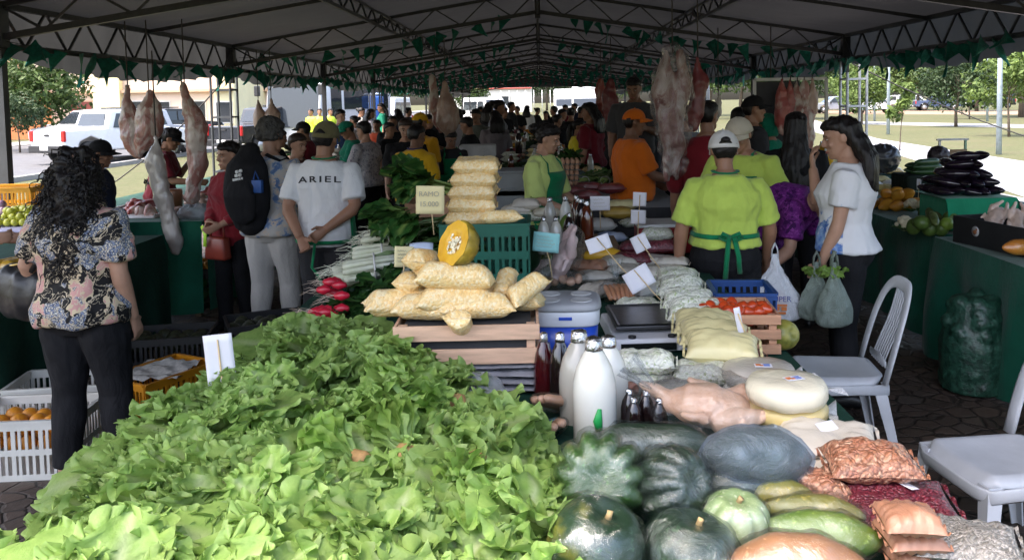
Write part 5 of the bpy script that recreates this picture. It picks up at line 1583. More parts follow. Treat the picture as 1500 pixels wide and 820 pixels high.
# whole squash under film; its whitish-blue reflection is tinted into the film
r_ = thing('squash', 'dark long squash in creased cling film tinted with a bluish sheen, before the cheeses', 'squash', at(1108, 670, TT + .12), 0, None, (R(0), 0, R(-4)))
q = elong(.27, .072, 8, (.3, .3)); q.build('rind', PK_B, r_)
q = elong(.285, .077, 8, (.3, .3)); me = q.mesh('film_cover'); displace(me, lambda p, n: n * (.008 * max(0, .5 - abs(noise.noise(V((p.x * 34, p.y * 9, p.z * 9)))) * 2) + .004 * noise.noise(p * 40))); link('film_cover', me, film('sheen_tint_film', (.75, .84, .95), .10, 1.0, 12), r_, True)
fruit('papaya', 'green papaya with bright streaks in film, lowest of the wrapped papayas', 'papaya', elong(.26, .055, 9, (.4, .35), 0, .15), PAP_G, at(1203, 782, TT + .055), (0, R(4), R(-9)))
fruit('papaya', 'yellowing papaya in film just behind the green one', 'papaya', elong(.23, .045, 10, (.4, .35), 0, .15), PAP_Y, at(1192, 750, TT + .06), (0, R(3), R(-8)))
fruit('papaya', 'brown-green small papaya in film beside the long bag of peanuts', 'papaya', elong(.17, .042, 12, (.4, .35), 0, .15), PAP_Y, at(1140, 724, TT + .055), (0, 0, R(-12)))
fruit('squash', 'tan orange squash in film cut by the lower edge of the picture', 'squash', elong(.30, .075, 11, (.35, .35)), ORB, at(1168, 838, TT + .06), (0, 0, R(-4)))
# loose film gathered round some of them
def crumple(label, c, r, seed, mat=None, sq=(1, 1, .8), parent=None, name='plastic_bag', amp=.18):
 mb = MB(); mb.ell((0, 0, 0), (r * sq[0], r * sq[1], r * sq[2]), 40, 24); me = mb.mesh(name); off = V((seed * 3.1, seed * 1.7, 0))
 displace(me, lambda p, n: n * r * amp * ((1 - abs(noise.noise(p * (2.2 / r) + off)) * 2) * .7 + noise.noise(p * (5 / r) + off) * .5))
 o = link(name, me, mat or CLEAR, parent, True)
 o.location = c
 return o
def tail(o_parent, a, b, r, mat, name='film_tail', seed=0):
 q = MB(); a, b = V(a), V(b)
 def fn(u, v):
  w_ = r * (.25 + .75 * u) ; ang = v * 2 * math.pi
  k = 1 + .35 * math.sin(ang * 5 + seed) + .2 * math.sin(ang * 9)
  d = (b - a); s_ = d.orthogonal().normalized(); t_ = d.cross(s_).normalized()
  return a + d * u + (s_ * math.cos(ang) + t_ * math.sin(ang) * .5) * w_ * k
 q.grid(fn, 8, 30, wrap=True); return q.build(name, mat, o_parent)

# --- bags of grain and flour at the near end
def bag(px, py, z, L, W, T, mat, label, rz=0, tilt=(0, 0), seed=0, group=None, st=None, name='bag_of_food', cat='bag', **kw):
 c = at(px, py, z)
 root = thing(name, label, cat, c, 0, group, (R(tilt[0]), R(tilt[1]), R(rz)))
 me = pillow_mesh(L, W, T, seed, **kw); link('filled_bag', me, mat, root, True)
 if st:
  bv = BVHTree.FromPolygons([v.co[:] for v in me.vertices], [p.vertices[:] for p in me.polygons])
  h = bv.ray_cast(V((st[0], st[1], 1)), V((0, 0, -1)))
  sticker(root, h[0] + V((0, 0, .003)), R(st[2]) if len(st) > 2 else 0, rot=h[1].to_track_quat('Z', 'Y').to_euler(), s=(.055, .034))
 return root
bag(1275, 703, TT + .035, .22, .15, .075, PEANUT, 'clear bag of peanuts underneath the top peanut bag', -3, seed=21)
bag(1275, 677, TT + .105, .22, .15, .085, PEANUT, 'clear bag of pink-brown peanuts lying on another one', -4, (6, 0), seed=22)
bag(1190, 712, TT + .06, .20, .085, .08, PEANUT, 'long narrow bag of peanuts leaning between the papayas and the beans', -38, (0, 14), seed=23)
bag(1312, 738, TT + .035, .27, .20, .06, REDB, 'flat bag of dark red beans with a white sticker', -5, (8, 0), seed=24, st=(.03, .03, 5))
bag(1215, 668, TT + .03, .27, .20, .055, FLOURW, 'pale bag of flour lying under the one with the sticker', -10, seed=26)
bag(1212, 643, TT + .075, .26, .20, .06, FLOURW, 'pale beige bag of flour with a white sticker near the cheeses', -14, (6, 0), seed=25, st=(.0, .02, 5))
bag(1420, 812, TT + .02, .20, .15, .05, SEEDS, 'grey bag of seeds beneath its twin at the table corner', -22, seed=28)
bag(1415, 792, TT + .065, .21, .16, .055, SEEDS, 'grey bag of fine seeds, top one at the table corner', -18, (5, 0), seed=27)
for k in range(3):
 bag(1335 - 2 * k, 808 - 24 * k, TT + .03 + .045 * k, .12, .13, .058, SAUS, ['lowest packet of brown patties in clear film', 'middle packet of brown patties in clear film', 'top packet of brown patties in loose clear film'][k], 5 - 6 * k, seed=30 + k)

# --- cheeses
def cheese(px, py, z, r, h, mat, label, seed, st=False, group=None):
 c = at(px, py, z); root = thing('wrapped_cheese', label, 'cheese', c, rnd.uniform(-.3, .3), group)
 mb = MB(); mb.lathe([(r * .55, -h * .5), (r * .92, -h * .46), (r * 1.02, -h * .15), (r * 1.03, h * .15), (r * .94, h * .42), (r * .6, h * .5), (r * .1, h * .5)], 36)
 me = mb.mesh('cheese'); off = V((seed, seed * 2, 0)); displace(me, lambda p, n: n * (.006 * noise.noise(p * 14 + off) + .0035 * noise.noise(p * 40 + off)))
 link('cheese', me, mat, root, True)
 q = MB(); q.grid(lambda u, v: (r * (1.0 + .22 * u), (v - .5) * .10 * (1 + u), .012 * math.sin(v * 9) * u), 4, 12); q.build('film_end', CLEAR2, root)
 if st: sticker(root, (.012, -.02, h * .5 + .004), .1, (.055, .034))
 return root
cheese(1112, 575, TT + .04, .115, .07, CURD, 'greyish wrapped cheese at the bottom of the pair beside the beans', 3)
cheese(1112, 548, TT + .105, .115, .065, CURD, 'greyish wrapped cheese with a small sticker, a stick standing before it', 4, True)
cheese(1155, 622, TT + .035, .11, .065, CHEESE_Y, 'yellowish wrapped cheese at the bottom of the stack of three', 5)
cheese(1154, 598, TT + .095, .112, .06, CHEESE_Y, 'yellow wrapped cheese in the middle of the stack of three', 6)
cheese(1152, 570, TT + .158, .114, .068, CHEESE_W, 'creamy white wrapped cheese with a sticker on top of the stack', 7, True)

# --- bottles
b1 = bottle(872, 652, 2.50, .325, .066, MILK, 'big plastic bottle of milk with a green mark, standing in front', None)
q = MB(); q.tube([(0, -.067, .07), (-.004, -.068, .10), (.002, -.067, .135)], [(.004, .010), (.004, .014), (.004, .006)], 8, side=(0, 1, 0)); g = q.build('green_mark', M('green_mark', (.02, .36, .08), .5), b1); b1.rotation_euler = (0, 0, .12)
bottle(850, 632, 2.66, .325, .066, MILKC, 'plastic bottle of cloudy milk behind the one with the green mark', None)
bottle(893, 628, 2.68, .30, .062, MILK, 'plastic bottle of milk half hidden behind the front bottle', None)
bottle(798, 598, 2.86, .26, .036, WINE, 'dark red bottle with foil cap between crate and milk', None)
bottle(822, 606, 2.82, .275, .040, MOLAS, 'black bottle with foil cap next to the cloudy milk', None)
bottle(806, 600, 2.94, .20, .034, WINE, 'short dark red bottle with foil cap low behind the black one', None)
for k, (px, py) in enumerate(((922, 632), (947, 634), (929, 645), (966, 646))):
 bottle(px, py, 2.52 - .03 * (k // 2), .13, .026, MOLAS, ['small dark jar with foil cap nearest the milk', 'small dark jar with foil cap, second behind the squash', 'small dark jar with foil cap standing foremost of the four', 'small dark jar with foil cap beside the bagged chicken'][k], None)
# bags of white beans with green flecks by the scale
bag(943, 560, TT + .035, .20, .12, .07, BEANW, 'bag of white green-flecked beans underneath, beside the jars', 0, seed=41)
bag(945, 530, TT + .10, .21, .11, .085, BEANW, 'plump bag of white green-flecked beans lying on another near the scale', -8, (4, 0), seed=42)
bag(1030, 546, TT + .065, .21, .11, .085, BEANW, 'plump bag of white green-flecked beans above the bagged chicken', -12, (4, 0), seed=43)
bag(1000, 572, TT + .03, .22, .12, .06, CURD, 'pale bag lying under the beans and the chicken', -5, seed=44)

# --- chickens in clear bags
CHK = M('chicken_skin', (.78, .42, .25), .4, .2, 9, .4, 60, coat=.4, col2=(.80, .58, .44)); CHKP = M('pale_pink_chicken', (.70, .50, .47), .4, .2, 8, .3, 60, coat=.4); CHKW = M('pale_chicken', (.64, .48, .40), .42, .2, 8, .3, 60, coat=.3)
def chicken(px, py, z, s, label, mat, rot=(0, 0, 0), seed=0, bagm=None, bagk=1.0):
 root = thing('bagged_chicken', label, 'chicken', at(px, py, z), 0, None, rot); root.scale = (s, s, s)
 mb = MB(); mb.tube([(-.16, 0, 0), (-.10, 0, .01), (0, 0, .02), (.10, 0, .015), (.16, 0, 0)], [(.05, .045), (.085, .075), (.095, .085), (.075, .065), (.04, .035)], 18, side=(0, 1, 0), round_=True)
 for sg in (-1, 1):
  mb.tube([(.04, sg * .075, .0), (.12, sg * .095, .045), (.20, sg * .055, .055), (.26, sg * .03, .05)], [.048, .045, .026, .018], 12, round_=True)
  mb.tube([(-.08, sg * .08, .02), (-.02, sg * .125, .03), (-.10, sg * .13, .035)], [.03, .026, .018], 10, round_=True)
 mb.tube([(-.16, 0, .01), (-.24, .02, .03), (-.29, .05, .02)], [.04, .026, .018], 10, round_=True)
 me = remesh(mb, .009, 2); displace(me, lambda p, n: n * .006 * noise.noise(p * 26)); link('chicken', me, mat, root)
 if not bagk: return root
 mb = MB(); mb.ell((-.01, 0, .02), (.27 * bagk, .165, .125), 44, 26); bm_ = mb.mesh('plastic_bag'); off = V((seed, 0, seed))
 displace(bm_, lambda p, n: n * .03 * ((1 - abs(noise.noise(p * 9 + off)) * 2) * .7 + noise.noise(p * 22 + off) * .5)); link('plastic_bag', bm_, bagm or CLEAR, root, True)
 tail(root, (-.24, .0, .05), (-.36, .04, .11), .05, bagm or CLEAR, 'bag_neck', seed)
 return root
chicken(1042, 600, TT + .085, .74, 'plucked orange-skinned chicken in a clear bag beside the cheeses', CHK, (R(12), R(8), R(-14)), 3, None, .85)
def eggbag(px, py, z, n, label, mat, s=1, seed=1):
 root = thing('bag_of_eggs', label, 'bag', at(px, py, z), 0); r3 = random.Random(seed)
 for k in range(n):
  q = MB(); q.ell((0, 0, 0), (.021, .021, .027), 12, 8); e = q.build('egg', mat, root); e.location = ((k % 4 - 1.5) * .042 * s, (k // 4 - .5) * .042, .015 * (k % 2)); e.rotation_euler = (r3.uniform(0, 3), r3.uniform(0, 3), 0)
 mb = MB(); mb.ell((0, 0, .01), (.115 * s, .075, .055), 30, 18); me = mb.mesh('plastic_bag'); displace(me, lambda p, nn: nn * .018 * noise.noise(p * 30 + V((seed, 0, 0)))); link('plastic_bag', me, CLEAR, root, True)
 return root
EGGB = M('brown_egg', (.40, .16, .10), .4, .12, 5); EGGT = M('tan_egg', (.58, .34, .22), .45, .12, 5)
eggbag(978, 585, TT + .05, 8, 'clear bag of reddish brown eggs behind the foil-capped jars', EGGB)
eggbag(905, 572, TT + .06, 5, 'small clear bag of brown eggs behind the milk', EGGB, .7, 4)
for k, (px, py, lab) in enumerate(((812, 590, 'packet of pale pink sausages with a blue label by the black bottle'), (806, 628, 'packet of pale sausages with a blue label, lower one by the milk'))):
 root = thing('sausage_packet', lab, 'packet', at(px, py, TT + .05 - .03 * k), 0, None, (R(-20), R(25), R(40 + 60 * k)))
 for j in range(3):
  q = MB(); q.tube([(-.06, (j - 1) * .028, 0), (0, (j - 1) * .03, .004), (.06, (j - 1) * .028, 0)], [.014, .016, .014], 12, round_=True); q.build('sausage', EGGT, root)
 q = MB(); q.box((.045, 0, .019), (.05, .075, .002)); q.build('label', M('blue_label', (.12, .30, .46), .4, .4, 40), root, False)
 mb = MB(); mb.ell((0, 0, 0), (.095, .06, .028), 26, 14); link('plastic_bag', mb.mesh('plastic_bag'), CLEAR, root, True)

# --- scale, cooler
sc_m = M('scale_white', (.62, .63, .66), .35, .05); sc_k = M('scale_black', (.018, .018, .02), .4, .2); st_m = M('brushed_tray', (.10, .10, .105), .28, .15, 30, .1, 90, metal=.6)
c = at(945, 517, TT); c.y += .22; c.x += .02
root = thing('weighing_scale', 'white table scale with a square dark metal tray', 'scale', c, R(3))
q = MB(); q.box((0, 0, .032), (.32, .46, .05), taper=.95); q.build('housing', sc_m, root, bevel=.008, smooth=False)
q = MB(); q.box((-.02, -.236, .03), (.22, .006, .028)); q.build('display', M('scale_display', (.01, .012, .012), .15), root, False)
q = MB(); q.box((0, .02, .0680), (.10, .10, .02)); q.build('pillar', sc_k, root, False)
q = MB(); q.box((0, .03, .083), (.27, .36, .012)); q.grid(lambda u, v: ((u - .5) * .255, .03 + (v - .5) * .345, .0895 + .007 * max(0, max(abs(2 * u - 1), abs(2 * v - 1)) - .9) * 10), 20, 20); q.build('tray', st_m, root, False, .002)
for sx in (-.08, .08):
 q = MB(); q.tube([(sx, -.20, .057), (sx, -.20, .066)], .016, 14); q.build('levelling_cap', sc_k, root)
BLUEP = M('cooler_blue', (.012, .06, .42), .3, .08, coat=.2); GREYP = M('cooler_grey', (.30, .31, .33), .45, .06)
c = at(831, 538, TT); c.y += .13
root = thing('cool_box', 'small blue cool box with a grey lid that has four round cup holders', 'cool box', c, R(-2))
def rr(w_, d_, z, n=32, p=4):
 return [V((math.copysign(abs(math.cos(a)) ** (2 / p), math.cos(a)) * w_ / 2, math.copysign(abs(math.sin(a)) ** (2 / p), math.sin(a)) * d_ / 2, z)) for a in (2 * math.pi * j / n for j in range(n))]
q = MB(); q.loft([rr(.225, .20, 0), rr(.24, .215, .01), rr(.255, .235, .15)]); q.build('body', BLUEP, root)
q = MB(); q.loft([rr(.262, .242, .151), rr(.266, .246, .156), rr(.268, .248, .205), rr(.262, .242, .21)]); q.build('white_rim', M('cooler_white', (.60, .62, .66), .4, .04), root)
q = MB(); q.loft([rr(.276, .256, .2105), rr(.28, .26, .216), rr(.274, .254, .232), rr(.255, .235, .240)]); ld = q.build('lid', GREYP, root)
for sx in (-.062, .062):
 for sy in (-.055, .055):
  q = MB(); q.lathe([(.043, .2402), (.040, .2425), (.034, .2415)], 24, (sx, sy, 0)); q.build('cup_holder', M('cup_holder_grey', (.50, .51, .52), .4, .05), ld)
q = MB(); q.box((0, -.123, .185), (.05, .01, .012)); q.build('latch', BLUEP, root, False, .002)

# --- column of bags beside the tomatoes
col = [(992, 408, BEANW, .20, 'back bag of white flecked beans in the long row beside the lime woman'), (998, 422, BEANW, .21, 'second bag of white flecked beans in the long row'), (1008, 440, BEANW, .22, 'third bag of white flecked beans in the long row'), (1020, 457, BEANW, .23, 'front bag of white flecked beans in the long row'),
  (1033, 475, FLOURY, .24, 'back bag of yellow corn flour in the long row'), (1046, 491, FLOURY, .25, 'middle bag of yellow corn flour in the long row'), (1058, 509, FLOURY, .255, 'front bag of yellow corn flour in the long row')]
for k, (px, py, m, L, lab) in enumerate(col):
 bag(px, py, TT + .135, L, .17, .10, m, lab, -10, (14, 2), seed=50 + k)
bag(1078, 524, TT + .05, .22, .15, .07, LENT, 'bag of brown lentils at the near end of the long row', -10, seed=58)
for k in range(4): bag(1000 + 18 * k, 452 + 22 * k, TT + .045, .22, .16, .085, (BEANW, BEANW, FLOURY, FLOURY)[k], ['farthest bag of the lower layer under the long row', 'second bag of the lower layer under the long row', 'third bag of the lower layer under the long row', 'nearest bag of the lower layer under the long row'][k], -10, seed=60 + k)
# bean bags behind the scale
bag(935, 447, TT + .04, .2, .12, .08, BEANW, 'bag of white flecked beans behind the scale tray', 5, seed=66)
bag(965, 455, TT + .04, .2, .12, .08, BEANW, 'bag of white flecked beans between the scale and the long row', -40, seed=67)

# --- puffed corn on the wooden crate
c = P(700, 540, d=2.86); c.z = TT + .112
cr = slat_crate('wooden_crate', 'pale wooden slat crate holding up the bags of puffed corn', 'crate', (c.x - .04, c.y + .18, c.z), R(1), .50, .34, .135, WOODL, 2)
dk = MB(); dk.box((0, 0, .067), (.44, .28, .118)); dk.build('dark_infill', M('dark_infill', (.035, .035, .038), .8), cr, False)  # solid dark block filling the crate behind its slats
CZ = c.z + .137
q = MB(); r_ = thing('stack_of_plastic', 'folded clear plastic bags stacked under the wooden crate', 'plastic bags', (c.x + .02, c.y + .17, TT), 0)
for k in range(4):
 p_ = pillow_mesh(.44, .34, .030, 70 + k, .35, wr=.006); o = link('folded_bag', p_, plainwrap('grey_clear_plastic', (.30, .30, .33), .2, 6, 1, .5), r_, True); o.location = (0, 0, .014 + .027 * k); o.rotation_euler = (0, 0, rnd.uniform(-.05, .05))
loc = at(700, 585, TT + .06)
o = crumple('', (loc.x, loc.y, loc.z), .085, 4, CLEAR2, (1.1, .8, .9)); tag(o, 'crumpled bluish plastic bag bulging beside the lettuce under the crate', 'plastic bag')
puffs = [  # px, py, dz above crate, L, r, rz, tilt x, tilt y
 (700, 470, .045, .25, .05, 3, 0, 0), (590, 462, .05, .25, .048, 12, 0, 0), (745, 458, .06, .25, .05, -4, 0, 4), (630, 468, .05, .24, .05, -6, 0, 0), (582, 442, .08, .22, .048, 20, 0, 0),
 (608, 418, .12, .17, .047, 70, 0, 20), (668, 440, .12, .27, .052, 8, 6, 4), (772, 424, .10, .17, .047, 35, 0, -25), (740, 418, .15, .16, .045, 80, 0, -30), (665, 405, .20, .27, .052, 10, 8, 6), (622, 382, .21, .15, .045, 60, 0, 12), (700, 430, .10, .22, .048, 2, 0, 0), (676, 478, .02, .16, .045, 84, 0, 38)]
plab = ['at the bottom of the pile, middle', 'lying lowest towards the radishes', 'lying along the crate edge above the cool box', 'low in the pile behind the drooping one', 'second from the radish side', 'standing up on the greens side', 'large, across the middle of the pile', 'leaning towards the cool box', 'upright teardrop beside the pumpkin half', 'longest one directly under the pumpkin half', 'behind the small yellow card', 'deep in the pile, hardly seen', 'drooping over the front edge of the crate']
for k, (px, py, dz, L, r, rz, tx, ty) in enumerate(puffs):
 me = tubebag_mesh(L, r, 80 + k, taper=.25 if L < .18 else 0)
 q = P(px, py, z=CZ + dz)
 q = P(px, py, d=2.86 + (.03 if k in (12,) else .10 + .06 * (k % 3)))
 q.z = max(q.z, CZ + r * .8) if k != 12 else q.z
 mesh_thing('bag_of_puffed_corn', me, PUFF, 'clear bag of yellow puffed corn ' + plab[k], 'bag', q, (R(tx), R(ty), R(rz)), 'bags of puffed corn on the wooden crate')
# green crate with five more bags
GRNP = M('crate_green', (.008, .10, .065), .45, .12, 8)
c = P(725, 378, d=4.2); c.z = TT
plastic_crate('plastic_crate', 'dark green slotted plastic crate under the stacked bags of puffed corn', (c.x - .05, c.y + .16, TT), 0, .44, .34, .405, GRNP, rows=3)
GZ = TT + .405
for k in range(5):
 me = pillow_mesh(.25 - .004 * k, .18, .098, 100 + k, .26, wr=.009)
 q = P(694 + (k - 2) * 2.2, 318 - k * 18.5, d=4.32)
 mesh_thing('bag_of_puffed_corn', me, PUFF, 'flat bag of puffed corn, ' + ['lowest', 'second from below', 'third, in the middle', 'second from the top', 'topmost'][k] + ' of the stack on the green crate', 'bag', q, (R(4), R(rnd.uniform(-3, 3)), R(rnd.uniform(-5, 5))), 'puffed corn stacked on the green crate')
me = tubebag_mesh(.20, .04, 110, taper=.3); mesh_thing('bag_of_puffed_corn', me, PUFF, 'single bag of puffed corn lying beside the stack on the green crate', 'bag', P(735, 318, d=4.2), (0, 0, R(8)))
# pumpkin half
r_ = thing('pumpkin', 'cut pumpkin half with bright yellow flesh and seeds on top of the puffed corn', 'pumpkin', P(668, 358, d=2.98), 0, None, V((-.72, -.58, .42)).to_track_quat('Z', 'Y').to_euler())
mb = ribbed(.088, .15, 9, .10, 14, 48, 20); cut = .012
mb.v = [(x, y, z if z < cut else cut if math.hypot(x, y) > .070 else cut - .04) for x, y, z in mb.v]
mb.build('rind', M('mottled_rind', (.10, .13, .012), .5, .5, 16, .2, 30, col2=(.45, .30, .03)), r_)
q = MB()
def fn(u, v):
 a = v * 2 * math.pi; rr_ = .0865 * u * (1 - .05 * abs(math.cos(a * 4.5))); z = cut + .002 - .022 * math.exp(-(u / .42) ** 4) + .003 * noise.noise(V((u * 9 * math.cos(a), u * 9 * math.sin(a), 0)))
 return (rr_ * math.cos(a), rr_ * math.sin(a), z)
q.grid(fn, 12, 36, wrap=True); q.build('flesh', M('pumpkin_flesh', (.80, .40, .015), .45, .12, 14, .3, 40, col2=(.86, .52, .05), coat=.3), r_)
q = MB(); r3 = random.Random(8)
for k in range(60):
 a, rad = r3.uniform(0, 6.28), r3.uniform(0, .040); q.ell((rad * math.cos(a), rad * math.sin(a), cut - .012 + r3.uniform(0, .012)), (.0085, .0055, .003), 8, 5, M=Matrix.Rotation(r3.uniform(0, 6), 3, 'Z') @ Matrix.Rotation(r3.uniform(-.6, .6), 3, 'X'))
q.build('seed_pulp', M('pumpkin_seeds', (.82, .76, .56), .5, .15, 30), r_)

# --- greens along the edge
def bunch(kind, label, loc, rz, n, L, W, seed, mat, stem=None, stem_len=.18, spread=.5, tilt=(0, 0), group=None, upc=.5, name='bunch_of_greens'):
 """a tied bunch: leaves fan out along +x, stems gathered towards -x"""
 root = thing(name, label, 'greens', loc, 0, group, (R(tilt[0]), R(tilt[1]), R(rz))); r3 = random.Random(seed); mb, ribs = MB(), []
 for k in range(n):
  a = r3.uniform(-spread, spread); e = r3.uniform(-.1, .55) * upc
  d = V((math.cos(a), math.sin(a), e)); base = V((r3.uniform(0, .08), r3.uniform(-.03, .03) + .12 * math.sin(a), r3.uniform(0, .08)))
  leaf_sheet(mb, ribs, base, d, V((r3.uniform(-.4, .4), r3.uniform(-.6, .6), 1)), L * r3.uniform(.7, 1.15), W * r3.uniform(.7, 1.1), .008, r3.uniform(-.3, .8), 8, 8, seed * 50 + k, 8, r3.uniform(0, .5))
 leaf_obj('leaves', mb, ribs, mat, root)
 if stem:
  q = MB()
  for k in range(int(n * .7)):
   y, z = r3.uniform(-.035, .035), r3.uniform(.0, .06)
   q.tube([(.06, y * 1.6, z + .01), (-stem_len * .5, y, z), (-stem_len * r3.uniform(.85, 1.1), y * 1.3 + r3.uniform(-.01, .01), z * 1.1)], [.006, .006, .008], 6)
  q.build('stems', stem, root)
  q = MB(); q.tube([(-stem_len * .45, .05 * math.cos(a), .03 + .042 * math.sin(a)) for a in (2 * math.pi * j / 16 for j in range(17))], .004, 5); q.build('tie', M('white_tie', (.62, .60, .58), .6), root)
 return root
STEMG = M('pale_green_stalk', (.36, .50, .14), .5, .15, 14); LEEKW = M('leek_white', (.60, .62, .42), .45, .15, 12, col2=(.70, .70, .60))
# a low wooden crate and box hold the back rows up
slat_crate('wooden_crate', 'wooden crate behind the greens holding up the chard', 'crate', (-.52, 5.0, TT), 0, .5, .4, .44, WOOD, 4)
c = P(630, 268, d=4.75)
bunch('chard', 'big bunch of dark green chard with pale stalks lying on top of the crate', (c.x + .02, c.y, c.z - .05), 198, 26, .24, .10, 5, CHARD, STEMG, .22, .75, (0, -14), upc=.9)
bunch('chard', 'dark chard leaves hanging below the big bunch, behind the yellow card', (c.x - .05, c.y - .12, c.z - .20), 215, 18, .22, .10, 6, CHARD, None, .2, 1.0, (0, 10))
rows = [(596, 322, 'leek', .26), (584, 340, 'leek', .24), (572, 353, 'leek', .22), (560, 368, 'leek', .18), (548, 388, 'leek', .14), (534, 398, 'leek', .10)]
lw = ['farthest bunch of leeks at the table edge', 'second farthest bunch of leeks, tips pale pink', 'third bunch of leeks from the far end', 'bunch of leeks tied with a white string near the small card', 'second nearest bunch of leeks, above the radishes', 'nearest bunch of leeks with roots, just above the radishes']
for k, (px, py, kd, dz) in enumerate(rows):
 c = at(px, py, TT + dz)
 root = bunch('leek', lw[k], (c.x + .07, c.y - .12, c.z - .01), -8 + 5 * k, 14, .30, .022, 200 + k, LEEKM, None, .2, .25, (0, -4), 'bunches of leeks along the table edge', .3, 'bunch_of_leeks')
 q = MB(); r3 = random.Random(k)
 for j in range(12):
  y, z = r3.uniform(-.05, .05), r3.uniform(-.01, .05)
  q.tube([(.10, y * .8, z), (-.02, y, z), (-.13, y * 1.25, z - .005), (-.15, y * 1.3, z - .006)], [.008, .009, .012, .008], 7)
  for e in range(2): q.tube([(-.15, y * 1.3, z), (-.17, y * 1.3 + r3.uniform(-.012, .012), z + r3.uniform(-.01, .012)), (-.20 - r3.uniform(0, .02), y * 1.3 + r3.uniform(-.02, .02), z + r3.uniform(-.02, .01))], [.0016, .0011, .0005], 4)
 q.build('white_shaft', LEEKW, root); root.scale = (1.35, 1.35, 1.5)
 q = MB(); q.tube([(-.03, .065 * math.cos(a), .02 + .045 * math.sin(a)) for a in (2 * math.pi * j / 16 for j in range(17))], .004, 5); q.build('tie', M('white_tie', (.62, .60, .58), .6), root)
dk = ['dark leafy herbs beside the farthest leeks', 'dark leafy herbs behind the small yellow card', 'dark herbs between the leeks and the puffed corn', 'dark rocket leaves just behind the radishes', 'dark rocket leaves beside the puffed corn bags', 'low dark herbs under the yellow card', 'parsley heap in the middle of the greens', 'dark herbs at the far end of the leeks', 'rocket leaves spilling towards the lettuce']
for k, (px, py, z, rz) in enumerate(((622, 330, .28, 30), (592, 395, .15, 10), (580, 420, .10, 200), (540, 430, .05, 30), (560, 448, .05, 120), (608, 368, .2, 80), (618, 348, .26, 200), (635, 322, .3, 10), (524, 455, .03, -20))):
 c = at(px, py, TT + z); bunch('herb', dk[k], (c.x, c.y, c.z - .05), rz, 26, .15, .045, 300 + k, HERB, None, .1, 2.6, (0, 0), 'dark leafy herbs among the leeks', 1.0)
# radishes
RAD = M('radish_red', (.50, .012, .035), .35, .2, 14, coat=.2); ROOTM = M('radish_root', (.50, .40, .32), .7, .2)
for k, (px, py, n, lab) in enumerate(((497, 440, 8, 'upper bunch of red radishes with hairy roots at the table edge'), (488, 462, 9, 'middle bunch of red radishes hanging over the table edge'), (470, 488, 8, 'lowest bunch of red radishes nearest the lettuce'))):
 c = at(px, py, TT + .05); root = thing('bunch_of_radishes', lab, 'radishes', c, 0, 'bunches of radishes at the table edge'); r3 = random.Random(k + 3)
 for j in range(n):
  p_ = V((r3.uniform(-.06, .05), r3.uniform(-.07, .07), r3.uniform(.0, .10)))
  q = MB(); q.tube([p_ + V((.02, 0, 0)), p_, p_ + V((-.022, 0, 0))], [.016, .025, .016], 10, round_=True); rd = q.build('radish', RAD, root)
  q = MB()
  for e in range(3):
   a = p_ + V((-.03, 0, 0)); q.tube([a, a + V((-.04, r3.uniform(-.02, .02), r3.uniform(-.01, .02))), a + V((-.07 - r3.uniform(0, .05), r3.uniform(-.04, .04), r3.uniform(-.05, .02)))], [.003 if e == 0 else .0015, .0012, .0005], 4)
  q.build('root', ROOTM, rd)
 mb, ribs = MB(), []
 for j in range(14): leaf_sheet(mb, ribs, V((.03, r3.uniform(-.03, .03), 0)), V((1, r3.uniform(-.8, .8), r3.uniform(-.1, .5))), V((0, 0, 1)), .16, .035, .008, .6, 8, 8, 700 + j + k * 20, 8)
 leaf_obj('leaves', mb, ribs, HERB, root)

# --- price cards
card(630, 293, 4.05, .135, .135, 'pale yellow square price card on a stick above the pumpkin half', PAPER_Y, 2, 4, 0, .10, .02, text=(('RAMO', .018, .034), ('15.000', -.030, .034)), back=False)
card(592, 376, 3.5, .085, .085, 'small yellow price card leaning among the greens', PAPER_Y, 8, 35, -8, .06, 0, 4)
card(800, 355, 4.3, .135, .10, 'turquoise price card with handwriting before the pink chicken', PAPER_T, 6, -6, 0, .14, .05, 4, back=False)
card(879, 298, 5.6, .13, .095, 'white price card standing above the bag of starch', PAPER, 0, 0, 0, .12, 0, 3, back=False)
card(937, 292, 5.4, .085, .09, 'upper of two narrow white cards seen from behind, clipped on one stick', PAPER, 3, 0, 0, .05, 0, stick_top=.6)
card(935, 318, 5.38, .095, .09, 'lower narrow white card seen from behind on the same stick', PAPER, 2, 0, 0, .12, 0, stick_top=.8)
card(877, 357, 4.2, .12, .075, 'white card seen from behind, tilted, above the yellow papaya', PAPER, -16, 8, -25, .26, .10, lean2=-.1, stick_top=.8)
card(938, 356, 4.5, .085, .09, 'greyish card seen from behind above the dark bean bags', PAPER, -24, 0, -15, .14, .04, stick_top=.8)
card(936, 408, 3.9, .125, .10, 'white card seen from behind, strongly tilted, above the scale', PAPER, -28, 6, -20, .14, .05, stick_top=.9)
card(322, 526, 2.72, .09, .165, 'tall white card standing at the edge of the lettuce heap', PAPER, -4, 12, 0, .06, 0, back=True, stick_top=.8)
card(1083, 473, 3.0, .022, .12, 'narrow white card seen edge-on above the greyish cheese', PAPER, -14, 30, 0, .10, .04, stick_top=.6)
c = at(515, 478, TT + .03); q = MB(); q.grid(lambda u, v: ((u - .5) * .10, (v - .5) * .06, .01 * math.sin(u * 3)), 5, 4); o = q.build('price_card', PAPER, None, True, solid=.001); o.location = c; o.rotation_euler = (R(35), 0, R(25)); tag(o, 'white card lying among the radish leaves', 'price card')
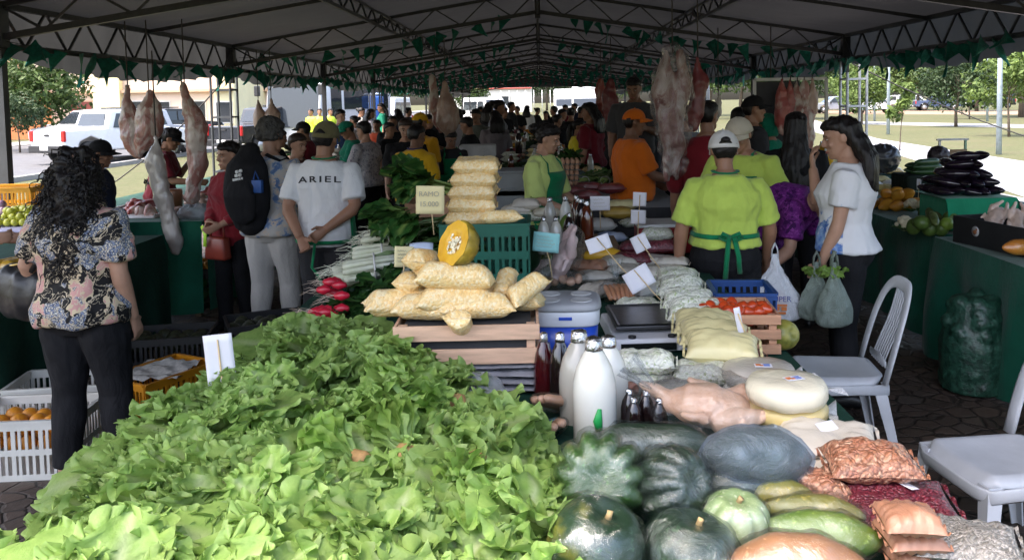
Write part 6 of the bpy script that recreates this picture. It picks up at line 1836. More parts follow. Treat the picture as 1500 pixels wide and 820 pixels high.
c = P(617, 363, d=3.6); q = MB(); q.grid(lambda u, v: ((u - .5) * .10, (v - .5) * .05, .008 * math.sin(u * 3)), 5, 4); o = q.build('price_card', M('bluish_card', (.50, .58, .72), .8), None, True, solid=.001); o.location = c; o.rotation_euler = (R(40), 0, R(5)); tag(o, 'pale blue card lying on the greens beside the pumpkin half', 'price card')

# --- goods in the middle distance of the long table
GPAP = M('green_papaya', (.07, .16, .02), .4, .3, 5, .1, col2=(.16, .24, .04)); DMEL = M('dark_melon', (.008, .03, .012), .35, .4, 5)
q0 = P(800, 352, d=4.9); fruit('papaya', 'large green papaya standing behind the turquoise card', 'papaya', elong(.26, .075, 30, (.35, .45), 0, .25), GPAP, (q0.x, q0.y, TT + .14), (0, R(-78), 0))
q0 = P(826, 330, d=5.1); fruit('papaya', 'green papaya tip showing beside the honey bottles', 'papaya', elong(.24, .06, 31, (.35, .45), 0, .3), GPAP, (q0.x, q0.y, q0.z - .05), (0, R(-80), 0))
q0 = P(770, 345, d=4.75); fruit('melon', 'dark green melon next to the green crate', 'melon', elong(.30, .09, 32, (.35, .35)), DMEL, (q0.x, q0.y, TT + .16), (0, R(-75), 0))
bl = [(806, 348, 5.5, MILKC, 'bottle of grey whey beside the papaya'), (829, 345, 5.7, MILK, 'bottle of white milk in the middle row'), (848, 348, 5.6, MOLR, 'amber bottle behind the white card'), (852, 352, 5.3, MOLAS, 'dark honey bottle, in front of the amber ones'), (834, 362, 5.0, MOLAS, 'dark syrup bottle before the milk'), (860, 356, 5.25, MOLR, 'red-brown honey bottle beside the bag of starch'), (845, 340, 6.0, MOLR, 'farthest amber bottle in the middle row'), (797, 372, 4.55, MILKC, 'small capped bottle behind the turquoise card'), (815, 372, 4.55, MILKC, 'second small capped bottle behind the turquoise card')]
for px, py, d, m, lab in bl:
 q0 = P(px, py, d=d); bottle(px, py, d, .26 if d > 5.2 else .20, .042 if d > 5.2 else .036, m, lab, 'bottles in the middle of the long table')
box = MB(); q0 = P(840, 350, d=5.7); zt = q0.z - .004; box.box((.27, 5.66, (TT + zt) / 2), (.46, .55, zt - TT)); tag(box.build('cardboard_box', M('cardboard', (.26, .17, .10), .8, .15, 5), None, False, .004), 'brown cardboard box carrying the row of bottles', 'box')
chicken(828, 378, TT + .17, .66, 'pale pink chicken standing in a clear bag behind the cool box', CHKP, (R(0), R(-62), R(20)), 7)
chicken(770, 392, TT + .06, .62, 'pale chicken lying in a clear bag between the green crate and the cool box', CHKP, (R(0), R(0), R(12)), 8)
eggbag(830, 412, TT + .05, 8, 'clear bag of pale eggs just behind the cool box lid', EGGT, 1, 9)
YPAP = M('yellow_papaya', (.62, .34, .02), .4, .25, 6, .1)
fruit('papaya', 'ripe yellow papaya under the tilted white card', 'papaya', elong(.26, .06, 33, (.35, .4), 0, .2), YPAP, at(882, 374, TT + .07), (0, 0, R(10)))
bag(880, 330, TT + .09, .22, .16, .10, STARCH, 'white bag of starch under the white card', 0, seed=120)
bag(895, 348, TT + .05, .22, .12, .09, plainwrap('blue_printed_bag', (.03, .14, .42), .5, 9, .8, .4, col2=(.55, .62, .75)), 'blue and white printed bag in front of the starch', 5, seed=121)
for k, (px, py, lab) in enumerate(((925, 380, 'front bag of dark red beans in the middle of the table'), (935, 362, 'second bag of dark red beans, under the greyish card'), (965, 362, 'bag of dark red beans below the flecked beans'))):
 bag(px, py, TT + .05 + .03 * k, .24, .14, .09, REDB, lab, -4, seed=122 + k)
bag(962, 343, TT + .13, .22, .14, .10, BEANW, 'bag of white flecked beans on top of the red beans', -5, seed=126)
bag(905, 312, TT + .12, .26, .15, .10, plainwrap('mustard_bag', (.42, .27, .05), .2), 'mustard coloured bag behind the starch', 3, seed=127)
bag(912, 300, TT + .16, .26, .15, .08, FLOURY, 'pale yellow bag on the mustard coloured one', -2, seed=128)
bag(930, 326, TT + .10, .22, .14, .08, BEANW, 'pale bag of beans beside the red box', 3, seed=129)
bag(958, 382, TT + .04, .24, .15, .07, CURD, 'clear bag of pale goods before the red beans', -6, seed=130)
bag(985, 384, TT + .04, .2, .13, .07, FLOURW, 'bag of pale flour by the hand of the lime woman', -16, seed=131)
bag(800, 400, TT + .03, .2, .13, .06, CURD, 'pale bag lying in front of the pink chickens', 6, seed=132)
bag(870, 405, TT + .03, .22, .15, .06, CURD, 'clear bag of pale goods behind the bagged sausages', 6, seed=133)
bag(915, 395, TT + .03, .2, .14, .06, CURD, 'crumpled clear bag behind the tilted card', -20, seed=134)
for k, (px, py, m, lab) in enumerate(((955, 400, CURD, 'grey clear bag beside the tilted white card'), (985, 400, FLOURW, 'pale bag at the back of the long row'), (880, 425, CURD, 'grey clear bag right behind the cool box'), (862, 390, SAUS, 'bag of brown patties behind the yellow papaya'), (905, 385, CURD, 'clear bag below the yellow papaya'), (945, 425, STARCH, 'white bag touching the scale tray'), (760, 412, CURD, 'grey clear bag between crate and cool box'))):
 bag(px, py, TT + .04, .22, .15, .085, m, lab, 30 * (k % 3) - 20, seed=150 + k)
root = thing('bag_of_sausages', 'clear bag of orange-pink sausages behind the scale', 'bag', at(907, 428, TT + .055), 0, None, (R(20), 0, R(10)))
for j in range(6):
 q = MB(); q.tube([((j - 2.5) * .022, -.05, 0), ((j - 2.5) * .025, 0, .018), ((j - 2.5) * .022, .06, .0)], [.012, .0145, .012], 10, round_=True); q.build('sausage', M('orange_sausage', (.58, .26, .13), .4, .15, 8, coat=.3), root)
mb = MB(); mb.ell((0, 0, .01), (.10, .10, .045), 30, 18); me = mb.mesh('plastic_bag'); displace(me, lambda p, nn: nn * .02 * noise.noise(p * 26)); link('plastic_bag', me, CLEAR, root, True); tail(root, (0, .06, .03), (0, .12, .12), .05, CLEAR, 'bag_neck')
q0 = P(972, 342, d=5.5); root = thing('cool_box', 'dark red box with a white lid at the far end of the table', 'cool box', (q0.x + .05, q0.y + .15, TT), 0)
q = MB(); q.box((0, 0, .085), (.42, .28, .17)); q.build('body', M('dark_red_plastic', (.22, .006, .010), .4), root, False, .01)
q = MB(); q.box((0, 0, .183), (.44, .30, .022)); q.build('lid', M('white_plastic', (.62, .63, .64), .4), root, False, .006)
for k, (px, py, z) in enumerate(((770, 300, .2), (775, 318, .15), (800, 312, .17), (755, 308, .18))):
 me = pillow_mesh(.2, .12, .08, 140 + k); 
 mesh_thing('bag_of_food', me, (FLOURW, BEANW, CHEESE_W, FLOURW)[k], ['pale bag behind the melon', 'flecked bag beside the melon', 'flat pale packet behind the whey bottle', 'pale bag against the green apron girl'][k], 'bag', P(px, py, d=5.9), (0, 0, R(5 * k)), 'pale bags at the far end of the table')
# --- tomatoes, blue crate, melon
c = at(1092, 519, TT); tc = slat_crate('wooden_crate', 'wooden slat crate full of ripe tomatoes', 'crate', (c.x - .02, c.y + .16, TT), R(-4), .34, .30, .155, WOOD, 3)
TOM = M('ripe_tomato', (.50, .055, .012), .28, .25, 6, coat=.3); CALY = M('tomato_calyx', (.05, .12, .02), .7)
r3 = random.Random(4); tm = elong(.068, .026, 1, (.45, .45)).mesh('tomato'); tm.materials.append(TOM); tm.polygons.foreach_set('use_smooth', [True] * len(tm.polygons))
for k in range(46):
 ix, iy = k % 7, (k // 7) % 4
 lay = 0 if k < 28 else 1
 o = bpy.data.objects.new('tomato', tm); COL.objects.link(o)
 p_ = V(((ix - 3) * .042 + r3.uniform(-.01, .01), (iy - 1.5) * .062 + r3.uniform(-.012, .012), .115 + .035 * lay + r3.uniform(0, .012)))
 o.location = V((c.x - .02, c.y + .16, TT)) + p_; o.rotation_euler = (r3.uniform(-.4, .4), r3.uniform(-.4, .4), r3.uniform(0, 6))
 tag(o, 'ripe red plum tomato heaped in the wooden crate', 'tomato', 'tomatoes in the wooden crate')
BLUC = M('crate_blue', (.008, .05, .20), .45, .15, 6)
plastic_crate('plastic_crate', 'blue plastic crate standing behind the tomatoes', (c.x + .10, c.y + .50, TT - .04), R(-4), .26, .28, .20, BLUC)
WMEL = M('melon_rind', (.10, .15, .03), .4, .5, 14, .1, col2=(.40, .36, .07))
q0 = P(1158, 506, d=3.6); fruit('melon', 'small mottled green and yellow melon beside the tomato crate', 'melon', ribbed(.062, .13, 10, .03, 40), WMEL, (P(1152, 506, d=3.3).x, 3.35, TT + .06), (R(70), 0, R(30)))
# ------------------------------------------------------------------ chairs
CHAIRP = M('white_chair_plastic', (.60, .61, .64), .38, .12, 5, .12, 30)
def garden_chair(label, loc, rz, group='white plastic chairs'):
 """moulded plastic chair facing +y, its legs flaring out, arched back with slats"""
 root = thing('plastic_chair', label, 'chair', loc, rz, group)
 SW, SD, SZ = .225, .22, .43
 q = MB()
 def fn(u, v):
  x, y = (2 * u - 1), (2 * v - 1)
  k = (1 - abs(x) ** 5 * .05) ; px = x * SW * (1 - .07 * (1 - (y + 1) / 2)) * (1 - .12 * max(0, abs(y) - .75) * 4 * abs(x) ** 3); py = y * SD * (1 - .06 * abs(x) ** 4)
  ck = 1 - .13 * x ** 4 * y ** 4; px *= ck; py *= ck
  dip = -.022 * (1 - x * x) * (1 - .5 * y * y) - .035 * smoothstep(.78, 1, abs(x)) ** 2 - (.05 * smoothstep(.72, 1, y) ** 1.5)
  return (px, py, SZ + dip)
 q.grid(fn, 22, 22); q.build('seat', CHAIRP, root, solid=.008)
 q = MB()   # skirt under the seat
 pts = [V((SW * .97, -SD, SZ - .05)), V((SW * 1.0, 0, SZ - .055)), V((SW * 1.0, SD * .9, SZ - .06)), V((SW * .7, SD * 1.0, SZ - .065)), V((-SW * .7, SD * 1.0, SZ - .065)), V((-SW * 1.0, SD * .9, SZ - .06)), V((-SW * 1.0, 0, SZ - .055)), V((-SW * .97, -SD, SZ - .05))]
 q.tube(pts, (.006, .028), 8, side=(1, 0, 0)); q.build('seat_skirt', CHAIRP, root)
 for sx in (-1, 1):
  for sy in (-1, 1):
   q = MB()
   top = V((sx * SW * .95, sy * SD * .93, SZ - .03)); bot = V((sx * (SW + .035), sy * (SD + .03) - (.03 if sy < 0 else 0), 0))
   ins = V((-sx, -sy, 0)).normalized()
   rings = []
   for k in range(6):
    t = k / 5; c = top.lerp(bot, t); w_ = lerp(.062, .036, t); th = .009
    a = V((-sx, 0, 0)); b = V((0, -sy, 0))
    rings.append([c, c + a * w_, c + a * w_ + b * th, c + a * th + b * th, c + a * th + b * w_, c + b * w_])
   if sx * sy < 0: rings = [list(reversed(r)) for r in rings]
   q.loft(rings); q.build('leg', CHAIRP, root, False, .002)
 # arched back frame and slats
 def arch(t):   # t 0..1 round the arch
  a = math.pi * t; x = math.cos(a); z = math.sin(a)
  px = SW * .98 * math.copysign(abs(x) ** .55, x); pz = SZ - .02 + .45 * z ** .62
  return V((px, -SD * .93 - .11 * ((pz - SZ) / .43) - .035 * (1 - (px / SW) ** 2) * smoothstep(0, .3, pz - SZ), pz))
 q = MB(); q.tube([arch(k / 28) for k in range(29)], (.011, .034), 10, side=(0, 1, 0)); q.build('back_frame', CHAIRP, root)
 for k in range(7):
  x = (k - 3) * .030; q = MB()
  zt = SZ - .02 + .45 * (1 - (abs(x) / SW) ** 3.6) ** .31 - .02
  q.tube([V((x * 1.0, -SD * .97 - .11 * ((z - SZ) / .43) - .035 * smoothstep(0, .3, z - SZ), z)) for z in (SZ + .03, SZ + .12, SZ + .22, SZ + .30, zt)], (.0095, .004), 6, side=(1, 0, 0))
  q.build('back_slat', CHAIRP, root)
 q = MB(); q.tube([V((-.13, -SD * .97 - .012, SZ + .05)), V((0, -SD * .97 - .022, SZ + .05)), V((.13, -SD * .97 - .012, SZ + .05))], (.006, .020), 8, side=(0, 1, 0)); q.build('back_rail', CHAIRP, root)
 return root
c = P(1268, 640, z=0); ch = garden_chair('white plastic chair with arched slatted back beside the cheeses', (c.x - .22, c.y - .12, 0), R(84))
c = P(1480, 800, z=0); dup(ch, (c.x - .10, c.y - .10, 0), R(98), 'white plastic chair in front, cut by the edge of the picture')
c = P(872, 262, d=9.0); dup(ch, (c.x, 9.8, 0), R(200), 'white plastic chair far inside the stall behind the egg trays')
c = P(965, 290, d=7.4); dup(ch, (c.x, 7.5, 0), R(60), 'white plastic chair hung with bags behind the orange-shirted man')
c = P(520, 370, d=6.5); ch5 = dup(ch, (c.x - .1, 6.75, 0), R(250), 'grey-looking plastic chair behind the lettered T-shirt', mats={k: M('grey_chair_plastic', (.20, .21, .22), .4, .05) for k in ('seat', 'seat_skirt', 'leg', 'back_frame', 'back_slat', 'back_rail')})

# ------------------------------------------------------------------ shopping bags
BAGW = film('white_bag_plastic', (.86, .88, .93), .62, .5, 9); BAGG = film('grey_green_bag_plastic', (.30, .36, .31), .62, .7, 10)
def shopping_bag(label, top, h, w_, mat, rz=0, seed=0, cont=None):
 root = thing('shopping_bag', label, 'bag', top, R(rz)); off = V((seed * 3.3, seed, 0))
 mb = MB()
 def fn(u, v):
  a = 2 * math.pi * v
  rr_ = w_ * (.10 + .90 * smoothstep(0, .8, u)) * (1 if u < .9 else math.sqrt(max(.02, 1 - ((u - .9) / .1) ** 2)))
  p = V((math.cos(a) * rr_, math.sin(a) * rr_ * .62, -h * u))
  fold = (math.sin(a * 7 + off.x) * .5 + noise.noise(V((math.cos(a) * 3, math.sin(a) * 3, u * 2)) + off)) * .11 * rr_ * (1.3 - u)
  return p + V((math.cos(a), math.sin(a), 0)) * fold + V((1, 1, 0)) * .012 * noise.noise(p * 25 + off)
 mb.grid(fn, 26, 48, wrap=True); mb.build('bag_skin', mat, root)
 for sg in (-1, 1):
  q = MB(); q.tube([(sg * .02, 0, -.02), (sg * .015, 0, .03), (0, sg * .01, .065)], (.016, .005), 6, side=(0, 1, 0)); q.build('handle', mat, root)
 return root
t1 = P(1135, 372, d=4.95)
sb = shopping_bag('white supermarket bag with blue and orange print held by the woman in purple', t1, .40, .155, BAGW, -10, 1)
cu = bpy.data.curves.new('t', 'FONT'); cu.body = 'SUPER'; cu.size = .045; cu.align_x = 'CENTER'
o = bpy.data.objects.new('t', cu); COL.objects.link(o); dg = bpy.context.evaluated_depsgraph_get(); tm = bpy.data.meshes.new_from_object(o.evaluated_get(dg)); bpy.data.objects.remove(o); tm.materials.clear()
o = link('lettering', tm, M('bag_blue_print', (.03, .06, .30), .6), sb); o.location = (.02, -.118, -.255); o.rotation_euler = (R(84), 0, R(6))
q = MB()
for k, (x, z, w_, h_) in enumerate(((0, 0, .075, .012), (-.02, -.02, .03, .022), (.02, -.02, .03, .022), (0, -.045, .06, .012), (0, -.085, .05, .006), (0, -.10, .05, .006))): q.box((.02 + x, -.119, -.275 + z), (w_, .002, h_))
q.build('print', ORINK, sb, False)
for k in range(4):
 q = MB(); q.tube([(-.07 + .04 * k, 0, -.34), (-.05 + .04 * k, .02, -.30), (-.04 + .04 * k, .01, -.24)], [.022, .028, .014], 10, round_=True)
 tag(q.build('carrot', M('carrot_orange', (.60, .17, .02), .5, .2), None), ['carrot lying nearest the tomatoes in the white bag', 'second carrot in the white bag', 'third carrot in the white bag', 'carrot nearest the handbag side in the white bag'][k], 'carrot').location = t1
for k, (px, py, hh_, w_, lab) in enumerate(((1196, 384, .34, .105, 'grey-green translucent bag, the one farther from us, held by the woman in white'), (1222, 384, .37, .115, 'full grey-green translucent bag with lettuce tips poking out'))):
 t2 = P(px, py, d=4.85 - .12 * k); shopping_bag(lab, t2, hh_, w_, BAGG, 20 * k, 5 + k)
 mb, ribs = MB(), []
 for j in range(5): leaf_sheet(mb, ribs, V((0, 0, -.10)), V((math.cos(j * 1.3) * .7, math.sin(j * 1.3) * .7, 1)), V((-math.cos(j), -math.sin(j), .2)), .10, .035, .010, .4, 12, 10, 400 + j + 9 * k, 8)
 o = leaf_obj('lettuce', mb, ribs, LETT); o.location = t2; tag(o, 'lettuce tips sticking out of the ' + ('fuller grey-green bag' if k else 'thinner grey-green bag'), 'lettuce')

# ------------------------------------------------------------------ hanging meat
def meatmat(name, lo, hi, fat, amt=.5, coat=.5, s=6):
 def fn(t, vec):
  c = t.ramp(t.noise(vec, s, 6, .6, .8), [(.3, lo), (.7, hi)])
  f = t.ramp(t.noise(t.mix(.2, vec, t.noise(vec, 5, 3)), s * .9, 5, .6, 1.2), [(amt, (0, 0, 0)), (amt + .14, (1, 1, 1))])
  return t.mix(f, c, fat), t.bump(t.noise(vec, 26, 5), .5, .02)
 return wrapped(name, fn, .45, coat, .4, 12, (1, 1, .4))
BEEF = meatmat('raw_beef', (.20, .025, .022), (.36, .08, .065), (.58, .46, .38), .50)
LAMB = meatmat('lamb_carcass', (.26, .09, .07), (.36, .18, .15), (.52, .45, .40), .44, s=11)
PORK = meatmat('pale_pork', (.36, .21, .16), (.44, .31, .25), (.50, .42, .36), .5)
DARKM = meatmat('dark_beef', (.11, .012, .014), (.20, .03, .03), (.40, .28, .24), .56)
SKINW = meatmat('white_hide', (.56, .50, .45), (.66, .62, .57), (.58, .42, .38), .6, .3)
ROPE = M('hanging_cord', (.05, .045, .04), .8)
def meat(px, py0, py1, d, pts, mat, label, seed=0, rope_to=None, wrap=None, sy=.6, rz=0, extra=None, vox=.016, cat='meat', name='hanging_meat'):
 """a carcass or cut hanging from py0 to py1; pts: (t down, x offset, radius) of the figure drawn at unit length"""
 a, b = P(px, py0, d=d), P(px, py1, d=d); L = a.z - b.z
 root = thing(name, label, cat, a, R(rz))
 mb = MB(); 
 for chain in ([pts] if not isinstance(pts[0], list) else pts):
  mb.tube([(x * L, y * L, -t * L) for t, x, r, *yy in chain for y in [yy[0] if yy else 0]], [(r * L, r * L * sy) for t, x, r, *yy in chain], 16, side=(1, 0, 0), round_=True)
 me = remesh(mb, vox, 2); off = V((seed * 5.1, seed, 0)); displace(me, lambda p, n: n * (.022 * noise.noise(p * 7 + off) + .009 * noise.noise(p * 17 + off) - .012 * abs(noise.noise(V((p.x * 30, p.y * 30, p.z * 9)) + off))))
 link('meat', me, mat, root)
 q = MB(); zt = (rope_to or 2.62) - a.z
 q.tube([(0, 0, -.02), (.0, 0, max(.05, zt))], .006, 5); q.build('cord', ROPE, root)
 if wrap:
  w = MB(); w.tube([(x * L, 0, -t * L) for t, x, r in wrap], [(r * L, r * L * (sy + .1)) for t, x, r in wrap], 40, side=(1, 0, 0), round_=True)
  # finer rings
  me = remesh(w, .018, 2); displace(me, lambda p, n: n * .030 * ((1 - abs(noise.noise(V((p.x * 16, p.y * 16, p.z * 5)) + off)) * 2) + .5 * noise.noise(p * 22 + off))); link('plastic_wrap', me, film('meat_wrap', (.9, .88, .88), .06, .8, 8, True), root)
 return root
leg = [(0, 0, .035), (.12, .01, .045), (.3, .03, .11), (.5, .06, .16), (.7, .03, .13), (.9, -.02, .08), (1, -.02, .05)]
meat(187, 128, 228, 7.9, [(0, 0, .05), (.2, -.01, .08), (.45, .02, .17), (.7, .06, .22), (.95, .10, .14), (1, .12, .08)], LAMB, 'front quarter of mutton hanging with a bare shank, first from the tent post', 1)
meat(218, 137, 222, 7.85, [(0, .02, .07), (.2, .02, .20), (.45, -.02, .27), (.7, -.06, .24), (.9, -.15, .14), (1, -.2, .07)], LAMB, 'broad rib piece of mutton hanging beside the front quarter', 2)
meat(270, 122, 300, 7.8, [(0, -.01, .025), (.10, .0, .035), (.22, .04, .075), (.36, .09, .105), (.5, .09, .085), (.65, .08, .085), (.8, .05, .07), (.95, .02, .06), (1, .02, .03)], LAMB, 'long leg and loin of mutton hanging by the counter end', 3, sy=.7)
meat(228, 202, 366, 7.2, [(0, .0, .02), (.06, .0, .035), (.18, -.02, .085), (.4, .01, .085), (.7, .08, .08), (.92, .13, .085), (1, .14, .05)], meatmat('sleeved_meat', (.40, .35, .32), (.52, .48, .44), (.36, .30, .27), .55, 1, 5), 'long pale cut in a clear plastic sleeve hanging before the green cloth', 4, sy=.8, rope_to=2.3)
for k, (px, lab) in enumerate(((378, 'pale leg of meat hanging before the bus, slimmer one'), (397, 'pale leg of meat hanging before the bus, thicker one'))):
 meat(px, 143, 190, 12.2, [(0, 0, .03), (.2, 0, .08), (.5, .02, .2 + .06 * k), (.85, .02, .2 + .05 * k), (1, 0, .12)], PORK, lab, 5 + k, vox=.02)
meat(637, 112, 192, 10.6, [[(0, -.05, .05), (.2, -.04, .08), (.5, .0, .11), (.8, .05, .12), (1, .08, .06)]], LAMB, 'thin reddish cut hanging next to the plump pig', 8)
meat(652, 122, 196, 10.4, [(0, 0, .06), (.2, 0, .10), (.5, .03, .22), (.75, .04, .24), (.93, .05, .17), (1, .05, .08)], PORK, 'plump pale pig carcass hanging over the left serving counter', 9, sy=.8)
meat(985, 76, 262, 6.6, [[(0, -.05, .03), (.12, -.07, .05), (.3, -.09, .085), (.5, -.06, .075), (.72, -.01, .085), (.88, -.05, .03), (1.0, -.05, .025)], [(0, .06, .03), (.15, .08, .05), (.32, .07, .08), (.5, .02, .07), (.66, .05, .05)], [(.45, .0, .07), (.7, .05, .06), (.9, .03, .03), (1, .03, .022)], [(.15, -.02, .03), (.4, .0, .05)]], meatmat('wrapped_carcass', (.22, .08, .07), (.40, .24, .21), (.56, .48, .44), .44, s=12), 'big carcass in wrinkled clear plastic hanging from the roof truss', 10, 2.9, [(.0, 0, .06), (.08, .02, .10), (.2, -.01, .145), (.34, -.01, .16), (.48, -.02, .12), (.62, .01, .125), (.76, .0, .10), (.84, .0, .07), (.88, .01, .10)], sy=.7)
meat(1022, 84, 185, 6.9, [(0, 0, .04), (.15, 0, .08), (.35, .05, .15), (.55, .0, .11), (.8, -.05, .13), (1, -.05, .08)], DARKM, 'dark leg of beef hanging beside the wrapped carcass', 11, 2.9)
meat(880, 116, 172, 12, [(0, 0, .06), (.3, 0, .16), (.6, .02, .18), (1, 0, .10)], BEEF, 'left one of two red beef quarters hanging at the middle of the tent', 12)
meat(895, 118, 240, 11, [(0, 0, .04), (.15, -.02, .09), (.35, .0, .12), (.55, .03, .08), (.75, .0, .06), (1, .0, .03)], DARKM, 'long red beef quarter hanging behind the orange cap', 13)
meat(1052, 138, 176, 9.8, [(0, .06, .05), (.3, .02, .16), (.7, -.05, .2), (1, -.1, .10)], SKINW, 'white-skinned leg standing out above the dark red shirt', 14, vox=.014)
meat(1129, 122, 172, 9.6, [(0, 0, .03), (.15, 0, .05), (.4, .02, .17), (.75, .02, .22), (1, .0, .16)], SKINW, 'cream-coloured plucked carcass hanging alone beside the black cap', 15, vox=.014)
# rail with a row of cuts, in front of a dark board
q0 = P(1165, 116, d=8.8)
rk = thing('meat_rail', 'white painted rail and dark board behind a row of hanging meat', 'rack', (q0.x, q0.y, 0), 0)
WP = M('white_painted_steel', (.62, .62, .62), .4)
q = MB(); q.bar((-.42, 0, q0.z), (.32, 0, q0.z), .03); q.build('rail', WP, rk, False)
for x in (-.42, .32):
 q = MB(); q.bar((x, 0, 0), (x, 0, q0.z), .03); q.build('upright', WP, rk, False)
q = MB(); q.box((-.18, .10, q0.z - .42), (.50, .02, .80)); q.build('board', M('dark_board', (.035, .035, .04), .6), rk, False)
for k, (px, p0, p1, m, lab) in enumerate(((1146, 118, 195, BEEF, 'red beef cut, first on the white rail from the dark board'), (1158, 117, 178, BEEF, 'dark red ribs, second on the white rail'), (1168, 120, 200, LAMB, 'pinkish cut, third on the white rail'), (1178, 120, 215, LAMB, 'long pinkish cut, fourth on the white rail'), (1190, 116, 175, PORK, 'pale round ham with rope, last on the white rail'), (1186, 165, 232, LAMB, 'long thin cut hanging lowest under the ham'))):
 meat(px, p0, p1, 8.65, [(0, 0, .04), (.2, 0, .10), (.5, .02, .16 if k != 5 else .1), (.8, .0, .13 if k != 5 else .08), (1, .0, .06)], m, lab, 20 + k, q0.z if k != 5 else 1.75, vox=.014)

# ------------------------------------------------------------------ stalls on the truck side
table('meat counter on the truck side under a green cloth', -4.6, -2.93, 7.3, 13.2, .84, None)
tablecloth('green cloth hanging over the end of the meat counter on the truck side', -4.62, -2.9, 7.25, 13.2, .852, GREENCLOTH, 'fr', .78, 2, .05)
def meatpile(px, py, z, n, s, mat, label, seed, cat='meat'):
 c = at(px, py, z); r3 = random.Random(seed); mb = MB()
 for k in range(n): mb.tube([V((r3.uniform(-.12, .12), r3.uniform(-.1, .1), r3.uniform(.0, .04))) * s, V((r3.uniform(-.12, .12), r3.uniform(-.1, .1), r3.uniform(.02, .08))) * s], [(.05 * s, .03 * s), (.04 * s, .03 * s)], 10, round_=True)
 me = remesh(mb, .012, 2); displace(me, lambda p, nn: nn * .006 * noise.noise(p * 22 + V((seed, 0, 0)))); o = link('meat_cuts', me, mat, None, True); o.location = c; return tag(o, label, cat)
for k, (px, py, m, lab) in enumerate(((196, 312, BEEF, 'heap of red meat cuts at the corner of the counter'), (215, 314, LAMB, 'pinkish meat cuts next to the hanging sleeve'), (205, 304, DARKM, 'dark meat cuts farther along the counter'), (262, 318, PORK, 'pale meat under the long hanging leg'), (312, 300, PORK, 'pale cuts on the counter near the woman in red'))):
 meatpile(px, py, .86, 5, .9, m, lab, k)
tray = MB(); c = at(205, 330, .856)
for k, (px, py, lab) in enumerate(((202, 316, 'white tray under the meat at the corner of the counter'), (215, 303, 'white tray farther along the meat counter'))):
 c = at(px, py, .857); q = MB(); q.box((c.x, c.y, .858), (.44, .34, .006)); [q.box((c.x + sx * .22, c.y, .868), (.008, .34, .025)) for sx in (-1, 1)]; tag(q.build('meat_tray', WP, None, False), lab, 'tray')
c = at(256, 312, .856); q = MB(); q.lathe([(.07, 0), (.075, .20), (.07, .22), (.0, .22)], 18); o = q.build('jar', M('brown_jar', (.22, .09, .04), .3, coat=.5), None); o.location = c; tag(o, 'brown jar standing beside the hanging sleeve on the meat counter', 'jar')
c = at(286, 312, .90); o = crumple('', c, .12, 5, CLEAR2, (1.2, .8, .6)); tag(o, 'crumpled pile of clear plastic bags on the meat counter', 'plastic bags')
for k in range(6):
 c = at(270 + 9 * k, 308 - 7 * k, .87); c = V((-3.5 - .12 * (k % 2), 8.6 + .75 * k, .87)); meatpile(0, 0, 1, 4, .8, (PORK, BEEF, LAMB)[k % 3], ['pale', 'red', 'pink', 'second pale', 'second red', 'last pink'][k] + ' meat cuts further down the meat counter', 30 + k).location = c
def fruitmb(r, n=14): q = MB(); q.ell((0, 0, 0), (r, r, r * .94), n, 9); return q.mesh('fruit')
ORAN = M('orange_fruit', (.62, .24, .02), .4, .15, 8, .15, 90); LIMEF = M('lime_fruit', (.42, .44, .05), .35, .2, 8); PAPO = M('orange_papaya', (.60, .20, .015), .38, .3, 5, col2=(.62, .34, .04)); GREENF = M('green_avocado', (.05, .11, .025), .4, .35, 9, .2, 60, col2=(.12, .20, .04))
def heap(name, cat, label, group, me, mat, c, nx, ny, dx, dz=.6, layers=2, jit=.25, seed=0, rz=0, s=(.9, 1.1)):
 """a heap of single fruits, each one by itself"""
 r3 = random.Random(seed); me = me if isinstance(me, bpy.types.Mesh) else me.mesh(name)
 if not len(me.materials): me.materials.append(mat); me.polygons.foreach_set('use_smooth', [True] * len(me.polygons))
 for l in range(layers):
  for i in range(nx - l):
   for j in range(ny - l):
    if r3.random() < .10 * l: continue
    o = bpy.data.objects.new(name, me); COL.objects.link(o)
    p_ = Matrix.Rotation(rz, 3, 'Z') @ V(((i - (nx - l - 1) / 2 + r3.uniform(-jit, jit)) * dx, (j - (ny - l - 1) / 2 + r3.uniform(-jit, jit)) * dx, 0))
    o.location = (c[0] + p_.x, c[1] + p_.y, c[2] + l * dx * dz); o.rotation_euler = (r3.uniform(-.6, .6), r3.uniform(-.6, .6), r3.uniform(0, 6)); k = r3.uniform(*s); o.scale = (k, k, k)
    tag(o, label, cat, group)
# fruit kept under the meat counter
YCR = M('crate_yellow', (.62, .30, .012), .45, .1); WCR = M('crate_white', (.60, .59, .55), .5, .08); BCR = M('crate_black', (.018, .018, .02), .5, .2)
plastic_crate('plastic_crate', 'dark crate of papayas under the meat counter', (-3.36, 8.35, 0), 0, .55, .36, .26, BCR)
pe = elong(.19, .055, 50, (.4, .35), 0, .2).mesh('papaya')
heap('papaya', 'papaya', 'papaya in the dark crate under the meat counter', 'papayas under the meat counter', pe, PAPO, (-3.36, 8.35, .27), 4, 3, .12, .6, 1, .2, 3)
pg = elong(.19, .06, 51, (.4, .35), 0, .2).mesh('papaya')
heap('papaya', 'papaya', 'green papaya stored beside the crate of orange ones', 'green papayas under the meat counter', pg, GREENF, (-3.3, 7.85, .07), 3, 3, .13, .7, 2, .2, 4)
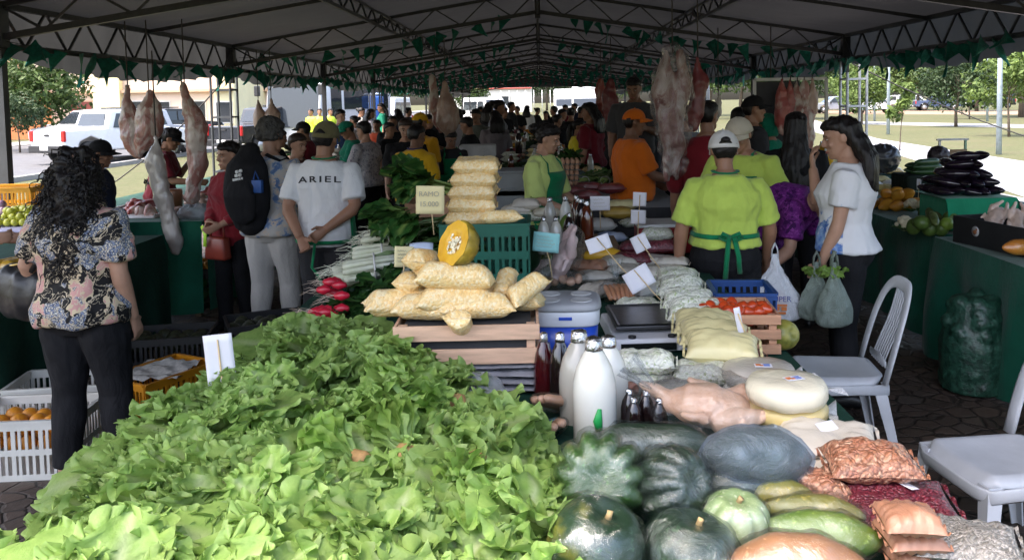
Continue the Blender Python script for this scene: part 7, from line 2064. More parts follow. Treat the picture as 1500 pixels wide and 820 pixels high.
# the fruit stand at the picture's edge
table('fruit stand beside the tent post near the curly-haired woman', -4.9, -3.12, 4.6, 6.9, .78, None)
tablecloth('dark green cloth of the fruit stand behind the curly-haired woman', -4.92, -3.08, 4.58, 6.9, .792, DARKCLOTH, 'fr', .74, 3)
for k in range(5):
 me = tubebag_mesh(.20, .05, 160 + k); q0 = P(8 + 14 * (k % 3), 368 - 14 * (k // 3), d=4.9); mesh_thing('bag_of_food', me, M('yellow_bag', (.66, .38, .04), .35, .1, coat=.5), 'yellow plastic bag of food on the fruit stand', 'bag', (q0.x, q0.y, .85 + .07 * (k // 3)), (0, 0, R(20 * k)), 'yellow bags on the fruit stand')
for k in range(4):
 me = pillow_mesh(.2, .13, .07, 170 + k); q0 = at(10 + 16 * k, 400 - 4 * k, .83); mesh_thing('bag_of_food', me, MEATR if k % 2 else STARCH, ['pale', 'dark red', 'second pale', 'second dark red'][k] + ' bag at the front of the fruit stand', 'bag', q0, (0, 0, R(10 * k)))
plastic_crate('plastic_crate', 'yellow plastic crate of limes at the far side of the fruit stand', (P(20, 300, d=7.4).x - .1, 7.5, .86), R(5), .55, .38, .30, YCR)
heap('lime', 'lime', 'yellow-green lime heaped in front of the yellow crate', 'limes on the fruit stand', fruitmb(.032), LIMEF, (P(42, 292, d=7.0).x, 7.0, .92), 8, 6, .06, .7, 3, .2, 5)
lt = MB(); lt.box((P(40, 300, d=7.05).x, 7.1, .445), (1.1, .9, .88)); tag(lt.build('fruit_box', M('pale_violet_cloth', (.36, .36, .52), .8, .15, 6), None, False, .01), 'box draped in pale violet cloth under the limes', 'box')
heap('red_onion', 'onion', 'purple onion heaped by the tent post', 'purple onions by the tent post', fruitmb(.04), M('purple_onion', (.16, .03, .14), .35, .4, 8, col2=(.45, .35, .42)), (P(22, 275, d=7.25).x - .1, 7.15, .93), 4, 3, .075, .7, 3, .2, 6)
# crates on the floor
plastic_crate('plastic_crate', 'white plastic crate of oranges on the floor at the picture edge', (-2.62, 4.30, 0), R(4), .56, .40, .30, WCR, rows=2)
heap('orange', 'orange', 'orange lying in the white crate', 'oranges in the white crate', fruitmb(.042), ORAN, (-2.62, 4.30, .16), 6, 4, .085, .75, 2, .15, 7)
plastic_crate('plastic_crate', 'greyish white crate standing behind the curly-haired woman on the floor', (-2.74, 4.78, 0), R(8), .50, .36, .30, WCR)
plastic_crate('plastic_crate', 'yellow crate with newspaper in it on the floor', (-2.27, 4.98, 0), R(62), .50, .36, .28, M('crate_amber', (.60, .24, .01), .45, .1))
q = MB(); q.grid(lambda u, v: (-2.27 + (u - .5) * .34, 4.98 + (v - .5) * .38, .275 + .03 * noise.noise(V((u * 6, v * 6, 2)))), 14, 14); tag(q.build('newspaper', M('newspaper', (.52, .50, .47), .85, .25, 40), None), 'crumpled newspaper lining the yellow crate', 'newspaper')
for k, (x, y, lab) in enumerate(((-2.55, 5.75, 'black crate of dark produce on the floor beyond the yellow crate'), (-2.0, 6.1, 'black crate standing out farthest into the aisle'))):
 plastic_crate('plastic_crate', lab, (x, y, 0), R(10 + 15 * k), .55, .40, .30, BCR)
 heap('dark_squash', 'squash', 'small dark squash in the black crates on the floor', 'dark squashes in the black crates', fruitmb(.05), M('dark_squash_skin', (.03, .035, .015), .5, .5), (x, y, .24), 5, 3, .10, .6, 1, .2, 8 + k)

# ------------------------------------------------------------------ stalls on the lawn side
table('vegetable table on the lawn side under a green cloth', 2.88, 4.5, 6.14, 9.4, .80, None)
tablecloth('green cloth over the vegetable table with papayas and squashes', 2.85, 4.5, 6.12, 9.4, .812, GREENCLOTH, 'fl', .76, 5, .06)
table('corner table on the lawn side with the black crate', 2.83, 4.6, 3.0, 6.0, .80, None)
tablecloth('green cloth over the corner table, dragging on the floor', 2.80, 4.6, 2.98, 6.03, .812, GREENCLOTH, 'fl', .80, 6, .10)
px_ = lambda px, d: P(px, 300, d=d).x
heap('papaya', 'papaya', 'orange papaya heaped at the aisle end of the vegetable table', 'orange papayas on the vegetable table', pe, PAPO, (3.12, 7.45, .87), 3, 3, .12, .7, 2, .15, 11, R(30))
CAUL = M('cauliflower_curd', (.66, .60, .42), .7, .12, 20, .6, 60)
for k, (px, py, lab) in enumerate(((1325, 315, 'cauliflower in front of the squashes'), (1335, 288, 'cauliflower with a card stuck before it, behind the other'), (1352, 290, 'cauliflower half hidden by the price card'))):
 c = at(px, py + 14, .87); root = thing('cauliflower', lab, 'cauliflower', c); mb = MB(); r3 = random.Random(k)
 for j in range(38):
  a, e = r3.uniform(0, 6.28), r3.uniform(-.1, 1.5); mb.ell((.055 * math.cos(a) * math.cos(e), .055 * math.sin(a) * math.cos(e), .05 * math.sin(e)), (r3.uniform(.014, .022),) * 3, 8, 5)
 me = remesh(mb, .006, 1); link('curd', me, CAUL, root)
 m2, ribs = MB(), []
 for j in range(6): leaf_sheet(m2, ribs, V((0, 0, -.05)), V((math.cos(j * 1.05), math.sin(j * 1.05), .5)), V((-math.cos(j * 1.05), -math.sin(j * 1.05), .5)), .10, .035, .004, .1, 8, 8, 600 + j, 6)
 leaf_obj('leaves', m2, ribs, LEEKM, root)
ZUC = M('zucchini_skin', (.06, .10, .025), .4, .4, 18, .1, col2=(.20, .24, .08))
ze = elong(.22, .03, 60, (.3, .3)).mesh('zucchini')
for k, (px, py, a) in enumerate(((1362, 300, 70), (1372, 288, 60), (1385, 284, 65), (1378, 300, 80), (1368, 312, 75), (1392, 296, 55), (1360, 288, 50))):
 mesh_thing('zucchini', ze, ZUC, 'striped green zucchini piled behind the avocados', 'zucchini', at(px, py + 14, .92) + V((0, 0, .03 * (k % 3))), (0, R(-18), R(a)), 'zucchinis on the vegetable table')
ae = MB(); ae.ell((0, 0, 0), (.062, .062, .052), 18, 10); ae = ae.mesh('squash')
for k, (px, py) in enumerate(((1350, 322), (1372, 318), (1362, 330), (1392, 316), (1338, 328), (1378, 330), (1408, 315), (1355, 308), (1388, 304))):
 mesh_thing('round_squash', ae, GREENF, 'round green squash piled along the table edge', 'squash', at(px, py + 4, .865 + .05 * (k % 3 == 0)), (k, .3 * k, k), 'round green squashes on the vegetable table')
mesh_thing('lime', fruitmb(.05), M('bright_lime', (.22, .34, .05), .4, .2), 'bright yellow-green citrus among the dark squashes', 'lime', at(1387, 328, .90))
# box draped in bright green, eggplants on it
c = at(1412, 308, .95)
GBR = cloth('bright_green_cloth', (.012, .24, .12), .15)
bx = MB(); bx.box((c.x + .04, c.y + .1, .93), (.46, .5, .24)); me = bx.build('draped_box', GBR, None, False, .03); tag(me, 'box draped in bright green cloth under the eggplants', 'box')
tablecloth('bright green cloth over the box of eggplants', c.x - .22, c.x + .30, c.y - .17, c.y + .37, 1.062, GBR, 'fr', .22, 9, .03)
EGP = M('eggplant_skin', (.012, .006, .016), .18, .2, 6, coat=.6); ege = elong(.22, .042, 61, (.3, .45), 0, .3).mesh('eggplant')
r3 = random.Random(21)
for l in range(5):
 for i in range(5 - l if l < 4 else 2):
  for j in range(2 if l < 4 else 1):
   mesh_thing('eggplant', ege, EGP, 'glossy black eggplant in the heap on the bright green box', 'eggplant', (c.x - .0 + (i - (4 - l) / 2) * .095, c.y - .02 + .18 * j + r3.uniform(-.02, .02), 1.10 + l * .065), (r3.uniform(-.2, .2), r3.uniform(-.15, .15), R(-60) + r3.uniform(-.5, .5)), 'eggplants on the bright green box')
cu_ = elong(.30, .028, 62, (.2, .2)).mesh('cucumber')
kb = MB(); c2 = P(1350, 270, d=7.7); kb.box((c2.x, c2.y, .96), (.42, .36, .30)); tag(kb.build('produce_box', cloth('near_black_cloth', (.012, .02, .016)), None, False, .02), 'dark covered box under the cucumbers', 'box')
for k in range(9): mesh_thing('cucumber', cu_, M('cucumber_skin', (.02, .06, .015), .35, .35, 16), 'dark green cucumber piled beside the eggplants', 'cucumber', (c2.x + .02 * (k % 2), c2.y - .12 + .07 * (k % 4), 1.135 + .045 * (k // 4)), (0, 0, R(10 * (k % 3))), 'cucumbers beside the eggplants')
card(1346, 270, 6.7, .04, .085, 'narrow white card on a stick above the cauliflowers', PAPER, 4, 25, 0, .12, 0, stick_top=.4)
# rack with a board at the back, a dressed doll-like bundle is only hinted at
c = P(1395, 230, d=8.6); rk = thing('display_frame', 'thin green metal stand holding a brown cardboard sign behind the eggplants', 'stand', (c.x, c.y, 0))
GM = M('pale_green_paint', (.25, .42, .30), .5)
for x in (-.13, .13): q = MB(); q.bar((x, 0, .8), (x, 0, 1.36), .02); q.build('upright', GM if x > 0 else WP, rk, False)
q = MB(); q.bar((-.16, 0, 1.365), (.16, 0, 1.365), .02); q.build('top_bar', WP, rk, False)
q = MB(); q.box((.05, -.02, 1.20), (.17, .012, .13)); q.build('cardboard_sign', M('cardboard', (.26, .17, .10), .8), rk, False)
o = crumple('', P(1375, 228, d=8.5), .10, 3, M('dark_bundle', (.03, .02, .025), .5), (1.0, .8, .9)); tag(o, 'dark bundled produce bag on top of the eggplant heap', 'bag')
# black crate with plucked chickens
c = at(1455, 372, .82); bc = thing('black_box', 'black box with a small round bird sticker, full of plucked chickens', 'crate', (3.10, 5.42, .815), R(-78))
for cc, dd in (((0, -.19, .09), (.86, .012, .18)), ((0, .19, .09), (.86, .012, .18)), ((-.424, 0, .09), (.012, .366, .18)), ((.424, 0, .09), (.012, .366, .18)), ((0, 0, .006), (.83, .36, .01))):
 q = MB(); q.box(cc, dd); q.build('box_side', BCR, bc, False, .003)
q = MB(); q.lathe([(.0, 0), (.034, 0), (.034, .002), (0, .002)], 20, (-.21, -.197, .10), M=Matrix.Rotation(R(90), 3, 'X')); st_ = q.build('round_sticker', M('sticker_grey', (.40, .40, .40), .6), bc)
q = MB(); q.ell((-.212, -.200, .095), (.018, .003, .015), 12, 6); q.ell((-.198, -.200, .113), (.009, .003, .009), 10, 6); q.build('bird_emblem', M('emblem_brown', (.30, .12, .05), .6), st_)
for k in range(4):
 x = c.x + .14 + .19 * k
 chicken(0, 0, 1, .5, ['plucked chicken with raised feet nearest the aisle in the black box', 'second plucked chicken in the black box', 'third plucked chicken in the black box', 'plucked chicken farthest from the aisle in the black box'][k], CHKW, (R(25 - 10 * k), R(-40 - 16 * k), R(25 + 40 * k)), 30 + k, bagk=0).location = (3.08 + .03 * (k % 2), 5.75 - .22 * k, .98)
o = fruit('papaya', 'ripe orange papaya in film at the table edge below the black box', 'papaya', elong(.22, .055, 63, (.4, .35), 0, .15), wrapped('orange_papaya_in_film', pk_base((.55, .17, .02), (.62, .26, .04)), .4, 1, .5, 12), at(1492, 362, .88), (0, 0, R(8)))
# net sack
NET = M('green_net_sack', (.006, .04, .024), .45, .5, 30, .9, 50, coat=.3, col2=(.03, .11, .07))
c = P(1440, 522, z=0); root = thing('net_sack', 'green net sack of vegetables standing on the floor before the corner table', 'sack', (2.64, 5.15, 0)); mb = MB(); r3 = random.Random(2)
for k in range(70):
 t = r3.random(); a = r3.uniform(0, 6.28); rr_ = .175 * (1 - .4 * max(0, t - .7) / .3); mb.ell((math.cos(a) * rr_ * .85, math.sin(a) * rr_ * .85, .05 + t * .53), (.055, .055, .05), 10, 6)
mb.tube([(0, 0, .02), (0, 0, .3), (0, 0, .58)], [.19, .20, .13], 16); me = remesh(mb, .011, 1); link('filled_net', me, NET, root)
# yellow jacket and a dark bag hung on a chair by the towers
o = crumple('', P(1209, 235, d=9.5), .16, 6, YELLOW_C, (.5, .5, 1.4)); tag(o, 'bright yellow jacket hanging by the galvanised tent leg', 'jacket')
o = crumple('', P(1292, 232, d=9.0), .16, 8, M('dark_grey_bin_bag', (.03, .03, .035), .35, coat=.4), (1.1, .8, .9)); tag(o, 'dark grey plastic bundle behind the long-haired woman in white', 'bag')
kb = MB(); c2 = P(1288, 262, d=8.6); kb.box((c2.x, c2.y + .3, .44), (.7, .5, .86)); tag(kb.build('side_table', LEGW, None, False, .01), 'small wooden side table behind the long-haired woman in white', 'table')
for k in range(5): me = pillow_mesh(.2, .13, .08, 180 + k); mesh_thing('bag_of_food', me, FLOURY if k % 2 else STARCH, 'pale bag of food on the small side table', 'bag', (c2.x - .2 + .1 * k, c2.y + .2 + .05 * (k % 2), .91 + .04 * (k % 2)), (0, 0, k), 'pale bags on the small side table')
for k in range(4): me = pillow_mesh(.2, .13, .08, 190 + k); mesh_thing('bag_of_food', me, M('yellow_cheese_pack', (.58, .46, .16), .5, coat=.4), 'yellow-white packet behind the orange papayas', 'bag', P(1292 + 6 * k, 272, d=8.1) + V((0, 0, -.03)), (0, 0, k), 'packets behind the orange papayas')

# ------------------------------------------------------------------ the second island of counters, behind the girl in green
table('second counter behind the girl in the green apron', -.25, 1.25, 7.5, 9.6, .86, None)
tablecloth('dark cloth over the second counter', -.26, 1.27, 7.48, 9.6, .872, cloth('grey_black_cloth', (.05, .05, .055)), 'flr', .78, 11)
RM = plainwrap('red_meat_in_film', (.17, .025, .03), .3, 8, 1, .5)
for k, (px, py, lab) in enumerate(((862, 274, 'film-wrapped tray of dark red meat beside the eggs'), (895, 276, 'second film-wrapped dark red meat on the counter'), (838, 280, 'piece of red meat under the hands of the girl'), (858, 286, 'flat red meat packet at the counter edge'))):
 me = pillow_mesh(.26, .16, .10, 200 + k); mesh_thing('meat_packet', me, RM, lab, 'meat', P(px, py, d=7.9 - .1 * k), (0, 0, R(-5 + 6 * k)))
ETR = M('egg_tray_pulp', (.30, .28, .25), .9, .1, 30); ege2 = MB(); ege2.ell((0, 0, 0), (.021, .021, .027), 12, 8); ege2 = ege2.mesh('egg'); ege2.materials.append(EGGT); ege2.polygons.foreach_set('use_smooth', [True] * len(ege2.polygons))
def egg_tray(c, lab, front_only=True):
 root = thing('egg_tray', lab, 'egg tray', c, 0, 'stacked trays of eggs'); q = MB()
 q.grid(lambda u, v: ((u - .5) * .29, (v - .5) * .29, .008 + .008 * math.sin(u * 37) * math.sin(v * 37)), 24, 24); q.build('tray', ETR, root, solid=.003)
 for i in range(6):
  for j in range(6):
   o = bpy.data.objects.new('egg', ege2); COL.objects.link(o); o.parent = root; _kids.setdefault(root, []).append(o); o.location = ((i - 2.5) * .046, (j - 2.5) * .046, .032)
 return root
c = P(826, 272, d=8.3); e0 = egg_tray(c, 'tray of brown eggs, lowest of the stack beside the girl')
for k in range(1, 5): dup(e0, c + V((.004 * k, 0, .052 * k)), 0, f'tray of brown eggs, {["second", "third", "fourth", "topmost"][k-1]} in the stack beside the girl')
c3 = P(858, 262, d=8.6)
for k in range(3): bunch('corn', ['pale green corn husks behind the meat packets', 'bundle of leeks beyond the meat packets', 'green onions behind the egg trays'][k], c3 + V((-.1 + .16 * k, .2, -.06)), 20 + 30 * k, 14, .26, .03, 230 + k, LEEKM, STEMG, .2, .3)
bunch('herb', 'dark round heap of herbs between eggs and white chair', P(828, 238, d=9.4), 0, 40, .14, .05, 240, HERB, None, .1, 3.1, (0, 0), None, 1.6)
# grey styrofoam boxes at the girl's left
for k, (px, py, lab) in enumerate(((745, 292, 'grey foam box by the girl, lower one'), (742, 268, 'grey foam box by the girl, upper one'))):
 c = P(px, py, d=7.6); q = MB(); q.box((0, 0, 0), (.42, .4, .20)); q.box((0, 0, .113), (.44, .42, .02)); o = q.build('foam_box', M('grey_foam', (.26, .27, .28), .7, .08), None, False, .006); o.location = (c.x, c.y, c.z); tag(o, lab, 'box')
kb = MB(); c = P(745, 310, d=7.6); kb.box((c.x, c.y, .43), (.5, .46, .80)); tag(kb.build('wooden_stand', LEGW, None, False, .01), 'wooden stand carrying the grey foam boxes', 'stand')
# long counters further in, with goods of many kinds
def far_counter(lab, x0, x1, y0, y1, seed):
 table('counter ' + lab, x0, x1, y0, y1, .86, None)
 tablecloth('cloth over the counter ' + lab, x0 - .01, x1 + .01, y0 - .02, y1, .872, (DARKCLOTH, GREENCLOTH)[seed % 2], 'flr', .78, 20 + seed)
 r3 = random.Random(seed); n = 0
 mats_ = [FLOURW, BEANW, PUFF, REDB, MEATR, STARCH, CURD, MILKC, GREENF, PAPO, ORAN, FLOURY]
 words_ = ['pale flour', 'flecked beans', 'puffed corn', 'red beans', 'dark red mince', 'white starch', 'curd', 'cloudy milk', 'green fruit', 'orange fruit', 'oranges', 'corn flour']
 ny = int((y1 - y0) / .42); nx = max(2, int((x1 - x0) / .34))
 for j in range(ny):
  for i in range(nx):
   x = lerp(x0 + .15, x1 - .15, i / (nx - 1)) + r3.uniform(-.04, .04); y = y0 + .22 + j * .42 + r3.uniform(-.05, .05); t = r3.random(); m = r3.randrange(len(mats_))
   if t < .5:
    for l in range(r3.randint(1, 3)):
     me = far_bags[r3.randrange(4)]; o = bpy.data.objects.new('bag_of_food', me); COL.objects.link(o); o.location = (x, y, .915 + .07 * l); o.rotation_euler = (0, 0, r3.uniform(-.5, .5)); o.material_slots[0].link = 'OBJECT'; o.material_slots[0].material = mats_[m]; tag(o, f'bag of {words_[m]} on the counter {lab}', 'bag', 'bags on the counter ' + lab)
   elif t < .72:
    b = dup(far_bottle, (x, y, .876), 0, f'capped bottle on the counter {lab}', 'bottles on the counter ' + lab, mats={'glass': (MOLAS, MOLR, MILKC, MILK)[m % 4]})
   elif t < .86:
    o = bpy.data.objects.new('greens', far_green); COL.objects.link(o); o.location = (x, y, .90); o.rotation_euler = (0, 0, r3.uniform(0, 6)); tag(o, f'bunch of leafy greens on the counter {lab}', 'greens', 'greens on the counter ' + lab)
   else:
    for l in range(2): dup(far_tray, (x, y, .876 + .05 * l), 0, f'tray of eggs on the counter {lab}', 'egg trays on the counter ' + lab)
far_bags = []
for s in range(4): me = pillow_mesh(.25, .17, .09, 300 + s, n=12); me.materials.append(FLOURW); me.polygons.foreach_set('use_smooth', [True] * len(me.polygons)); far_bags.append(me)
far_bottle = bottle(760, 225, 10.2, .27, .042, MOLAS, 'dark capped bottle on the counter in the middle of the tent, foremost one')
q = MB(); q.grid(lambda u, v: ((u - .5) * .29, (v - .5) * .29, .012 + .022 * max(0, math.sin(u * 19) * math.sin(v * 19))), 30, 30)
far_tray = q.build('egg_tray', EGGT, None); far_tray.location = P(700, 240, d=10.6); tag(far_tray, 'tray of eggs at the near end of the counter in the middle of the tent', 'egg tray')
mb, ribs = MB(), []
for k in range(24): a = k * 2.4; leaf_sheet(mb, ribs, V((0, 0, .02)), V((math.cos(a), math.sin(a), .3 + .05 * (k % 9))), V((-math.cos(a), -math.sin(a), .9)), .17, .05, .01, .4, 8, 8, 800 + k, 8)
far_green = mb.mesh('greens'); a_ = far_green.attributes.new('rib', 'FLOAT', 'POINT'); a_.data.foreach_set('value', ribs); far_green.materials.append(CHARD); far_green.polygons.foreach_set('use_smooth', [True] * len(far_green.polygons))
far_counter('beyond the girl', -.9, .8, 10.1, 16.0, 1)
far_counter('farther back in mid-tent', -.8, .9, 17.0, 24, 2)
far_counter('past the truck-side meat', -4.5, -3.3, 14.0, 22, 3)
far_counter('by the white meat rail', 3.2, 4.4, 10.0, 17, 4)
# white box with a dark lid label on the middle counter, oranges before it
c = P(700, 214, d=11.0); q = MB(); q.box((c.x, c.y, c.z - .06), (.46, .3, .16)); tag(q.build('foam_box', M('white_foam', (.60, .60, .60), .7), None, False, .02), 'white foam box on the middle counter behind the puffed corn stack', 'box')
heap('orange', 'orange', 'orange piled in front of the white foam box', 'oranges before the white foam box', fruitmb(.04), ORAN, (c.x - .1, c.y - .25, .93), 4, 2, .085, .8, 2, .15, 15)
# ------------------------------------------------------------------ trees
BARK = M('tree_bark', (.12, .09, .065), .9, .3, 12, .5, 40)
def leafm(name, lo, hi): return M(name, lo, .55, .35, 2.0, col2=hi, trans=.22, spec=.3)
LEAF1 = leafm('leaf_mid_green', (.035, .075, .018), (.09, .14, .03)); LEAF2 = leafm('leaf_light_green', (.07, .13, .025), (.15, .21, .05)); LEAF3 = leafm('leaf_dark_green', (.022, .05, .018), (.055, .09, .03))
def tree_mesh(h, cw, ch, n, seed, leaf=.16, tr=.10, clumps=26):
 r3 = random.Random(seed); tb = MB(); cb = MB()
 top = V((r3.uniform(-.2, .2), r3.uniform(-.2, .2), h - ch * .45))
 tb.tube([(0, 0, 0), (.04, 0, h * .2), top * .6 + V((.08, .05, 0)), top], [tr * 1.3, tr, tr * .7, tr * .3], 8)
 cs = []
 for k in range(clumps):
  a, e, q = r3.uniform(0, 6.28), r3.uniform(-.9, 1.2), r3.uniform(.35, 1) ** .6
  c = V((math.cos(a) * math.cos(e) * cw / 2 * q, math.sin(a) * math.cos(e) * cw / 2 * q, h - ch / 2 + math.sin(e) * ch / 2 * q)); cs.append((c, r3.uniform(.14, .27) * cw))
  if k < 9: tb.tube([top * r3.uniform(.55, .9), (top * .6 + c) / 1.7 + V((0, 0, -.1)), c], [tr * .4, tr * .25, tr * .08], 5)
 for k in range(n):
  c, r = cs[r3.randrange(clumps)]
  d = V((r3.gauss(0, 1), r3.gauss(0, 1), r3.gauss(0, .8))).normalized() * r * r3.uniform(.45, 1.05)
  p = c + d; nrm = (d.normalized() * .6 + V((r3.uniform(-1, 1), r3.uniform(-1, 1), r3.uniform(0, 1)))).normalized(); s_ = nrm.orthogonal().normalized(); s_ = Matrix.Rotation(r3.uniform(0, 6.28), 3, nrm) @ s_; t_ = nrm.cross(s_); l = leaf * r3.uniform(.6, 1.3)
  cb.add([p - s_ * l, p + t_ * l * .45 + nrm * l * .15, p + s_ * l, p - t_ * l * .45], [(0, 1, 2, 3)])
 a, b = tb.mesh('trunk'), cb.mesh('crown'); a.materials.append(BARK); a.polygons.foreach_set('use_smooth', [True] * len(a.polygons)); return a, b
kinds = [tree_mesh(5.5, 5, 4, 5200, 1), tree_mesh(7, 6.5, 4.6, 6500, 2, .19, .14, 34), tree_mesh(3.6, 2.8, 2.4, 2600, 3, .12, .05, 16), tree_mesh(2.4, 1.1, 1.6, 700, 4, .11, .02, 9)]
def tree(k, x, y, s, leafmat_, lab, rz=0, group=None):
 root = thing('tree', lab, 'tree', (x, y, -.02), rz, group); root.scale = (s, s, s)
 link('trunk', kinds[k][0], None, root)
 c = bpy.data.objects.new('crown', kinds[k][1]); COL.objects.link(c); c.parent = root
 if not kinds[k][1].materials: kinds[k][1].materials.append(leafmat_)
 c.material_slots[0].link = 'OBJECT'; c.material_slots[0].material = leafmat_
 return root
def treeat(k, px, d, s, m, lab, rz=0): tree(k, P(px, 200, d=d).x, d, s, m, lab, rz)
treeat(0, 62, 40, .88, LEAF1, 'bushy green tree before the orange house, behind the white pickup', 1)
treeat(2, 28, 37, .7, LEAF3, 'small thin tree at the picture edge before the orange house', 2)
right = [(1175, 70, 1.0, 1, LEAF3, 'dark tree showing behind the hanging meat rail'), (1262, 55, .68, 0, LEAF2, 'light green bushy tree just beyond the galvanised leg'), (1303, 105, 1.0, 1, LEAF3, 'tall dark tree behind the light green bush'), (1345, 100, 1.1, 1, LEAF1, 'broad tree above the parked blue pickup'), (1400, 48, .78, 0, LEAF3, 'dark spreading tree with a bare trunk on the lawn'), (1430, 90, 1.1, 1, LEAF3, 'dark tree between the two thin poles'), (1495, 65, 1.25, 1, LEAF1, 'large leafy tree cut by the picture edge'), (1318, 28, .95, 3, LEAF2, 'young slender sapling on the lawn'), (1478, 36, .95, 2, LEAF2, 'young tree with sparse crown by the tall pole'), (1420, 62, .9, 2, LEAF2, 'small light tree on the lawn beyond the dark one'), (1235, 110, 1.1, 1, LEAF1, 'distant tree seen between the galvanised rails'), (1085, 75, 1.1, 1, LEAF1, 'tree seen under the valance behind the black cap'), (1040, 90, 1.2, 1, LEAF3, 'distant tree beside the white-skinned leg')]
for i, (px, d, s, k, m, lab) in enumerate(right): treeat(k, px, d, s, m, lab, i)
left = [(535, 75, 1.1, 1, LEAF3, 'dark tree behind the blue cabin'), (560, 95, 1.3, 1, LEAF3, 'tall dark tree beyond the white van'), (600, 110, 1.3, 1, LEAF1, 'tree far behind the crowd on the truck side'), (630, 120, 1.2, 1, LEAF3, 'distant dark tree beside the plump pig'), (688, 100, .9, 0, LEAF1, 'small green tree far behind the white-shirted one'), (880, 120, 1.3, 1, LEAF3, 'distant tree behind the white truck'), (505, 90, 1.2, 1, LEAF1, 'tree right beside the bus roof')]
for i, (px, d, s, k, m, lab) in enumerate(left): treeat(k, px, d, s, m, lab, i * 2)
for i in range(26):          # a far row that closes the horizon
 x = -150 + 14 * i + rnd.uniform(-4, 4); tree(1, x, 175 + rnd.uniform(-12, 12), 1.25 + rnd.uniform(-.3, .4), (LEAF1, LEAF3)[i % 2], 'tree in the long row that closes the horizon', i, 'far row of trees on the horizon')

# ------------------------------------------------------------------ buildings
ORW = M('orange_plaster', (.66, .42, .27), .9, .08, 1, .1, 40); PEACH = M('peach_plaster', (.72, .58, .46), .9, .06, 1, .1, 40); YELW = M('yellow_plaster', (.72, .64, .38), .9, .06, 1); PALEW = M('pale_plaster', (.62, .60, .55), .9, .06, 1)
WINM = M('window_dark', (.03, .035, .04), .15); DOORR = M('door_red_brown', (.20, .04, .03), .5); GATEO = M('orange_gate', (.50, .17, .06), .6, .2, 3, stretch=(9, 9, .3))
def house(px0, px1, d, h, mat, lab, wins=(), ledge=2.9, doors=(), ledge_m=None):
 a, b = P(px0, 200, d=d), P(px1, 200, d=d); x0, x1 = a.x, b.x
 root = thing('house', lab, 'house', ((x0 + x1) / 2, d, 0)); hw = (x1 - x0) / 2
 q = MB(); q.box((0, 4, h / 2), (hw * 2, 8, h)); q.build('wall', mat, root, False)
 q = MB(); q.box((0, -.2, ledge), (hw * 2, .40, .16)); q.build('ledge', ledge_m or ORW, root, False)
 q = MB(); q.box((0, 4, h + .08), (hw * 2 + .3, 8.3, .16)); q.build('roof', concrete, root, False)
 for px, z, w_, hh_, kind in wins:
  x = P(px, 200, d=d).x - (x0 + x1) / 2; q = MB(); q.box((x, -.02, z), (w_ + .16, .06, hh_ + .16)); f = q.build('window' if kind != 'door' else 'door', PALEW if kind != 'door' else ORW, root, False)
  q = MB(); q.box((x, -.055, z), (w_, .03, hh_)); q.build('pane' if kind != 'door' else 'panel', WINM if kind != 'door' else DOORR, f, False)
 return root
house(-60, 22, 54, 7.5, ORW, 'orange house with an orange gate at the picture edge', ())
g_ = MB(); x = P(33, 200, d=53.6).x; g_.box((x, 53.7, 1.5), (3.6, .1, 3.0)); tag(g_.build('metal_gate', GATEO, None, False), 'orange slatted gate between the orange house and the tree', 'gate')
house(50, 330, 55, 7.5, PEACH, 'long peach house with a tiled ledge, yellow pier and red-brown door', [(122, 1.3, 1.3, 2.0, 'door'), (150, 1.6, 1.0, 1.2, 'w'), (205, 1.7, 1.0, 1.1, 'w'), (238, 1.6, 1.1, 1.2, 'w'), (290, 1.6, 1.1, 1.2, 'w')], 2.9)
q = MB(); x = P(160, 200, d=54.6).x; q.box((x, 54.7, 3.75), (1.7, .5, 7.4)); tag(q.build('wall_pier', YELW, None, False), 'pale yellow pier standing before the peach house', 'pier')
house(316, 345, 52, 8, YELW, 'narrow bright yellow house beside the dark tent leg', [(330, 1.5, .9, 1.2, 'w')])
house(352, 430, 58, 8, PEACH, 'pink-peach house behind the bus', [(372, 1.6, 1.0, 1.2, 'w')])
house(630, 780, 150, 6, PALEW, 'pale low building with a red band far beyond the tent', [(700, 2, 2, 1.6, 'w'), (740, 2, 2, 1.6, 'w')], 4.2, ledge_m=M('red_band', (.5, .08, .06), .7))
for k in range(9):
 x = P(735 + 12 * k, 200, d=120).x; q = MB(); q.bar((x, 120, 0), (x, 120, 3.4), .10, n=6); tag(q.build('flag_pole', WP, None), 'thin white pole in the row far beyond the tent end', 'pole', 'row of white poles beyond the tent end')

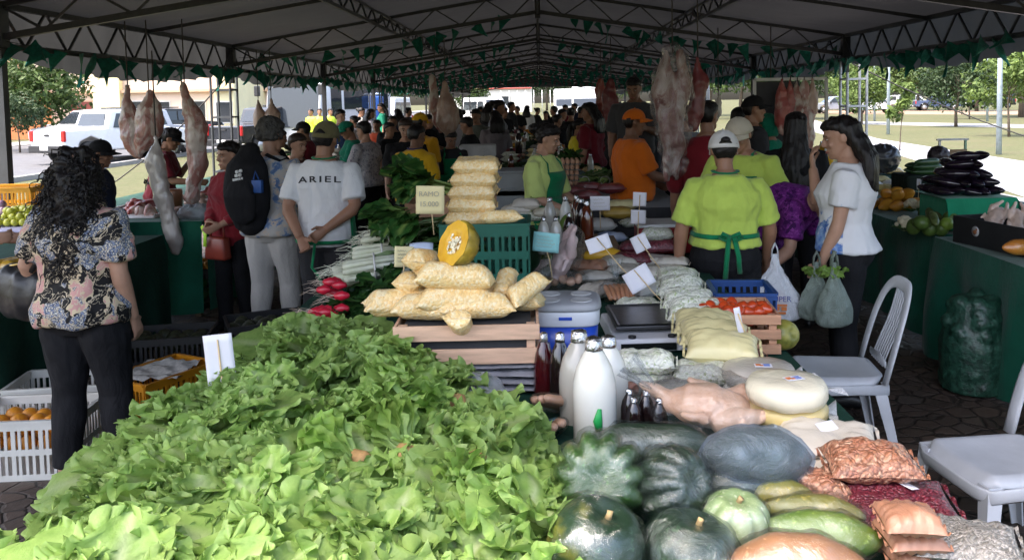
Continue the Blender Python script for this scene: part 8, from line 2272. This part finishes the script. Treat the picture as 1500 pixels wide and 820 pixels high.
# ------------------------------------------------------------------ vehicles
CARW = M('white_car_paint', (.72, .73, .74), .25, .03, coat=.5); CARS = M('silver_car_paint', (.36, .38, .42), .3, .05, metal=.4, coat=.5); CARK = M('black_car_paint', (.015, .015, .017), .25, coat=.6); CARB = M('blue_car_paint', (.06, .09, .18), .3, coat=.5)
GLASS = M('car_glass', (.02, .025, .032), .06, .05, coat=.5); TYRE = M('tyre', (.018, .018, .018), .85); RIMM = M('wheel_rim', (.42, .43, .45), .35, metal=.7); TAIL = M('tail_lamp', (.45, .012, .012), .25, coat=.6); PLAS = M('black_bumper', (.02, .02, .022), .55); HEADL = M('head_lamp', (.62, .64, .66), .15, coat=.6)
def vehicle(name, label, cat, loc, rz, prof, W, wins, wheels, paint, r=.38, tail_z=.95, tail_h=.36, plate=True, roof=None, bed=None, group=None, L0=0, L1=5, tumble=.12):
 """body: side outline (x along the car, z) given the car's width and the lean of its sides; wins are side outlines"""
 root = thing(name, label, cat, loc, rz, group)
 belt = 1.02
 def yy(z): return W / 2 - tumble * max(0, z - belt) - .03 * max(0, .6 - z)
 q = MB(); n = len(prof)
 for sg in (-1, 1): q.v += [(x, sg * yy(z), z) for x, z in prof]
 for k in range(n): j = (k + 1) % n; q.f.append((k, j, n + j, n + k)); q.m.append(0)
 q.f.append(tuple(reversed(range(n)))); q.f.append(tuple(range(n, 2 * n))); q.m += [0, 0]
 me = q.mesh('body'); bm = bmesh.new(); bm.from_mesh(me); bmesh.ops.recalc_face_normals(bm, faces=bm.faces); bmesh.ops.triangulate(bm, faces=[f for f in bm.faces if len(f.verts) > 4]); bm.to_mesh(me); bm.free()
 b = link('body', me, paint, root, False); md = b.modifiers.new('b', 'BEVEL'); md.width = .05; md.segments = 3; md.limit_method = 'ANGLE'; md.angle_limit = R(25)
 for w_ in wins:
  for sg in (-1, 1):
   q = MB(); q.add([(x, sg * (yy(z) + .012), z) for x, z in w_], [tuple(range(len(w_)))]); q.build('side_window', GLASS, root, False, solid=.012)
 for x in wheels:
  for sg in (-1, 1):
   q = MB(); q.tube([(x, sg * (W / 2 - .20), r), (x, sg * (W / 2 - .02), r), (x, sg * (W / 2 + .01), r)], [r, r, r * .92], 24); wl = q.build('wheel', TYRE, root)
   q = MB(); q.tube([(x, sg * (W / 2 - .02), r), (x, sg * (W / 2 + .018), r)], [r * .62, r * .58], 20); q.build('rim', RIMM, wl)
 for sg in (-1, 1):
  q = MB(); q.box((L0 + .02, sg * (W / 2 - .08), tail_z), (.09, .17, tail_h)); q.build('tail_light', TAIL, root, False, .02)
  q = MB(); q.box((L1 - .06, sg * (W / 2 - .22), .82), (.12, .36, .18)); q.build('headlight', HEADL, root, False, .03)
  q = MB(); q.box((L1 - 1.75, sg * (W / 2 + .10), belt + .08), (.10, .20, .16)); q.build('mirror', PLAS, root, False, .03)
 q = MB(); q.box((L0 - .03, 0, .52), (.16, W - .1, .24)); q.build('rear_bumper', PLAS, root, False, .03)
 if plate: q = MB(); q.box((L0 - .118, 0, .56), (.012, .44, .14)); q.build('number_plate', WP, root, False)
 return root
PICK = [(0, .50), (.45, .46), (.55, .75), (.95, .92), (1.35, .75), (1.45, .42), (3.65, .42), (3.75, .75), (4.15, .92), (4.55, .75), (4.65, .42), (5.2, .48), (5.25, .85), (5.1, 1.02), (3.95, 1.14), (3.25, 1.76), (2.1, 1.80), (1.75, 1.74), (1.55, 1.16), (.02, 1.12)]
PW = [[(1.78, 1.18), (2.58, 1.18), (2.58, 1.66), (1.95, 1.66)], [(2.66, 1.18), (3.62, 1.16), (3.12, 1.64), (2.66, 1.66)]]
def pickup(label, loc, heading, paint, canopy=False, group=None):
 prof = PICK if not canopy else PICK[:-4] + [(2.1, 1.84), (.12, 1.80), (.0, 1.12)]
 r_ = vehicle('pickup_truck', label, 'pickup truck', loc, R(90 - heading), prof, 1.86, PW + ([[(.25, 1.2), (1.6, 1.2), (1.6, 1.66), (.3, 1.66)]] if canopy else []), (.95, 4.15), paint, L1=5.25, group=group)
 q = MB()
 if canopy: q.add([(-.02 + .06 * (z - 1.2), y, z) for y, z in ((-.66, 1.2), (.66, 1.2), (.58, 1.68), (-.58, 1.68))], [(0, 1, 2, 3)])
 else: q.add([(1.545 + .30 * (z - 1.18), y, z) for y, z in ((-.72, 1.24), (.72, 1.24), (.64, 1.66), (-.64, 1.66))], [(0, 1, 2, 3)])
 q.build('rear_window', GLASS, r_, False, solid=.02)
 q = MB(); q.add([(3.98 - .70 * (z - 1.16) / .6 + .03, y, z) for y, z in ((-.76, 1.20), (.76, 1.20), (.66, 1.70), (-.66, 1.70))], [(0, 1, 2, 3)]); q.build('windscreen', GLASS, r_, False, solid=.02)
 q = MB(); q.box((-.012, 0, .98), (.02, .26, .07)); q.build('tailgate_handle', PLAS, r_, False, .01)
 if not canopy: q = MB(); q.box((2.6, 0, 1.84), (.9, .5, .06)); q.build('roof_rack', PLAS, r_, False, .02)
 return r_
c = P(70, 243, d=28); pickup('white pickup truck with an open bed, its red tail lamp towards us, on the street', (c.x - .1, 28.2, -.0), 28, CARW)
pickup('second white pickup, mostly hidden behind the one with the open bed', (P(66, 200, d=40).x, 41, 0), 25, CARW)
pickup('silver pickup between the two hanging pieces of mutton', (P(262, 200, d=33).x, 35, 0), 30 - 170, CARS)
pickup('dark pickup beyond the dark lattice leg', (P(312, 200, d=30).x, 31, 0), 28, CARK)
pickup('black pickup far behind the mutton, only its roof showing', (P(160, 200, d=42).x, 43, 0), 40, CARK)
pickup('white pickup behind the hanging rib piece', (P(205, 200, d=40).x, 41, 0), 210, CARW, True)
# bus
BUSW = M('bus_white', (.68, .70, .72), .3, .04, coat=.4)
c = P(430, 200, d=33)
bs = vehicle('bus', 'big white coach with a dark windscreen, parked by the street', 'bus', (c.x + .5, 32.2, 0), R(62), [(-5.6, .35), (-5.0, .35), (-4.8, .8), (-4.0, .8), (-3.8, .35), (-2.1, .35), (-1.9, .8), (-1.1, .8), (-.9, .35), (0, .35), (.12, 1.1), (-.05, 2.4), (-.45, 3.3), (-5.6, 3.35)], 2.4, [[(-5.3, 1.65), (-1.7, 1.65), (-1.7, 2.5), (-5.3, 2.5)], [(-1.5, .9), (-.75, .9), (-.75, 2.7), (-1.5, 2.7)]], (-4.4, -1.5), BUSW, r=.5, L0=-5.62, L1=.1, tumble=.02)
bs.rotation_euler = (0, 0, R(-108)); bs.location = (c.x + .2, 32.4, 0)
q = MB(); q.add([(.15 - .11 * (z - 1.0), y, z) for y, z in ((-1.1, 1.0), (1.1, 1.0), (1.1, 2.6), (-1.1, 2.6))], [(0, 1, 2, 3)]); q.build('windscreen', GLASS, bs, False, solid=.02)
for sg in (-1, 1): q = MB(); q.box((.25, sg * 1.4, 2.4), (.12, .22, .4)); q.build('mirror', PLAS, bs, False, .03)
# van, cabin, box truck, far cars
VAN = [(0, .4), (.6, .4), (.7, .7), (1.2, .7), (1.3, .4), (3.4, .4), (3.5, .7), (4.0, .7), (4.1, .4), (4.8, .45), (4.85, .95), (4.4, 1.2), (3.7, 2.1), (3.4, 2.2), (.1, 2.2)]
VW = [[(.3, 1.25), (2.6, 1.25), (2.6, 1.9), (.3, 1.9)], [(2.75, 1.2), (4.1, 1.2), (3.6, 1.9), (2.75, 1.9)]]
v1 = vehicle('van', 'white van facing us beyond the blue cabin', 'van', (P(575, 200, d=50).x, 52, 0), R(-95), VAN, 1.9, VW, (.95, 3.75), CARW, L1=4.85)
q = MB(); q.add([(4.43 - .75 * (z - 1.25) / .9 + .04, y, z) for y, z in ((-.8, 1.25), (.8, 1.25), (.75, 2.0), (-.75, 2.0))], [(0, 1, 2, 3)]); q.build('windscreen', GLASS, v1, False, solid=.02)
dup(v1, (P(690, 200, d=66).x, 68, 0), R(-60), 'white van seen behind the crowd at the far end of the tent')
c = P(541, 200, d=36); tb_ = thing('portable_toilet', 'blue portable toilet cabin beside a white pole', 'toilet', (c.x, 36, 0)); q = MB(); q.box((0, 0, 1.08), (1.1, 1.1, 2.16)); BLT = M('toilet_blue', (.02, .10, .38), .5, .1); q.build('cabin', BLT, tb_, False, .05); q = MB(); q.box((0, -.56, 1.0), (.7, .04, 1.8)); q.build('door', M('toilet_door', (.03, .14, .45), .5), tb_, False, .02); q = MB(); q.box((0, 0, 2.22), (1.0, 1.0, .14)); q.build('roof', M('toilet_roof', (.4, .45, .55), .5), tb_, False, .06)
pickup('dark pickup beside the blue cabin', (P(560, 200, d=42).x, 46, 0), 250, CARK)
c = P(862, 200, d=72); bt = vehicle('truck', 'white box truck seen through the far end of the tent', 'truck', (c.x, 78, 0), R(-92), [(0, .6), (1, .55), (1.1, .9), (1.7, .9), (1.8, .55), (5.4, .55), (5.5, .9), (6.1, .9), (6.2, .5), (6.8, .5), (6.85, 1.3), (6.6, 2.1), (5.1, 2.15), (5.05, 3.0), (0, 3.0)], 2.3, [[(5.4, 1.35), (6.5, 1.35), (6.45, 1.95), (5.4, 1.95)]], (1.4, 5.8), CARW, r=.45, L1=6.85, tumble=.01)
q = MB(); q.add([(6.87 - .3 * (z - 1.35), y, z) for y, z in ((-1.0, 1.35), (1.0, 1.35), (1.0, 2.0), (-1.0, 2.0))], [(0, 1, 2, 3)]); q.build('windscreen', GLASS, bt, False, solid=.02)
dup(bt, (P(832, 200, d=80).x, 90, 0), R(-90), 'second white box truck farther off beyond the tent end')
pk = pickup('blue-grey pickup parked on the far road beyond the lawn', (P(1338, 200, d=98).x, 98, 0), 100, CARB)
for i, (px, d, p_, lab) in enumerate(((1243, 88, CARW, 'white car between the galvanised rails on the far road'), (1260, 92, CARS, 'silver car left of the light green tree'), (1308, 112, CARW, 'white car behind the blue-grey pickup'), (1375, 112, CARW, 'white car near the dark spreading tree'), (1480, 105, CARK, 'dark car by the tall pole'))): pickup(lab, (P(px, 200, d=d).x, d, 0), (90, 270, 80, 95, 265)[i], p_, True)
# poles and wires
POLE = M('painted_pole', (.36, .42, .46), .5)
for px, yb, yt, lab in ((1463, 226, 60, 'tall blue-grey pole on the lawn, the nearest one'), (1301, 197, 70, 'tall pole on the lawn before the light green tree'), (1446, 178, 80, 'thin pole beyond the dark spreading tree'), (1281, 178, 90, 'thin pole far beyond the path'), (535, 190, 90, 'white pole beside the blue cabin'), (554, 185, 90, 'thin white pole beside the van')):
 c = P(px, yb, z=0); zt = P(px, yt, d=c.y).z; q = MB(); q.tube([(c.x, c.y, 0), (c.x, c.y, zt + 2)], [.085, .06], 8); tag(q.build('lamp_pole', POLE if px > 600 else WP, None), lab, 'pole')
for a, b, lab in (((5.2, 14.2, 2.35), (13, 18, .2), 'dark guy rope running down from the galvanised leg over the lawn'), ((-5.1, 14, 2.3), (-8.5, 15, 0), 'guy rope on the truck side')):
 q = MB(); q.tube([V(a).lerp(V(b), k / 8) + V((0, 0, -.25 * 4 * (k / 8) * (1 - k / 8))) for k in range(9)], .012, 5); tag(q.build('guy_rope', ROPE, None), lab, 'rope')
